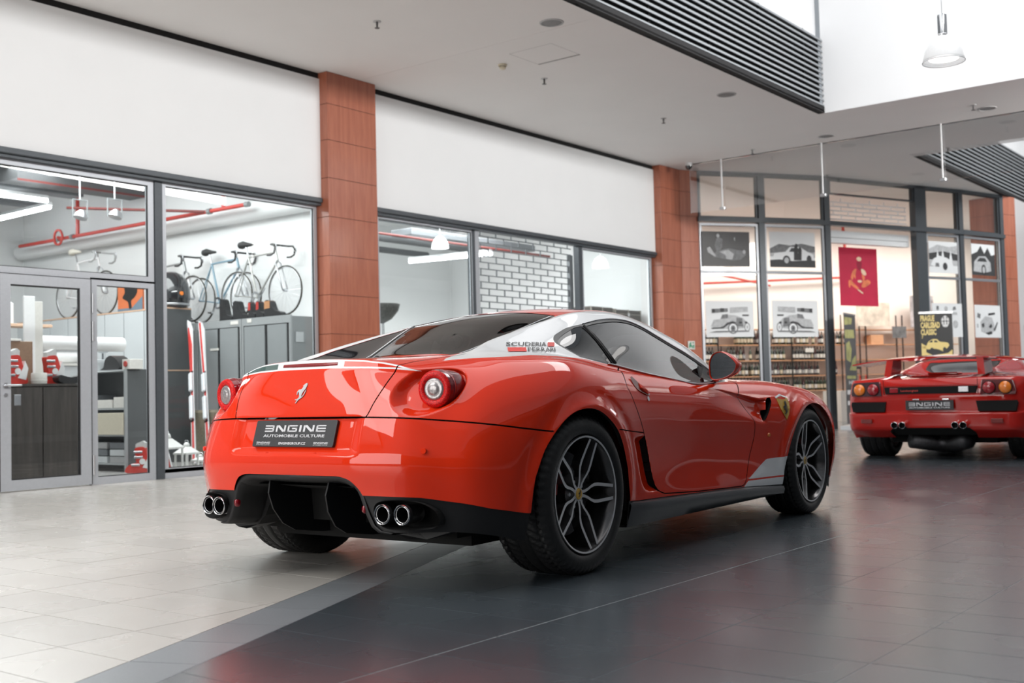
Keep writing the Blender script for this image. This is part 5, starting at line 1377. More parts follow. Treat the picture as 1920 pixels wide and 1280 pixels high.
MB().lathe([(.113, -.004), (.06, -.007), (0, -.008)], 36).build('speaker_grille', mat('speaker_mesh', (.22, .22, .22), .6, noise=.3, nscale=300), sp0, smooth=True)
for x, y, l in ((14.14, 7.09, 'second round ceiling speaker along the louvre band'), (17.63, 7.10, 'small round ceiling speaker close to the hanging glass'), (17.54, 4.59, 'round ceiling speaker at the far right beyond the atrium corner')):
    dup(sp0, (x, y, zc), label=l)
sm = thing('smoke_detector', 'cream smoke detector on the ceiling between two sprinklers', 'detector', (10.94, 8.48, zc))
CREAM = mat('cream_plastic', (.62, .56, .42), .45, noise=.03)
MB().lathe([(.055, 0), (.055, -.018), (.048, -.022)], 28).build('base', CREAM, sm, smooth=True, angle=40)
MB().lathe([(.030, -.022), (.040, -.034), (.040, -.05), (.026, -.060), (0, -.062)], 28).build('head', CREAM, sm, smooth=True, angle=50)
cam_ = thing('security_camera', 'small black dome camera on the ceiling above the angled pillar', 'camera', (17.98, 9.80, zc))
MB().cyl((0, 0, 0), (0, 0, -.05), .065, n=24).build('mount', mat('camera_white', (.6, .6, .6), .4, noise=.04), cam_, smooth=True, angle=40)
MB().lathe([(.062, -.05), (.060, -.075), (.048, -.10), (.028, -.117), (0, -.122)], 28).build('dome', mat('dome_black', (.008, .008, .009), .1, coat=1, noise=.05), cam_, smooth=True)
# hanging smoke curtain of glass with its rods
MB().box(18.10, 18.112, -1.5, 9.85, 3.96, zc-.014).build('tmp', CURTAIN)
cu = bpy.data.objects['tmp']; cu.name = 'glass_screen'; cu.data.name = 'glass_screen'
tag(cu, 'frameless glass smoke curtain hanging from the ceiling in front of the wine shop', 'glass screen')
tag(MB().box(18.09, 18.122, -1.5, 9.85, zc-.012, zc).build('screen_track', SPR), 'thin dark ceiling track carrying the hanging glass', 'track')
rod0 = None
for y, l in ((9.20, 'white hanging rod nearest the angled pillar'), (7.36, 'white hanging rod in front of the second wine shop mullion'), (5.42, 'white hanging rod in front of the red poster side of the shop')):
    if rod0 is None:
        rod0 = thing('hanger_rod', l, 'rod', (18.05, y, zc), group='rods holding the hanging glass')
        MB().cyl((0, 0, 0), (0, 0, -.85), .014, n=10).build('rod', mat('rod_white', (.72, .73, .74), .35, noise=.02), rod0, smooth=True, angle=40)
        MB().bbox(-.02, .046, -.05, .05, -.90, -.85, .008).build('clamp', ALU, rod0)
    else: dup(rod0, (18.05, y, zc), label=l)
# pendant lamp in the atrium
pd = thing('pendant_lamp', 'frosted dome pendant lamp with silver canister hanging in the atrium', 'lamp', (10.156, 3.0, 3.62))
MB().cyl((0, 0, .40), (0, 0, 5.3), .003, n=6).build('cable', ALU, pd)
MB().lathe([(0, .41), (.038, .41), (.040, .40), (.040, .24), (.034, .235), (.030, .21)], 28).build('canister', CHROME, pd, smooth=True, angle=40)
shade_m = glassmat('frosted_shade', (.80, .82, .83), .9, rough=.25, haze=.16)
MB().lathe([(.035, .225), (.075, .205), (.12, .160), (.155, .09), (.172, .02), (.176, 0), (.170, .002), (.166, .02), (.149, .09), (.115, .155), (.072, .197), (.033, .215)], 48).build('shade', FROST, pd, smooth=True)
MB().lathe([(.176, 0), (.181, -.004), (.178, -.010), (.172, -.006)], 48, closed=True).build('shade_rim', mat('clear_rim', (.8, .82, .84), .1, coat=1, noise=.02), pd, smooth=True)
MB().lathe([(0, .03), (.10, .03), (.125, .018), (.10, .012), (0, .012)], 36).build('diffuser', mat('lamp_glow', (.9, .9, .9), .4, emit=(1, .98, .95), estr=1.6, noise=.02), pd, smooth=True, angle=40)

# ------------------------------------------------------------------ prints in the wine shop windows
PAPER = mat('poster_white', (.70, .72, .73), .6, noise=.02, nscale=3); PBLK = mat('poster_black', (.012, .012, .013), .45, noise=.1)
PG1 = mat('print_grey_light', (.42, .43, .44), .6, noise=.15, nscale=18); PG2 = mat('print_grey_mid', (.16, .165, .17), .6, noise=.25, nscale=18); PG3 = mat('print_grey_dark', (.035, .036, .038), .6, noise=.2, nscale=18)
PM = [PAPER, PG1, PG2, PG3, PBLK]
def E_(cx, cy, rx, ry, n=18, a0=0, a1=2*math.pi): return [(cx+rx*math.cos(a0+(a1-a0)*k/n), cy+ry*math.sin(a0+(a1-a0)*k/n)) for k in range(n+(0 if a1-a0 > 6.28 else 1))]
def poster(name, fn, s0, s1, z0, z1, shapes, label, cat='poster', bg=0, mats=PM, dep=.02, group=None):
    """flat print: shapes are (material index, outline in 0..1 coordinates) stacked as thin ink layers"""
    W = s1-s0; H = z1-z0; o = fn((s0+s1)/2, (z0+z1)/2, dep)
    t = thing(name, label, cat, o, group=group)
    MB().prism([(s0, z0), (s1, z0), (s1, z1), (s0, z1)], lambda u, v, d: fn(u, v, dep+d)-o, 0, .006).build('sheet', mats[bg], t)
    ink = {}
    for k, (mi, P) in enumerate(shapes):
        ink.setdefault(mi, MB()).add([fn(s0+u*W, z0+v*H, dep+.0065+.00035*k)-o for u, v in P], [tuple(range(len(P)))])
    for mi, mb in ink.items(): mb.build('print', mats[mi], t, fix=False)
    return t
def vcar(flip=False):
    """early open tourer, three-quarter view"""
    S_ = [(1, [(.10, .30), (.16, .48), (.30, .50), (.42, .62), (.62, .60), (.78, .52), (.86, .40), (.86, .25), (.60, .22), (.20, .22)]),
          (3, [(.10, .26), (.28, .27), (.36, .30), (.44, .40), (.56, .44), (.64, .40), (.60, .37), (.52, .38), (.44, .32), (.36, .24), (.12, .22)]),
          (2, [(.30, .50), (.34, .62), (.46, .64), (.46, .52)]), (2, [(.62, .30), (.64, .54), (.76, .52), (.78, .28)]),
          (3, E_(.56, .24, .105, .155)), (0, E_(.56, .24, .085, .13)), (2, E_(.56, .24, .05, .08)), (3, E_(.56, .24, .018, .03)),
          (2, E_(.86, .27, .06, .13)), (0, E_(.86, .27, .045, .10)), (1, E_(.86, .27, .02, .05)), (3, [(.68, .40), (.72, .44), (.76, .40), (.72, .36)]), (3, [(.80, .40), (.84, .44), (.87, .40), (.84, .36)]),
          (2, [(.12, .66), (.46, .70), (.46, .80), (.12, .78)]), (3, [(.13, .68), (.19, .68), (.19, .78), (.13, .78)]), (3, [(.30, .70), (.38, .70), (.38, .80), (.30, .80)]),
          (1, [(.50, .66), (.88, .70), (.88, .84), (.50, .82)]), (3, [(.76, .58), (.90, .58), (.90, .62), (.76, .62)]), (2, [(.05, .12), (.92, .14), (.80, .18), (.2, .17)])]
    return [(m, [(1-u, v) for u, v in P]) if flip else (m, P) for m, P in S_]
FN = [plane_fn(WP[k], WP[k+1]) for k in range(5)]
poster('poster', FN[0], .05, 1.03, 3.07, 3.72, [(2, [(.22, .28), (.30, .45), (.55, .52), (.85, .46), (.92, .34), (.80, .20), (.60, .18), (.40, .24)]), (1, [(.35, .42), (.55, .48), (.66, .36), (.62, .20), (.50, .22), (.48, .34)]),
        (1, [(.10, .52), (.16, .56), (.28, .30), (.26, .28), (.12, .40)]), (2, [(.26, .60), (.30, .80), (.36, .84), (.43, .78), (.42, .55), (.36, .42), (.30, .40)]), (1, E_(.335, .88, .032, .055)), (1, E_(.88, .42, .03, .06)), (1, [(.67, .80), (.69, .86), (.69, .72)])],
       'black photo print of a seated man on a low sports car, top left pane', bg=4)
poster('poster', FN[1], .11, 1.11, 3.07, 3.74, [(2, [(0, .52), (.2, .66), (.45, .62), (.7, .68), (1, .60), (1, .40), (0, .38)]), (1, [(0, .40), (1, .44), (1, .28), (0, .30)]), (3, [(0, 0), (1, 0), (1, .20), (.6, .26), (0, .20)]),
        (0, [(.05, .24), (.10, .40), (.34, .44), (.44, .58), (.66, .58), (.84, .44), (.96, .38), (.97, .22), (.5, .18)]), (3, E_(.36, .20, .085, .135)), (1, E_(.36, .20, .05, .085)), (3, E_(.86, .24, .055, .11)), (3, [(.42, .44), (.47, .55), (.62, .55), (.68, .44)]),
        (4, [(.52, .20), (.53, .55), (.57, .68), (.61, .66), (.62, .20)]), (4, [(.61, .20), (.62, .52), (.66, .60), (.70, .52), (.69, .20)])],
       'black and white photo print of two people beside a pale coupe, second pane')
poster('poster', FN[0], .08, 1.06, 1.765, 2.43, vcar(), 'pale print of an early open touring car facing right, lower first pane')
poster('poster', FN[1], .12, 1.12, 1.755, 2.44, vcar(True), 'pale print of an early open touring car facing left, lower second pane')
poster('poster', FN[3], .25, 1.10, 3.07, 3.72, [(1, [(0, .75), (.3, .9), (.7, .84), (1, .9), (1, .65), (0, .62)]), (3, [(0, .62), (.5, .70), (1, .62), (1, .35), (0, .35)]), (1, [(0, .2), (1, .25), (1, .42), (0, .42)]), (0, [(.05, .25), (.15, .45), (.35, .55), (.6, .5), (.8, .4), (.85, .2), (.5, .12)]),
        (0, [(.25, .45), (.30, .75), (.36, .45)]), (0, [(.42, .45), (.48, .78), (.54, .45)]), (0, [(.70, .40), (.76, .74), (.82, .40)]), (3, E_(.55, .22, .08, .12)), (2, [(.2, .2), (.35, .2), (.33, .32), (.22, .32)])],
       'small black and white print of a racing crew round a pale car, fourth pane')
poster('poster', FN[4], .26, 1.10, 3.07, 3.73, [(0, [(0, .6), (1, .6), (1, 1), (0, 1)]), (3, [(0, .35), (0, .65), (.25, .75), (.4, .95), (.55, .7), (.7, .9), (.85, .65), (1, .7), (1, 0), (0, 0)]), (1, [(.06, .12), (.10, .42), (.30, .60), (.60, .62), (.80, .42), (.82, .15), (.5, .08)]), (3, [(.22, .44), (.34, .56), (.58, .56), (.66, .44)]), (4, E_(.50, .18, .10, .17)), (1, E_(.50, .18, .06, .11))],
       'dark photo print of a rounded saloon in front of trees, rightmost pane', bg=1)
poster('poster', FN[3], .28, 1.17, 1.76, 2.45, [(2, [(.14, .80), (.22, .80), (.22, .92), (.14, .92)]), (1, E_(.46, .84, .06, .08)), (2, [(.68, .80), (.80, .82), (.78, .92), (.70, .90)]), (1, [(.66, .66), (.84, .66), (.82, .74), (.68, .74)]), (1, E_(.76, .38, .09, .12)), (1, E_(.30, .45, .12, .16))],
       'white technical drawing sheet behind the black and yellow banner, lower fourth pane')
poster('poster', FN[4], .29, 1.22, 1.755, 2.44, [(1, [(.22, .18), (.20, .48), (.40, .66), (.66, .62), (.74, .40), (.72, .18), (.45, .10)]), (3, [(.24, .40), (.34, .46), (.36, .34), (.28, .30)]), (3, [(.52, .34), (.62, .44), (.66, .34), (.58, .28)]), (3, [(.70, .24), (.86, .50), (.88, .46), (.76, .20)]), (3, [(.38, .14), (.62, .20), (.66, .12), (.5, .08)]),
        (4, [(.52, .68), (.78, .72), (.78, .78), (.52, .75)]), (2, [(.08, .62), (.2, .58), (.22, .72), (.1, .76)]), (1, [(.06, .3), (.12, .3), (.12, .42), (.06, .42)])],
       'white drawing print of a tractor-like vintage vehicle, lower rightmost pane')
PR = [mat('poster_crimson', (.52, .012, .055), .6, noise=.06, nscale=4), mat('poster_orange', (.72, .20, .085), .6, noise=.2, nscale=9), mat('poster_cream', (.80, .60, .42), .6, noise=.1), mat('poster_dark_red', (.30, .008, .035), .6, noise=.05)]
poster('poster', FN[2], .60, 1.66, 2.39, 3.55, [(1, catmull([(.44, .64), (.36, .61), (.31, .54), (.29, .47), (.33, .44), (.37, .50), (.41, .46), (.42, .55)], 3, True)), (1, catmull([(.23, .43), (.30, .44), (.36, .39), (.46, .33), (.50, .30), (.44, .29), (.36, .32), (.28, .36), (.26, .31), (.23, .33)], 3, True)), (2, catmull([(.57, .64), (.66, .62), (.70, .55), (.64, .53), (.58, .57)], 3, True)),
        (1, catmull([(.58, .54), (.66, .50), (.64, .44), (.72, .46), (.80, .43), (.78, .38), (.62, .32), (.56, .34), (.60, .42)], 3, True)), (2, E_(.52, .81, .065, .038)), (2, E_(.52, .425, .06, .024)), (2, catmull([(.44, .29), (.50, .25), (.58, .215), (.60, .225), (.52, .27)], 3, True)), (3, catmull([(.46, .76), (.46, .68), (.50, .62), (.56, .62), (.58, .70), (.58, .76)], 3, True))],
       'crimson poster with an orange cross-legged figure in the wine shop entrance', mats=PR, dep=-.35)

# ------------------------------------------------------------------ roll-up banners
BY = mat('banner_yellow', (.66, .52, .20), .6, noise=.04); BK = mat('banner_black', (.016, .017, .018), .55, noise=.1); BW = mat('banner_white', (.6, .6, .6), .6, noise=.04)
A_ = (20.12, 6.545); B_ = (20.47, 6.09)
fb = plane_fn(A_, B_); bw = math.hypot(B_[0]-A_[0], B_[1]-A_[1]); o0 = fb(bw/2, 0, 0)
bn_ = thing('banner', 'black and yellow roll-up banner reading PRAGUE CARLSBAD CLASSIC behind the wing', 'banner', o0)
lf = lambda u, v, d: fb(u, v, d)-o0
MB().prism([(0, .10), (bw, .10), (bw, 2.03), (0, 2.03)], lf, 0, .004).build('sheet', BK, bn_)
MB().prism([(-.01, 2.03), (bw+.01, 2.03), (bw+.01, 2.065), (-.01, 2.065)], lf, -.008, .012).build('top_rail', ALU, bn_)
MB().prism([(-.02, 0), (bw+.02, 0), (bw+.02, .10), (-.02, .10)], lf, -.10, .10).build('base', ALU, bn_)
MB().cyl(lf(bw/2, .05, -.03), lf(bw/2, 2.04, -.03), .01, n=8).build('pole', ALU, bn_)
m = MB()
for k, (tx, w_) in enumerate((('PRAGUE', .245), ('CARLSBAD', .335), ('CLASSIC', .27))): put_text(m, tx, lambda u, v, d: lf(u, v, d+.005), .018, 1.905-.12*k, w_, .098, bold=.045)
put_text(m, '7', lambda u, v, d: lf(u, v, d+.005), .03, 1.60, .025, .05, bold=.03)
m.build('banner_lettering', BY, bn_, fix=False)
m = MB(); q = lambda P, z=0: m.add([lf(u, v, .005+z) for u, v in P], [tuple(range(len(P)))])
q(catmull([(.02, 1.45), (.10, 1.47), (.14, 1.54), (.22, 1.585), (.30, 1.58), (.34, 1.54), (.46, 1.525), (.50, 1.49), (.49, 1.45), (.43, 1.40), (.40, 1.37), (.33, 1.40), (.24, 1.42), (.13, 1.41)], 3, True))
q([(.02, 1.30), (.02, 1.52), (.10, 1.47), (.10, 1.36), (.20, 1.31)]); q([(.20, 1.30), (.48, 1.34), (.555, 1.40), (.555, 1.30)])
m.build('yellow_print', BY, bn_, fix=False)
m = MB(); q = lambda P, z=0: m.add([lf(u, v, .0056+z) for u, v in P], [tuple(range(len(P)))])
q([(.15, 1.53), (.19, 1.565), (.22, 1.565), (.21, 1.53)]); q([(.24, 1.53), (.245, 1.565), (.29, 1.56), (.31, 1.53)]); q(E_(.20, 1.39, .035, .05)); q(E_(.42, 1.40, .03, .045))
m.build('black_print', BK, bn_, fix=False)
m = MB(); q = lambda P, z=0: m.add([lf(u, v, .005+z) for u, v in P], [tuple(range(len(P)))])
q(E_(.45, 1.965, .022, .03)); q(E_(.405, 1.925, .022, .028)); q(E_(.495, 1.925, .022, .028)); q([(.435, 1.90), (.465, 1.90), (.47, 1.945), (.43, 1.945)]); q(E_(.45, 1.865, .02, .028)); q(E_(.405, 1.865, .016, .024)); q(E_(.495, 1.865, .016, .024)); q([(.41, 1.80), (.49, 1.80), (.50, 1.84), (.40, 1.84)])
for k in range(20):
    a, b = 2*math.pi*k/20, 2*math.pi*(k+1)/20
    q([(.45+.068*math.cos(a), 1.89+.10*math.sin(a)), (.45+.068*math.cos(b), 1.89+.10*math.sin(b)), (.45+.063*math.cos(b), 1.89+.094*math.sin(b)), (.45+.063*math.cos(a), 1.89+.094*math.sin(a))])
m.build('emblem', BW, bn_, fix=False)
# second banner, turned nearly edge-on beside the mullion
A_ = (20.66, 8.12); dirx = Vector((.9925, .122)).normalized(); B_ = (A_[0]+dirx.x*.85, A_[1]+dirx.y*.85)
fb2 = plane_fn(A_, B_); o1 = fb2(.42, 0, 0); lf2 = lambda u, v, d: fb2(u, v, d)-o1
b2 = thing('banner', 'dark roll-up banner turned nearly edge-on beside the wine shop mullion', 'banner', o1)
MB().prism([(0, .10), (.85, .10), (.85, 2.15), (0, 2.15)], lf2, 0, .004).build('sheet', mat('banner_grey', (.06, .06, .062), .55, noise=.1), b2)
MB().prism([(-.01, 2.15), (.86, 2.15), (.86, 2.18), (-.01, 2.18)], lf2, -.008, .012).build('top_rail', ALU, b2)
MB().prism([(-.05, 0), (.9, 0), (.9, .07), (-.05, .07)], lf2, -.12, .12).build('base', mat('base_white', (.6, .62, .64), .3, noise=.03), b2)
m = MB(); OL = mat('banner_olive', (.32, .31, .12), .6, noise=.3, nscale=6)
for P in ([(.03, 1.95), (.55, 1.98), (.6, 2.10), (.03, 2.10)], [(.05, 1.70), (.75, 1.72), (.70, 1.88), (.05, 1.86)], [(.1, 1.30), (.4, 1.25), (.5, 1.5), (.35, 1.66), (.1, 1.6)], [(.3, 1.1), (.8, 1.1), (.8, 1.4), (.55, 1.32)], [(.1, .94), (.75, .94), (.75, 1.0), (.1, 1.0)]):
    m.add([lf2(u, v, .005) for u, v in P], [tuple(range(len(P)))])
m.build('olive_print', OL, b2, fix=False)
m = MB(); put_text(m, 'H8', lambda u, v, d: lf2(u, v, d+.005), .22, .84, .4, .07, bold=.03)
for k in range(4): m.box(0, 0, 0, 0, 0, 0) if 0 else m.add([lf2(u, v, .005) for u, v in ((.08+.4*(k % 2), .45+.1*k), (.36+.4*(k % 2), .45+.1*k), (.36+.4*(k % 2), .53+.1*k), (.08+.4*(k % 2), .53+.1*k))], [(0, 1, 2, 3)])
m.build('banner_lettering', BW, b2, fix=False)
m = MB(); m.add([lf2(u, v, .005) for u, v in ((.22, .24), (.62, .24), (.62, .34), (.5, .42), (.42, .48), (.34, .42), (.22, .34))], [tuple(range(7))]); m.build('emblem', OL, b2, fix=False)

# ------------------------------------------------------------------ wine shelves with bottles
PINE = mat('shelf_pine', (.62, .34, .19), .5, noise=.08, nscale=6)
BG = [mat('bottle_black', (.008, .009, .008), .15, coat=.5, noise=.1), mat('bottle_green', (.02, .035, .018), .15, coat=.5, noise=.1), mat('bottle_wine', (.035, .008, .010), .15, coat=.5, noise=.1)]
LAB = [mat('label_white', (.66, .64, .60), .6, noise=.04), mat('label_cream', (.55, .47, .35), .6, noise=.05), mat('label_grey', (.33, .33, .33), .6, noise=.05)]
rack = thing('wine_rack', 'long open wine rack of pale pine shelves on thin black posts', 'shelf', (WA[0], WA[1], 0))
wf = lambda s, z, b=0: Vector((WD[0]*s+WN[0]*b, WD[1]*s+WN[1]*b, z))       # local to the rack origin; b goes away from the hall
def wbox(mb, s0, s1, z0, z1, b0, b1): return mb.add([wf(s, z, b) for s in (s0, s1) for z in (z0, z1) for b in (b0, b1)], [(0, 1, 3, 2), (4, 6, 7, 5), (0, 4, 5, 1), (2, 3, 7, 6), (0, 2, 6, 4), (1, 5, 7, 3)])
SZ = [.36, .73, 1.09, 1.46, 1.83, 2.20]
for z in SZ:
    for a_, b_ in ((-2.6, 1.7), (1.75, 5.35), (5.4, 9.3)):
        if a_ > 5 and z < .5: continue
        wbox(MB(), a_, b_, z-.02, z, 0, .27).build('shelf_board', PINE, rack)
for s in (-2.5, -1.0, .5, 1.72, 3.05, 3.85, 5.37, 5.95, 6.15, 7.15, 7.35, 8.3, 8.5):
    wbox(MB(), s-.012, s+.012, 0, 2.55 if s < 7.6 else 2.3, -.026, -.002).build('post', mat('post_black', (.012, .012, .013), .45, noise=.1), rack)
def bottle_proto(kind):
    t = thing('wine_bottle', 'dark bottle', 'bottle', (0, 0, -5))
    sh = [(0, 0), (.036, 0), (.038, .006), (.038, .19), (.034, .215), (.016, .245), (.0135, .255), (.0135, .30), (.0155, .302), (.0155, .315), (0, .315)] if kind < 2 else \
         [(0, 0), (.034, 0), (.036, .006), (.036, .16), (.026, .215), (.015, .26), (.0135, .32), (.0155, .322), (.0155, .335), (0, .335)]
    MB().lathe(sh, 10).build('glass', BG[kind], t, smooth=True, angle=50)
    MB().lathe([(.0386, .05), (.0386, .14)] if kind < 2 else [(.0366, .05), (.0366, .13)], 10).build('label', LAB[kind], t, smooth=True)
    return t
protos = [bottle_proto(k) for k in range(3)]
def kids_of(o): return [c for c in bpy.data.objects if c.parent == o]
pk = [kids_of(p) for p in protos]
rows = [  # shelf index, from s, to s, kinds, description
 (1, -.9, .9, (0, 1), 'second lowest shelf, far left'), (2, 1.35, 2.95, (0, 1), 'knee-high shelf by the mirror'), (2, 3.2, 4.7, (0, 2), 'knee-high shelf, second pane'),
 (3, 1.42, 1.72, (0,), 'middle shelf left of mirror'), (3, 1.85, 2.75, (2, 1), 'middle shelf over the mirror'), (3, 2.95, 3.1, (0,), 'middle shelf at first mullion'), (3, 3.2, 3.75, (0, 1), 'middle shelf, second pane'),
 (3, 3.95, 5.2, (0,), 'middle shelf by second mullion'), (4, 1.38, 1.75, (0,), 'under the first car print'), (4, 2.35, 2.78, (1,), 'under the end of the first print'), (4, 2.9, 3.1, (2,), 'upper shelf at first mullion'),
 (4, 3.45, 4.4, (0, 1), 'under the second car print'), (4, 4.55, 4.85, (2,), 'upper shelf by second mullion'), (4, 5.3, 5.45, (0,), 'behind the edge-on banner'), (4, 5.55, 5.75, (0,), 'right of the edge-on banner'),
 (2, 5.05, 5.3, (1,), 'knee-high by second mullion'), (5, 1.2, 1.4, (0,), 'top shelf, far left'), (1, 1.75, 3.0, (0, 2), 'low shelf behind the bonnet'), (1, 3.2, 5.2, (0, 1), 'low shelf over the wing')]
nb = 0
ORD = 'first second third fourth fifth sixth seventh eighth ninth tenth eleventh twelfth thirteenth fourteenth fifteenth sixteenth seventeenth eighteenth nineteenth twentieth'.split()
for si, a_, b_, kinds, desc in rows:
    s = a_; j = 0; cnt = {.06: 0, .17: 0}
    while s < b_ and nb < 300:
        kd = kinds[j % len(kinds)] if rnd.random() < .8 else rnd.randrange(3)
        for b in (.06, .17):
            if b > .1 and rnd.random() < .75: continue
            c = protos[kd].copy(); COL.objects.link(c)
            p = wf(s+rnd.uniform(-.008, .008), SZ[si]+.0005, b); c.location = (WA[0]+p.x, WA[1]+p.y, p.z); c.rotation_euler = (0, 0, rnd.uniform(0, 6))
            lab_ = ('green-black', 'bottle-green', 'slim wine-red')[kd]
            c['label'] = '%s %s wine bottle, %s rank, %s' % (ORD[min(cnt[b], 19)], lab_, 'front' if b < .1 else 'rear', desc); c['group'] = 'wine bottles: '+desc; cnt[b] += 1
            for ch in pk[kd]: d = ch.copy(); COL.objects.link(d); d.parent = c
            nb += 1
        s += .092+ (rnd.random() < .12)*.09; j += 1
for p, k in zip(protos, pk):
    for ch in k: bpy.data.objects.remove(ch)
    bpy.data.objects.remove(p)
def wbx(name, s0, s1, z0, z1, b0, b1, m, label, cat, group=None):
    o = (WA[0]+WD[0]*(s0+s1)/2, WA[1]+WD[1]*(s0+s1)/2, z0)
    mb = MB(); P = [Vector((WD[0]*(s-(s0+s1)/2)+WN[0]*b, WD[1]*(s-(s0+s1)/2)+WN[1]*b, z-z0)) for s in (s0, s1) for z in (z0, z1) for b in (b0, b1)]
    mb.add(P, [(0, 1, 3, 2), (4, 6, 7, 5), (0, 4, 5, 1), (2, 3, 7, 6), (0, 2, 6, 4), (1, 5, 7, 3)])
    return tag(mb.build(name, m, loc=o), label, cat, group)
wbx('wooden_box', 6.35, 6.75, 1.831, 2.06, .02, .24, PINE, 'pale wooden crate on the shelf under the crimson poster', 'box')
wbx('picture', 5.86, 6.92, 2.27, 2.86, -.05, -.035, mat('sepia_print', (.62, .56, .48), .6, noise=.25, nscale=5), 'blue and sepia engine print below the crimson poster', 'picture')
wbx('picture', 7.62, 8.4, 2.25, 3.05, -.05, -.03, mat('sepia_print_b', (.42, .40, .42), .6, noise=.45, nscale=6), 'grey-blue canvas of a racing car left of the dark mullion', 'picture')
wbx('picture', 7.0, 7.45, 1.98, 2.27, -.05, -.03, mat('framed_print', (.14, .15, .16), .5, noise=.4, nscale=9), 'small framed dark print on the shelf by the banner', 'picture')
wbx('paper_card', 4.25, 4.5, 1.64, 1.74, -.02, -.015, LAB[0], 'white price card hanging from the shelf in the second pane', 'card')
t_ = thing('table_lamp', 'small lamp with a black shade on the lower pine shelf', 'lamp', (WA[0]+WD[0]*5.95+WN[0]*.14, WA[1]+WD[1]*5.95+WN[1]*.14, 1.091))
MB().cyl((0, 0, 0), (0, 0, .02), .06, n=16).cyl((0, 0, .02), (0, 0, .14), .01, n=8).build('stand', BLACKP, t_)
MB().lathe([(.075, .26), (.125, .13)], 20).build('lamp_shade', BLACKP, t_, smooth=True)
# white counter and red bottles low in the window
wbx('counter', 3.9, 5.3, 0, .70, -1.6, -1.0, mat('counter_white', (.7, .69, .66), .5, noise=.03), 'white counter low behind the second pane', 'counter')
rb = thing('sparkling_bottle', 'red foil-wrapped bottle on the white counter, left one', 'bottle', (WA[0]+WD[0]*4.75-WN[0]*1.3, WA[1]+WD[1]*4.75-WN[1]*1.3, .701), group='red bottles on the counter')
MB().lathe([(0, 0), (.045, 0), (.048, .01), (.048, .17), (.018, .27), (.016, .33), (.019, .335), (0, .35)], 14).build('body', mat('foil_red', (.50, .03, .02), .3, coat=.5, noise=.1), rb, smooth=True, angle=50)
dup(rb, (WA[0]+WD[0]*4.93-WN[0]*1.3, WA[1]+WD[1]*4.93-WN[1]*1.3, .701), label='red foil-wrapped bottle on the white counter, right one')
# pipes and lamp under the wine shop ceiling
pipe = thing('sprinkler_pipe', 'red sprinkler pipe running under the wine shop ceiling', 'pipe', (WA[0], WA[1], 0))
PRED = mat('pipe_red', (.52, .035, .022), .4, coat=.3, noise=.06)
MB().cyl(wf(-1.5, 3.10, .1), wf(5.9, 3.50, .1), .028, n=10).build('main_pipe', PRED, pipe, smooth=True, angle=40)
MB().cyl(wf(5.75, 3.50, .1), wf(5.65, 4.80, .1), .035, n=10).build('riser', PRED, pipe, smooth=True, angle=40)
MB().cyl(wf(1.0, 3.45, -.6), wf(3.2, 3.22, -.1), .024, n=10).build('branch', PRED, pipe, smooth=True, angle=40)
# half-raised white grille in the wine shop entrance
WH = mat('grille_white', (.84, .86, .87), .4, noise=.03)
a_ = FN[2](.06, 0, -.16); b_ = FN[2](2.34, 0, -.16)
t_ = grille((a_.x, a_.y), (b_.x, b_.y), 4.06, 4.47, .083, .40, WH, 'white rolling grille partly lowered at the top of the wine shop entrance', rod=.014)
for z0_, z1_, nm in ((3.70, 3.83, 'upper'), (3.59, 3.69, 'lower')):
    tag(pbar(MB(), FN[2], .03, 2.36, z0_, z1_, -.25, -.12).build('shutter_box', WH), '%s white bar of the grille housing over the wine shop entrance' % nm, 'shutter')
# green exit signs
for (x, y, z), ex_, l in (((18.50, 10.15, 1.62), (.90, -.437), 'small green running-man exit sign on the angled pillar'), ((27.0, 6.46, 2.0), (1, 0), 'small green exit sign on the far right wall')):
    t_ = thing('exit_sign', l, 'sign', (x, y, z)); M = frame((0, 0, 0), (ex_[0], ex_[1], 0), (0, 0, 1), (ex_[1], -ex_[0], 0))
    MB().bbox(-.075, .075, -.075, .075, .0, .012, .002, 0, M).build('plate', LAB[0], t_)
    gm = MB()
    for P in ([(-.055, .012), (-.03, .055), (.0, .055), (-.01, .01), (.025, -.01), (.02, -.055), (.0, -.055), (-.005, -.02), (-.04, -.055), (-.06, -.04)], [(.02, .03), (.055, .03), (.055, .055), (.02, .055)], [(.03, -.06), (.06, -.06), (.06, .01), (.03, .01)]):
        gm.add([M @ Vector((u, v, .0125)) for u, v in P], [tuple(range(len(P)))])
    gm.build('symbol', mat('sign_green', (.02, .22, .12), .5, noise=.05), t_, fix=False)

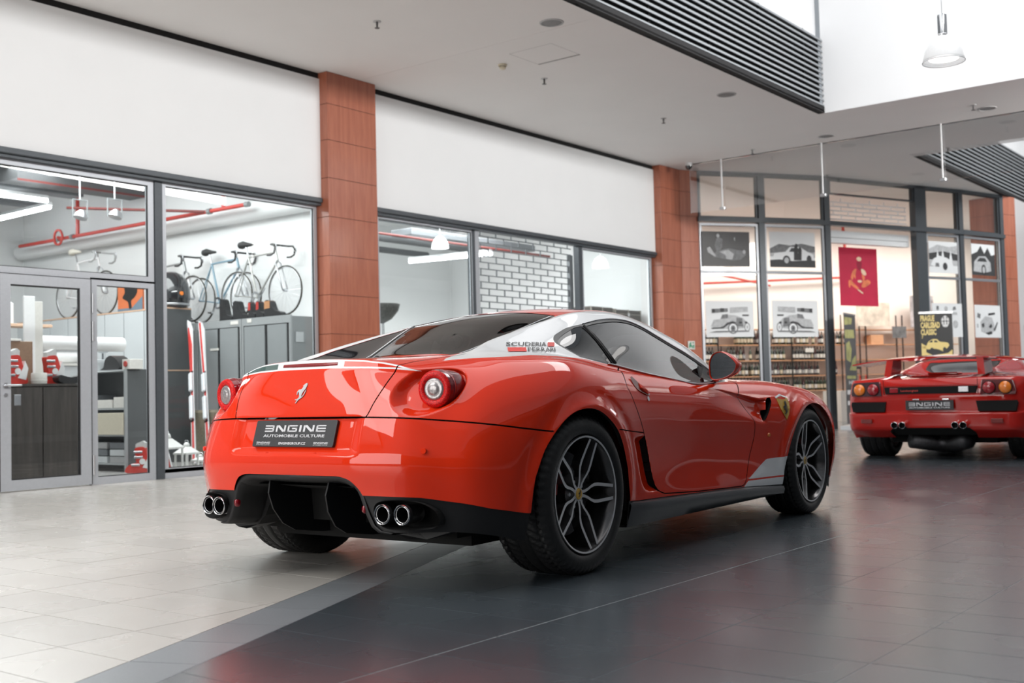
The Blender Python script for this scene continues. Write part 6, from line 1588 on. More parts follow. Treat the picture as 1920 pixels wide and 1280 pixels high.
# ------------------------------------------------------------------ left shop: cabinets, bicycles, ski gear
GREYC = mat('cabinet_grey', (.25, .265, .27), .42, metal=.1, noise=.05, nscale=2); GREYL = mat('cabinet_light', (.50, .52, .53), .42, noise=.03, nscale=2)
GREYD = mat('cabinet_charcoal', (.085, .09, .093), .5, noise=.08, nscale=3); STEELF = mat('cabinet_frame', (.36, .375, .38), .35, metal=.3, noise=.04)
PINE2 = mat('pine_edge', (.60, .40, .28), .5, noise=.08)
def low_cabinet(y0, y1, label, first=None):
    if first is not None: return dup(first, (9.85, y0, 0), label=label)
    t = thing('storage_cabinet', label, 'cabinet', (9.85, y0, 0), group='grey tambour cabinets along the right wall'); L = y1-y0
    MB().box(.03, .45, .004, L-.004, 0, 1.885).build('body', GREYC, t)
    f = MB().box(0, .03, .004, L-.004, 1.80, 1.90).box(0, .03, .004, L-.004, 0, .08).box(0, .03, .004, .035, .08, 1.80).box(0, .03, L-.035, L-.004, .08, 1.80)
    f.build('frame', STEELF, t)
    for a, b in ((.085, L/2-.025), (L/2+.03, L-.045)):
        MB().bbox(.004, .028, a, b, .085, 1.79, .003).build('door', GREYC, t)
    MB().box(.018, .029, .035, L-.035, .08, 1.80).build('dark_slot', BLK, t)
    return t
c0 = low_cabinet(11.17, 12.14, 'grey tambour cabinet nearest the window, its end panel in view')
low_cabinet(12.145, 13.1, 'grey tambour cabinet in the middle of the row, behind the ski tips', c0)
low_cabinet(13.12, 14.1, 'grey tambour cabinet behind the black helmet', c0)
low_cabinet(14.1, 15.1, 'grey tambour cabinet hidden behind the tall light cabinets', c0)
tag(MB().bbox(9.842, 9.85, 12.20, 12.36, 1.83, 1.88, .002).build('label_card', LAB[0]), 'white card stuck on the top edge of the middle cabinet', 'label')
tag(MB().bbox(9.842, 9.85, 11.93, 12.02, 1.84, 1.89, .002).build('label_card', LAB[0]), 'white card stuck on the top edge of the nearest cabinet', 'label')
tag(MB().bbox(9.842, 9.85, 12.62, 12.80, 1.50, 1.53, .002).build('label_card', LAB[0]), 'narrow white strip on the door of the middle cabinet', 'label')
tag(MB().box(9.93, 10.06, 11.16, 11.169, 1.55, 1.68).build('paper_note', GREYL), 'pale note on the end panel of the nearest cabinet', 'note')
tall = None
for k, l in enumerate(('tall grey cabinet behind the ski pair, dark end panel with pine edges', 'tall light-grey cabinet under the orange picture', 'tall light-grey cabinet under the white and red bicycle', 'tall light-grey cabinet at the back of the row')):
    y0 = 13.2+k*.95
    if tall is None:
        tall = thing('tall_cabinet', l, 'cabinet', (9.40, y0, 0), group='tall cabinets with pine edges')
        MB().box(.02, .44, .003, .947, 0, 2.09).build('body', GREYD, tall)
        MB().box(0, .44, .0, .95, 2.09, 2.11).build('pine_top', PINE2, tall)
        MB().box(.02, .44, -.002, .002, 1.24, 1.255).build('pine_strip', PINE2, tall)
        for a, b in ((.01, .46), (.48, .94)): MB().bbox(0, .02, a, b, .02, 2.085, .003).build('door', GREYL, tall)
    else: dup(tall, (9.40, y0, 0), label=l)
# glossy dark dome on the tall cabinet
hl = thing('helmet', 'big glossy black helmet on the tall grey cabinet', 'helmet', (9.64, 13.37, 2.112))
MB().lathe([(.20, 0), (.235, .04), (.255, .14), (.250, .26), (.215, .38), (.15, .46), (.07, .50), (0, .51)], 40).build('shell', mat('gloss_black', (.018, .019, .021), .12, coat=1, noise=.04), hl, smooth=True)
MB().cyl((-.02, -.235, .19), (-.02, -.262, .19), .028, n=14).build('side_disc', ORANGE, hl)
MB().lathe([(.236, .03), (.244, .045), (.240, .06)], 40).build('trim_ring', ALU, hl, smooth=True)
op = thing('picture', 'orange picture with a dark motif standing on the tall cabinets', 'picture', (9.50, 14.14, 2.111))
MB().bbox(0, .03, -.30, .30, 0, .44, .004).build('board', mat('picture_orange', (.52, .14, .05), .6, noise=.06), op)
MB().prism(catmull([(-.12, .20), (-.18, .30), (-.05, .40), (.06, .36), (.16, .40), (.12, .28), (.18, .2), (.05, .14), (.02, .04), (-.04, .05), (-.03, .15)], 3, True), lambda u, v, d: (-.001-d, u, v), 0, .002).build('print', BLACK, op)
MB().prism([(-.3, 0), (.3, 0), (.3, .05), (-.05, .05), (-.3, .2)], lambda u, v, d: (-.001-d, u, v), 0, .0015).build('print', mat('picture_blue', (.12, .17, .22), .6, noise=.05), op)

def bicycle(label, loc, frame_m, tape_m, saddle_m, scale=1.0):
    """stands in the local yz plane, front wheel at -y; origin under the front axle"""
    t = thing('bicycle', label, 'bicycle', loc, group='road bicycles along the shop wall')
    R = .330*scale; wb = .98*scale; k = scale
    FA = Vector((0, 0, R)); RA = Vector((0, wb, R)); BB = Vector((0, wb*.57, R-.06*k))
    ST = Vector((0, wb*.74, R+.50*k)); HT = Vector((0, wb*.18, R+.52*k)); HB = Vector((0, wb*.145, R+.40*k))
    SAD = Vector((0, wb*.79, R+.64*k)); STEM = Vector((0, wb*.195, R+.60*k))
    for c, nm in ((FA, 'front'), (RA, 'rear')):
        ring = [c+Vector((0, math.cos(a), math.sin(a)))*(R-.011) for a in np.linspace(0, 2*math.pi, 41)[:-1]]
        w = MB().tube(ring, .011, 6, closed=True).build('tyre', mat('bike_tyre', (.05, .045, .035), .6, noise=.1), t, smooth=True)
        MB().tube([c+(p-c)*.955 for p in ring], .007, 6, closed=True).build('rim', ALU, w, smooth=True)
        sp_ = MB()
        for j in range(20):
            a = 2*math.pi*j/20; sp_.cyl(c+Vector((.016*(1 if j % 2 else -1), 0, 0)), c+Vector((0, math.cos(a), math.sin(a)))*(R*.94), .0011, n=3, cap=False)
        tag(sp_.build('spokes', ALU, w), kind='stuff'); MB().cyl(c+Vector((-.03, 0, 0)), c+Vector((.03, 0, 0)), .018, n=10).build('hub', ALU, w)
    f = MB(); r = .0145
    for a, b in ((ST, HT), (BB, HB), (BB, ST)): f.cyl(a, b, r, n=8)
    for sx in (-.03, .03):
        f.cyl(BB, RA+Vector((sx, 0, 0)), .009, n=6); f.cyl(ST, RA+Vector((sx, 0, 0)), .008, n=6)
    f.cyl(HB, HT+(HT-HB)*.15, .018, n=8)
    f.build('frame', frame_m, t, smooth=True, angle=40)
    fk = MB()
    for sx in (-.045, .045): fk.tube([HB, HB+Vector((sx, -.01, -.03)), FA+Vector((sx, .05*k, .14*k)), FA+Vector((sx, 0, 0))], .010, 6)
    fk.build('fork', ALU, t, smooth=True)
    MB().cyl(ST, SAD, .012, n=8).build('seat_post', ALU, t)
    MB().tube([SAD+Vector((0, -.14*k, .02)), SAD+Vector((0, -.04, .03)), SAD+Vector((0, .07, .035)), SAD+Vector((0, .13, .035))], [.015, .028, .055, .045], 8).build('saddle', saddle_m, t, smooth=True)
    MB().tube([HT, STEM, STEM+Vector((0, -.09*k, .0))], .012, 8).build('stem', ALU, t, smooth=True)
    bar = MB(); c = STEM+Vector((0, -.09*k, 0))
    for sx in (-1, 1):
        bar.tube([c, c+Vector((sx*.15, 0, 0)), c+Vector((sx*.17, -.07, -.005)), c+Vector((sx*.17, -.105, -.05)), c+Vector((sx*.17, -.09, -.12)), c+Vector((sx*.17, -.02, -.145)), c+Vector((sx*.17, .05, -.14))], .0135, 8)
    b_ = tag(bar.build('handlebar', tape_m, t, smooth=True), kind=None)
    for sx in (-1, 1): MB().tube([c+Vector((sx*.17, -.09, .01)), c+Vector((sx*.17, -.13, .0)), c+Vector((sx*.17, -.13, -.09))], .007, 6).build('brake_lever', ALU, b_, smooth=True)
    cr = MB().lathe([(.06*k, 0), (.085*k, 0), (.085*k, .004), (.06*k, .004)], 28, frame(BB+Vector((-.035, 0, 0)), (0, 1, 0), (0, 0, 1), (1, 0, 0)), closed=True)
    cr.build('chainring', ALU, t)
    MB().cyl(BB+Vector((-.045, 0, 0)), BB+Vector((-.05, .10, -.13)), .008, n=6).cyl(BB+Vector((.04, 0, 0)), BB+Vector((.05, -.10, .13)), .008, n=6).box(-.10, -.05, wb*.57+.06, wb*.57+.14, R-.20*k, R-.18*k).build('crank', ALU, t)
    return t
WBAR = mat('tape_black', (.03, .03, .03), .6, noise=.1)
bicycle('silver road bicycle nearest the window on the grey cabinets', (9.99, 11.42, 1.905), mat('bike_silver', (.50, .50, .48), .3, metal=.6, noise=.05), WBAR, WBAR)
bicycle('pale blue road bicycle, middle of the three above the cabinets', (10.11, 12.36, 1.905), mat('bike_blue', (.20, .32, .40), .3, coat=.5, noise=.05), WBAR, WBAR)
bicycle('grey road bicycle beside the black helmet', (9.99, 13.38, 1.935), mat('bike_grey', (.36, .37, .37), .3, metal=.5, noise=.05), WBAR, WBAR)
bicycle('white and red road bicycle above the tall cabinets, left of the orange picture', (9.63, 14.95, 2.115), mat('bike_white', (.70, .68, .68), .3, coat=.5, noise=.03), mat('tape_grey', (.35, .35, .35), .6, noise=.05), mat('saddle_cream', (.62, .58, .50), .6, noise=.05), 1.0)
# shoes standing on the cabinets
def shoe(name, label, y, h, L, m1, m2, group):
    t = thing(name, label, 'shoe', (9.93, y, 1.903), group=group)
    MB().prism(catmull([(-L/2, 0), (-L/2, .05), (-L*.1, .08), (L*.12, h), (L*.48, h), (L*.5, .02), (L*.48, 0)], 3, True), lambda u, v, d: (d, u, v), -.045, .045).build('upper', m1, t)
    MB().bbox(-.048, .048, -L/2-.005, L/2+.005, -.002, .018, .004).build('sole', BLACKP, t)
    MB().prism([(L*.14, h*.55), (L*.5, h*.5), (L*.49, h*1.02), (L*.13, h*1.02)], lambda u, v, d: (d, u, v), -.047, .047).build('collar', m2, t)
    return t
SHB = mat('shoe_black', (.02, .02, .021), .35, coat=.2, noise=.1); SHR = mat('shoe_red', (.42, .04, .03), .4, noise=.05); SHT = mat('shoe_tan', (.42, .20, .09), .5, noise=.05)
shoe('boot', 'black lace-up boot farthest along the cabinet tops', 12.52, .27, .24, SHB, SHB, 'boots and shoes on the cabinets')
shoe('boot', 'black boot beside the pale blue front wheel', 12.22, .23, .28, SHB, SHB, 'boots and shoes on the cabinets')
shoe('boot', 'black and red sports boot, left of the red pair', 11.98, .20, .13, SHB, SHR, 'boots and shoes on the cabinets')
shoe('boot', 'black and red sports boot, right of the red pair', 11.815, .20, .14, SHB, SHR, 'boots and shoes on the cabinets')
shoe('shoe', 'black shoe with tan lining nearest the window on the cabinets', 11.57, .20, .30, SHB, SHT, 'boots and shoes on the cabinets')

# skis
def ski(label, top_, bot, L=1.9, group='red and white skis', bindings=True):
    a = Vector(bot); b = Vector(top_); d = (b-a).normalized(); n = Vector((-1, 0, .0)); n = (n-d*n.dot(d)).normalized(); s_ = d.cross(n)
    M = frame((0, 0, 0), s_, n, d); L = (b-a).length
    t = thing('ski', label, 'ski', bot, group=group)
    out = [(-.042, 0), (.042, 0), (.036, L*.3), (.032, L*.5), (.042, L*.82), (.050, L*.93), (.040, L*.98), (0, L), (-.040, L*.98), (-.050, L*.93), (-.042, L*.82), (-.032, L*.5), (-.036, L*.3)]
    MB().prism(out, lambda u, v, d_: M @ Vector((u, d_+.05*max(0, (v/L-.9)/.1)**2, v)), -.006, .006).build('board', mat('ski_white', (.70, .70, .71), .3, coat=.6, noise=.03), t)
    MB().prism([(-.026, .02), (.026, .02), (.021, L*.5), (.029, L*.9), (.016, L*.985), (-.016, L*.985), (-.029, L*.9), (-.021, L*.5)], lambda u, v, d_: M @ Vector((u, .0065+d_+.05*max(0, (v/L-.9)/.1)**2, v)), 0, .001).build('stripe', mat('ski_red', (.55, .035, .03), .35, coat=.5, noise=.05), t)
    if bindings:
        for z0, z1 in ((L*.30, L*.46), (L*.49, L*.62)):
            MB().bbox(-.033, .033, .008, .045, z0, z1, .012, 0, M).build('binding', mat('binding_white', (.62, .64, .66), .4, noise=.06), t)
        for z_ in (L*.29, L*.625): MB().box(-.036, .036, .007, .02, z_-.008, z_+.008, 0, M).build('binding_stop', BLACKP, t)
        m = MB(); put_text(m, 'BLIZZARD', lambda u, v, d_: M @ Vector((-v+.0, .0078, u)), L*.68, -.012, L*.2, .024, bold=.03) if 0 else None
    return t
ski('red and white ski leaning beside the window post, left of the tall pair', (9.74, 13.08, 1.92), (9.20, 12.32, .01))
ski('red and white ski leaning right of its twin, against the grey cabinets', (9.74, 12.83, 1.90), (9.25, 12.08, .01))
ski('short red and white ski standing behind the tall white lantern', (7.93, 11.4, .95), (8.06, 11.22, .01), bindings=False)
tag(MB().bbox(9.45, 9.8, 12.2, 12.75, 0, .70, .03).build('cloth_bag', mat('olive_cloth', (.16, .14, .10), .8, noise=.15), smooth=True, angle=30), 'olive cloth bag slumped beside the skis', 'bag')

# lanterns behind the window
LW = mat('lantern_white', (.68, .68, .66), .5, noise=.04)
def lantern(label, x, y, w, h, rz=.2):
    t = thing('lantern', label, 'lantern', (x, y, 0), rz, group='white lanterns behind the window'); e = .018; hb = h*.62
    MB().bbox(-w/2, w/2, -w/2, w/2, 0, .10*h+.02, .004).build('base', LW, t)
    for sx in (-1, 1):
        for sy in (-1, 1): MB().box(min(sx*(w/2-e), sx*w/2), max(sx*(w/2-e), sx*w/2), min(sy*(w/2-e), sy*w/2), max(sy*(w/2-e), sy*w/2), .1*h+.02, hb).build('post', LW, t)
    MB().box(-w/2-.01, w/2+.01, -w/2-.01, w/2+.01, hb, hb+.02).build('eave', LW, t)
    r0 = w/2+.005; r1 = w*.16; z0 = hb+.02; z1 = h*.86
    MB().add([(-r0, -r0, z0), (r0, -r0, z0), (r0, r0, z0), (-r0, r0, z0), (-r1, -r1, z1), (r1, -r1, z1), (r1, r1, z1), (-r1, r1, z1)], [(0, 1, 5, 4), (1, 2, 6, 5), (2, 3, 7, 6), (3, 0, 4, 7), (4, 5, 6, 7)]).build('roof', LW, t)
    MB().lathe([(r1, z1), (r1*1.2, z1+.01), (r1*1.1, h*.94), (r1*.4, h), (0, h)], 12).build('cap', LW, t)
    MB().tube([(0, -.03, h), (0, -.02, h+.02), (0, .02, h+.02), (0, .03, h)], .003, 5).build('ring', ALU, t)
    return t
lantern('tallest white lantern behind the dark window post', 7.74, 10.85, .25, .48)
lantern('medium white lantern, middle of the three', 8.01, 10.86, .19, .36, .1)
lantern('small white lantern nearest the red car tail', 8.23, 10.90, .14, .21, .3)

# ski boots
def skiboot(label, x, y, z, rz=0, s=1.0):
    t = thing('ski_boot', label, 'boot', (x, y, z), rz, group='red and white ski boots')
    RB_ = mat('boot_red', (.52, .035, .025), .35, coat=.4, noise=.06); WB_ = mat('boot_white', (.68, .68, .68), .4, noise=.03)
    k = s
    MB().prism(catmull([(-.15, 0), (-.165, .05), (-.12, .095), (-.04, .12), (.0, .15), (.10, .13), (.13, .07), (.125, 0)], 3, True), lambda u, v, d: (u*k, d*k, v*k), -.05, .05).build('shell', RB_, t, smooth=True, angle=40)
    MB().prism(catmull([(-.03, .11), (-.05, .20), (-.06, .28), (.0, .30), (.055, .29), (.085, .20), (.10, .12)], 3, True), lambda u, v, d: (u*k, d*k, v*k), -.052, .052).build('cuff', RB_, t, smooth=True, angle=40)
    MB().prism([(-.055, .285), (-.05, .335), (.03, .37), (.06, .345), (.055, .285)], lambda u, v, d: (u*k, d*k, v*k), -.042, .042).build('liner', mat('liner_grey', (.50, .50, .49), .7, noise=.05), t)
    MB().cyl((.03*k, -.058*k, .13*k), (.03*k, -.05*k, .13*k), .034*k, n=20).build('pivot', WB_, t)
    MB().prism([(.03, .06), (.12, .04), (.145, .16), (.11, .24), (.085, .16)], lambda u, v, d: (u*k, d*k, v*k), -.056, .056).build('spoiler', WB_, t)
    for z_, x_ in ((.09, -.09), (.18, -.055), (.24, -.06)): MB().bbox((x_-.01)*k, (x_+.09)*k, -.062*k, -.052*k, (z_-.012)*k, (z_+.012)*k, .003).build('buckle', ALU, t)
    return t
# dark sideboard under the clutter
DKW = woodmat('dark_oak', (.030, .025, .022), (.075, .064, .056), scale=(9, 9, .8), rough=.45, coat=.1)
sb = thing('sideboard', 'dark oak sideboard behind the glass door', 'cabinet', (5.3, 11.20, 0))
MB().box(0, 1.60, .02, .58, .0, 1.015).build('body', DKW, sb)
MB().box(-.01, 1.62, -.005, .60, 1.015, 1.04).build('top', DKW, sb)
for a, b in ((.01, .62), (.63, 1.17), (1.18, 1.59)): MB().bbox(a, b, 0, .02, .03, 1.005, .003).build('door', DKW, sb)
MB().bbox(.86, .93, -.006, .004, .82, .93, .002).build('recessed_pull', ALU, sb)
skiboot('red ski boot on the left end of the sideboard', 6.28, 11.45, 1.046, 0)
skiboot('red ski boot with white spoiler in the middle of the sideboard', 6.70, 11.45, 1.046, 0)
skiboot('red ski boot standing on the shop floor by the dark rack', 7.99, 11.70, .001, math.radians(-50), 1.0)
tag(MB().lathe([(0, 0), (.075, 0), (.08, .01), (.08, .10), (.075, .115), (0, .115)], 24).lathe([(.082, .03), (.084, .035), (.082, .04)], 24).build('wire_spool', LAB[0], smooth=True, angle=40, loc=(6.49, 11.30, 1.041)), 'white spool between the two red ski boots', 'spool')
tag(MB().prism(catmull([(-.17, .05), (-.12, .0), (.08, 0), (.18, .075), (.13, .09), (-.02, .06), (-.14, .085)], 3, True), lambda u, v, d: (u, d, v), -.06, .06).build('spare_saddle', SHB, loc=(6.84, 11.29, 1.047), smooth=True, angle=40), 'black saddle lying right of the ski boots', 'saddle')
bx = thing('box', 'brown cardboard box with papers on top at the left of the sideboard', 'box', (6.33, 11.72, 1.041))
MB().bbox(-.22, .24, -.16, .16, 0, .46, .004).build('carton', mat('carton_brown', (.23, .145, .095), .75, noise=.08), bx)
MB().bbox(-.34, .10, -.18, .12, .46, .485, .003).build('papers', LAB[0], bx)
tag(MB().bbox(-.12, .12, -.10, .10, 0, .34, .004).build('cream_box', LAB[1], loc=(5.96, 11.62, 1.041)), 'cream carton left of the brown box', 'box')
tag(MB().bbox(-.12, .04, -.05, .05, 0, .12, .004).build('orange_box', ORANGE, loc=(6.06, 11.40, 1.041)), 'orange box low behind the left ski boot', 'box')
for k in range(2):
    tag(MB().bbox(-.065, .065, -.015, .015, 0, .98-.05*k, .004).build('white_board', LAB[0] if k else mat('board_white', (.78, .78, .78), .5, noise=.02), loc=(6.72+.12*k, 11.9+.05*k, 1.041)), ('wide', 'narrow')[k]+' upright white board behind the ski boots', 'board', 'white boards on the sideboard')
tag(MB().lathe([(0, 0), (.12, 0), (.125, .02), (.125, .24), (.05, .28), (.03, .33), (0, .33)], 22).build('canister', mat('board_white', (.78, .78, .78)), loc=(6.95, 12.9, 1.78), smooth=True, angle=40), 'white canister on the small wall shelf', 'canister')
tag(MB().bbox(6.55, 7.5, 12.75, 13.05, 1.745, 1.779, .003).build('wall_shelf', PINE2), 'pale wooden shelf board under the white canister', 'shelf')
for k, (z, x0, x1, r) in enumerate(((1.52, 6.95, 8.05, .085), (1.36, 7.0, 7.65, .07))):
    o = thing('foam_roll', ('upper long', 'lower short')[k]+' white roll lying behind the sideboard clutter', 'roll', (x0, 12.15, z), group='white rolls')
    MB().cyl((0, 0, 0), (x1-x0, 0, 0), r, n=20).build('roll', mat('board_white', (.78, .78, .78)), o, smooth=True, angle=40)
    MB().cyl((-.01, 0, 0), (0, 0, 0), r*.4, n=14).build('core', BLK, o)
rs = thing('roll_stand', 'low white stand carrying the rolls behind the sideboard', 'stand', (6.95, 12.1, 0))
MB().box(0, .42, -.1, .3, 0, 1.26).build('body', GREYL, rs); MB().box(-.01, .43, -.12, .32, 1.26, 1.285).build('top', LAB[0], rs)
# open dark rack with binders
rk = thing('rack', 'dark open rack with papers and boxes beside the dark window post', 'shelf', (7.98, 11.98, 0))
MB().box(0, .36, 0, .02, 0, 1.22).build('side_panel', GREYD, rk); MB().box(0, .36, 1.28, 1.30, 0, 1.22).build('side_panel', GREYD, rk); MB().box(.34, .36, .02, 1.28, 0, 1.22).build('back_panel', GREYD, rk)
MB().box(-.012, .02, -.004, .024, 0, 1.22).build('post', STEELF, rk)
for z in (.10, .44, .76, 1.22): MB().box(-.005, .335, .021, 1.279, z-.02, z).build('shelf_board', STEELF if z < 1 else GREYL, rk)
def onr(name, y0, y1, z, h, m, label, cat, x0=.01, x1=.30, g=None):
    return tag(MB().bbox(x0, x1, y0, y1, 0, h, .004).build(name, m, loc=(7.98, 11.98, z+.001)), label, cat, g)
BLU = mat('binder_grey', (.13, .14, .15), .5, noise=.1)
onr('paper_stack', .30, .62, .76, .10, LAB[0], 'white paper stack on the middle board of the dark rack', 'papers')
onr('binder_stack', .05, .27, .76, .13, LAB[0], 'white binders at the front of the middle rack board', 'binders')
onr('dark_box', .66, 1.2, .76, .16, BLU, 'dark grey box deep on the middle rack board', 'box')
onr('cream_sheet', .03, .62, .44, .26, mat('paper_cream', (.58, .53, .42), .7, noise=.04), 'cream paper package hanging over the lower rack board', 'package', -.03, .28)
for k in range(3):
    for j in range(3):
        onr('archive_box', .06+.36*k, .36+.36*k, .10+.085*j, .075, (LAB[2], GREYL, BLU)[(k+j) % 3], 'flat archive box %s, column %s of the rack bottom' % (('lowest', 'middle', 'top')[j], ('nearest', 'middle', 'farthest')[k]), 'box', g='archive boxes in the rack')
onr('camera_box', .62, .95, 1.22, .14, GREYL, 'light box with dark print on top of the rack', 'box')
onr('white_box', .98, 1.25, 1.22, .15, LAB[0], 'white box at the left end of the rack top', 'box')
tag(MB().prism(catmull([(-.16, 0), (-.14, .09), (0, .17), (.12, .13), (.16, .03), (.22, .0)], 3, True), lambda u, v, d: (d, u, v), -.09, .09).build('cap', SHB, loc=(8.12, 12.36, 1.228), smooth=True, angle=40), 'dark cap lying on top of the rack', 'cap')
t_ = thing('desk_lamp', 'small grey round-headed lamp on the rack top', 'lamp', (8.15, 12.72, 1.36))
MB().cyl((0, 0, 0), (0, 0, .10), .012, n=8).build('stem', BLU, t_); MB().lathe([(0, .22), (.07, .20), (.085, .14), (.06, .09), (0, .08)], 20).build('head', GREYL, t_, smooth=True)
onr('first_aid_box', -.06, .10, 1.22, .12, LAB[0], 'small white box with a red dot at the front of the rack top', 'box', .02, .2)
tag(MB().cyl((7.994, 12.0, 1.285), (7.985, 12.0, 1.285), .035, n=16).build('red_dot', mat('shoe_red', (.42, .04, .03))), 'red round sticker on the small white box', 'sticker')

# pipes, beam, lamps and lamp reflections under the shop ceiling
pp = thing('fire_pipe', 'red fire main running along the right wall of the left shop', 'pipe', (0, 0, 0))
MB().cyl((9.9, 12.05, 3.43), (9.9, 17.8, 3.43), .028, n=12).build('main_pipe', PRED, pp, smooth=True, angle=40)
MB().cyl((9.9, 16.1, 3.43), (9.9, 16.1, 4.3), .030, n=12).build('riser', PRED, pp, smooth=True, angle=40)
MB().cyl((9.9, 12.9, 3.43), (9.0, 14.9, 3.62), .020, n=12).build('branch', mat('pipe_brown', (.18, .035, .03), .45, noise=.1), pp, smooth=True, angle=40)
MB().cyl((9.9, 12.55, 3.43), (9.9, 12.55, 3.75), .026, n=12).build('tee', PRED, pp, smooth=True, angle=40)
for y, r_ in ((12.85, .042), (12.05, .038), (16.25, .042), (16.65, .042)): MB().cyl((9.9, y-.035, 3.43), (9.9, y+.035, 3.43), r_, n=14).build('coupling', GREYC, pp, smooth=True, angle=40)
MB().lathe([(.10, -.012), (.13, -.012), (.13, .012), (.10, .012)], 24, frame((9.78, 16.45, 3.43), (0, 1, 0), (0, 0, 1), (1, 0, 0)), closed=True).build('valve_wheel', PRED, pp, smooth=True, angle=40)
MB().cyl((9.9, 16.45, 3.43), (9.76, 16.45, 3.43), .02, n=8).build('valve_stem', PRED, pp)
bm_ = thing('duct', 'dark grey rectangular duct under the left shop ceiling', 'duct', (8.2, 14.8, 3.93))
MB().box(0, 2.1, 0, .5, 0, .30).build('casing', mat('duct_grey', (.13, .135, .14), .5, metal=.4, noise=.08), bm_)
MB().box(0, 2.1, -.01, .0, -.03, .0).build('red_edge', mat('pipe_brown', (.18, .035, .03)), bm_)
for k, (x0, y0, x1, y1, z) in enumerate(((4.0, 15.6, 9.7, 15.9, 3.95), (4.0, 16.6, 9.7, 16.8, 3.90), (3.6, 17.5, 9.7, 17.6, 3.85))):
    tag(MB().bbox(x0, x1, y0, y1, z, z+.06, .01).build('cable_tray', mat('tray_grey', (.22, .235, .25), .5, metal=.4, noise=.1)), '%s cable tray crossing the left shop ceiling' % ('nearest', 'middle', 'farthest')[k], 'cable tray')
GLOW = mat('tube_glow', (.95, .97, 1), .4, emit=(.95, .98, 1), estr=16, noise=.01)
def tube_lamp(label, a, b):
    o = Vector(a); t = thing('tube_lamp', label, 'lamp', a, group='fluorescent tube lamps'); d = Vector(b)-o
    MB().cyl((0, 0, 0), d, .028, n=10).build('tube', GLOW, t, smooth=True, angle=40)
    u = d.normalized(); n = Vector((0, 0, 1))
    MB().prism([(-.05, .03), (.05, .03), (.03, .08), (-.03, .08)], lambda p, q, s: u*s+Vector((-u.y, u.x, 0))*p+n*q, 0, d.length).build('housing', mat('lamp_housing', (.7, .72, .72), .5, noise=.02), t)
    return t
tube_lamp('long fluorescent tube at the upper left of the left shop', (9.05, 15.44, 3.70), (9.10, 17.4, 3.70))
tube_lamp('bright fluorescent tube near the glass at far upper left', (6.2, 13.6, 3.9), (7.6, 13.6, 3.9))
tube_lamp('added fluorescent tube brightening the middle of the left shop ceiling', (7.6, 15.25, 3.75), (8.9, 15.25, 3.75))  # extra tube added to brighten the shop ceiling
tube_lamp('fluorescent tube seen through the pane left of the rolling grille', (15.56, 14.35, 3.30), (15.80, 12.6, 3.30))
fl0 = thing('lamp_reflection', 'reflection of a hall lamp built as a small bracketed silver lamp, left of two', 'lamp', (8.25, 13.36, 3.22), group='hall lamp reflections built as lamps')  # hall lamps mirrored in the pane, built as solid lamps inside
MB().lathe([(.035, .10), (.07, .06), (.09, 0), (.085, -.005), (0, .01)], 22, Matrix.Rotation(math.radians(18), 4, 'Y')).build('head', ALU, fl0, smooth=True, angle=40)
f_ = MB().box(-.11, -.098, -.008, .008, 0, .24).box(.098, .11, -.008, .008, 0, .24).box(-.11, .11, -.008, .008, .228, .24)
f_.build('bracket', GREYC, fl0); MB().cyl((0, 0, .24), (0, 0, 1.0), .01, n=6).build('rod', ALU, fl0)
dup(fl0, (8.60, 13.12, 3.24), label='reflection of a hall lamp built as a small bracketed silver lamp, right of two')

# right half of the left shopfront: storage with ducts, pendant reflections built as domes, basket and trunks
DUC = mat('duct_grey', (.13, .135, .14))
for k, (x0, x1, y, z, r) in enumerate(((10.6, 17.6, 14.6, 3.75, .09), (10.6, 17.0, 15.2, 3.62, .06), (10.6, 16.4, 13.9, 3.95, .07))):
    tag(MB().cyl((x0, y, z), (x1, y, z), r, n=14).build('duct_pipe', DUC, smooth=True, angle=40), '%s grey duct pipe under the storage ceiling' % ('middle', 'lowest', 'highest')[k], 'pipe')
tag(MB().cyl((10.6, 16.0, 3.30), (14.8, 16.0, 3.30), .12, n=16).build('insulated_pipe', WALLW, smooth=True, angle=40), 'thick white insulated pipe on the storage back wall', 'pipe')
tag(MB().bbox(14.6, 18.2, 13.4, 13.9, 3.62, 3.74, .01).build('lattice_tray', mat('tray_grey', (.22, .235, .25))), 'flat grey tray above the rolling grille', 'cable tray')
tag(MB().cyl((13.2, 13.2, 3.52), (18.4, 13.2, 3.52), .022, n=10).build('thin_pipe', mat('pipe_brown', (.18, .035, .03)), smooth=True, angle=40), 'thin dark red pipe seen through the rolling grille', 'pipe')
dl = thing('pendant_reflection', 'reflection of an atrium pendant built as a glowing white dome, above the tube at the middle window', 'lamp', (14.88, 13.0, 3.36), group='pendant reflections built as domes')  # atrium pendants mirrored in the pane, built as glowing domes inside
MB().lathe([(.15, 0), (.14, .08), (.10, .16), (.04, .21), (0, .215)], 28).build('shade', mat('reflected_glow', (.9, .9, .9), .4, emit=(1, 1, 1), estr=1.5, noise=.01), dl, smooth=True); MB().cyl((0, 0, .2), (0, 0, .94), .008, n=6).build('cord', ALU, dl)
dup(dl, (17.55, 11.45, 3.08), label='reflection of an atrium pendant built as a glowing white dome, right window before the angled pillar')
bk = thing('wire_basket', 'tall stand with a dark wire basket of dried flowers beside the wide pillar', 'basket', (12.36, 12.0, 0))
MB().box(-.4, .4, -.25, .25, 0, 1.55).build('plinth', WALLW, bk)
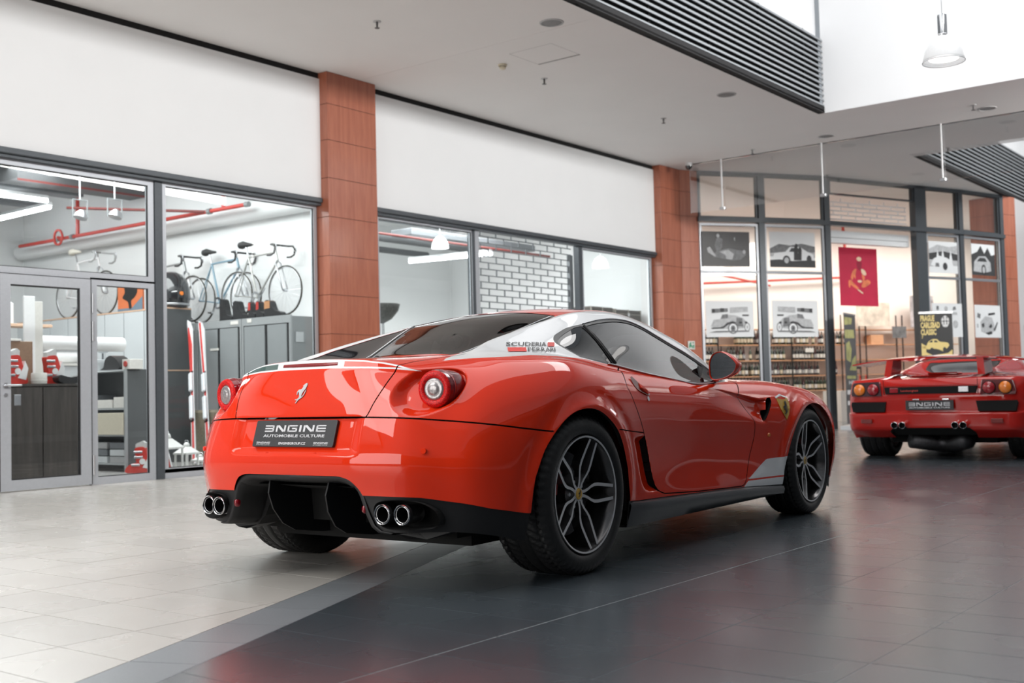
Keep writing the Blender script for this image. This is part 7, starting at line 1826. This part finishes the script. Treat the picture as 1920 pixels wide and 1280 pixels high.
for a in range(3): MB().cyl((.06*math.cos(a*2.1), .06*math.sin(a*2.1), 1.55), (.05*math.cos(a*2.1), .05*math.sin(a*2.1), 1.98), .008, n=6).build('leg', BLU, bk)
MB().lathe([(.05, 1.92), (.16, 1.98), (.26, 2.10), (.29, 2.20), (.28, 2.205), (.25, 2.11), (.15, 2.0), (.04, 1.94)], 20).build('bowl', mat('basket_wire', (.06, .06, .055), .6, noise=.5, nscale=40), bk, smooth=True)
fm = MB()
for k in range(70):
    a = rnd.uniform(0, 6.28); r_ = .27*math.sqrt(rnd.random()); z_ = 2.12+.10*rnd.random(); s_ = rnd.uniform(.015, .035)
    fm.add([(r_*math.cos(a)+s_*x, r_*math.sin(a)+s_*y, z_+s_*z) for x, y, z in ((1, 0, 0), (0, 1, 0), (-1, 0, 0), (0, -1, 0), (0, 0, 1), (0, 0, -1))], [(0, 1, 4), (1, 2, 4), (2, 3, 4), (3, 0, 4), (1, 0, 5), (2, 1, 5), (3, 2, 5), (0, 3, 5)])
tag(fm.build('dried_flowers', mat('dried_flower', (.20, .18, .14), .9, noise=.4, nscale=30), bk), kind='stuff')
tr_ = MB().bbox(17.0, 18.8, 11.3, 11.9, 0, 2.05, .01).build('display_block', WALLW); tag(tr_, 'white display block carrying the old trunks', 'block')
for k, (x0, x1, l) in enumerate(((17.04, 17.80, 'old dark travelling trunk, left one on the white block'), (17.84, 18.76, 'old dark travelling trunk with a bright lock, right one on the white block'))):
    t_ = thing('trunk', l, 'trunk', ((x0+x1)/2, 11.55, 2.051), group='travelling trunks'); w = (x1-x0)/2
    MB().bbox(-w, w, -.2, .2, 0, .30-.02*k, .02).build('body', mat('trunk_brown', (.055, .045, .038), .5, noise=.2, nscale=8), t_)
    for x_ in (-w+.02, 0, w-.02): MB().box(x_-.015, x_+.015, -.207, .207, -.0, .285).build('strap', mat('strap_grey', (.25, .23, .2), .5, noise=.1), t_)
    MB().bbox(-.03, .03, -.22, -.2, .16, .22, .003).build('lock', ALU, t_); MB().box(-w+.01, w-.01, -.206, -.2, .19, .205).build('edge_rail', mat('strap_grey', (.25, .23, .2)), t_)
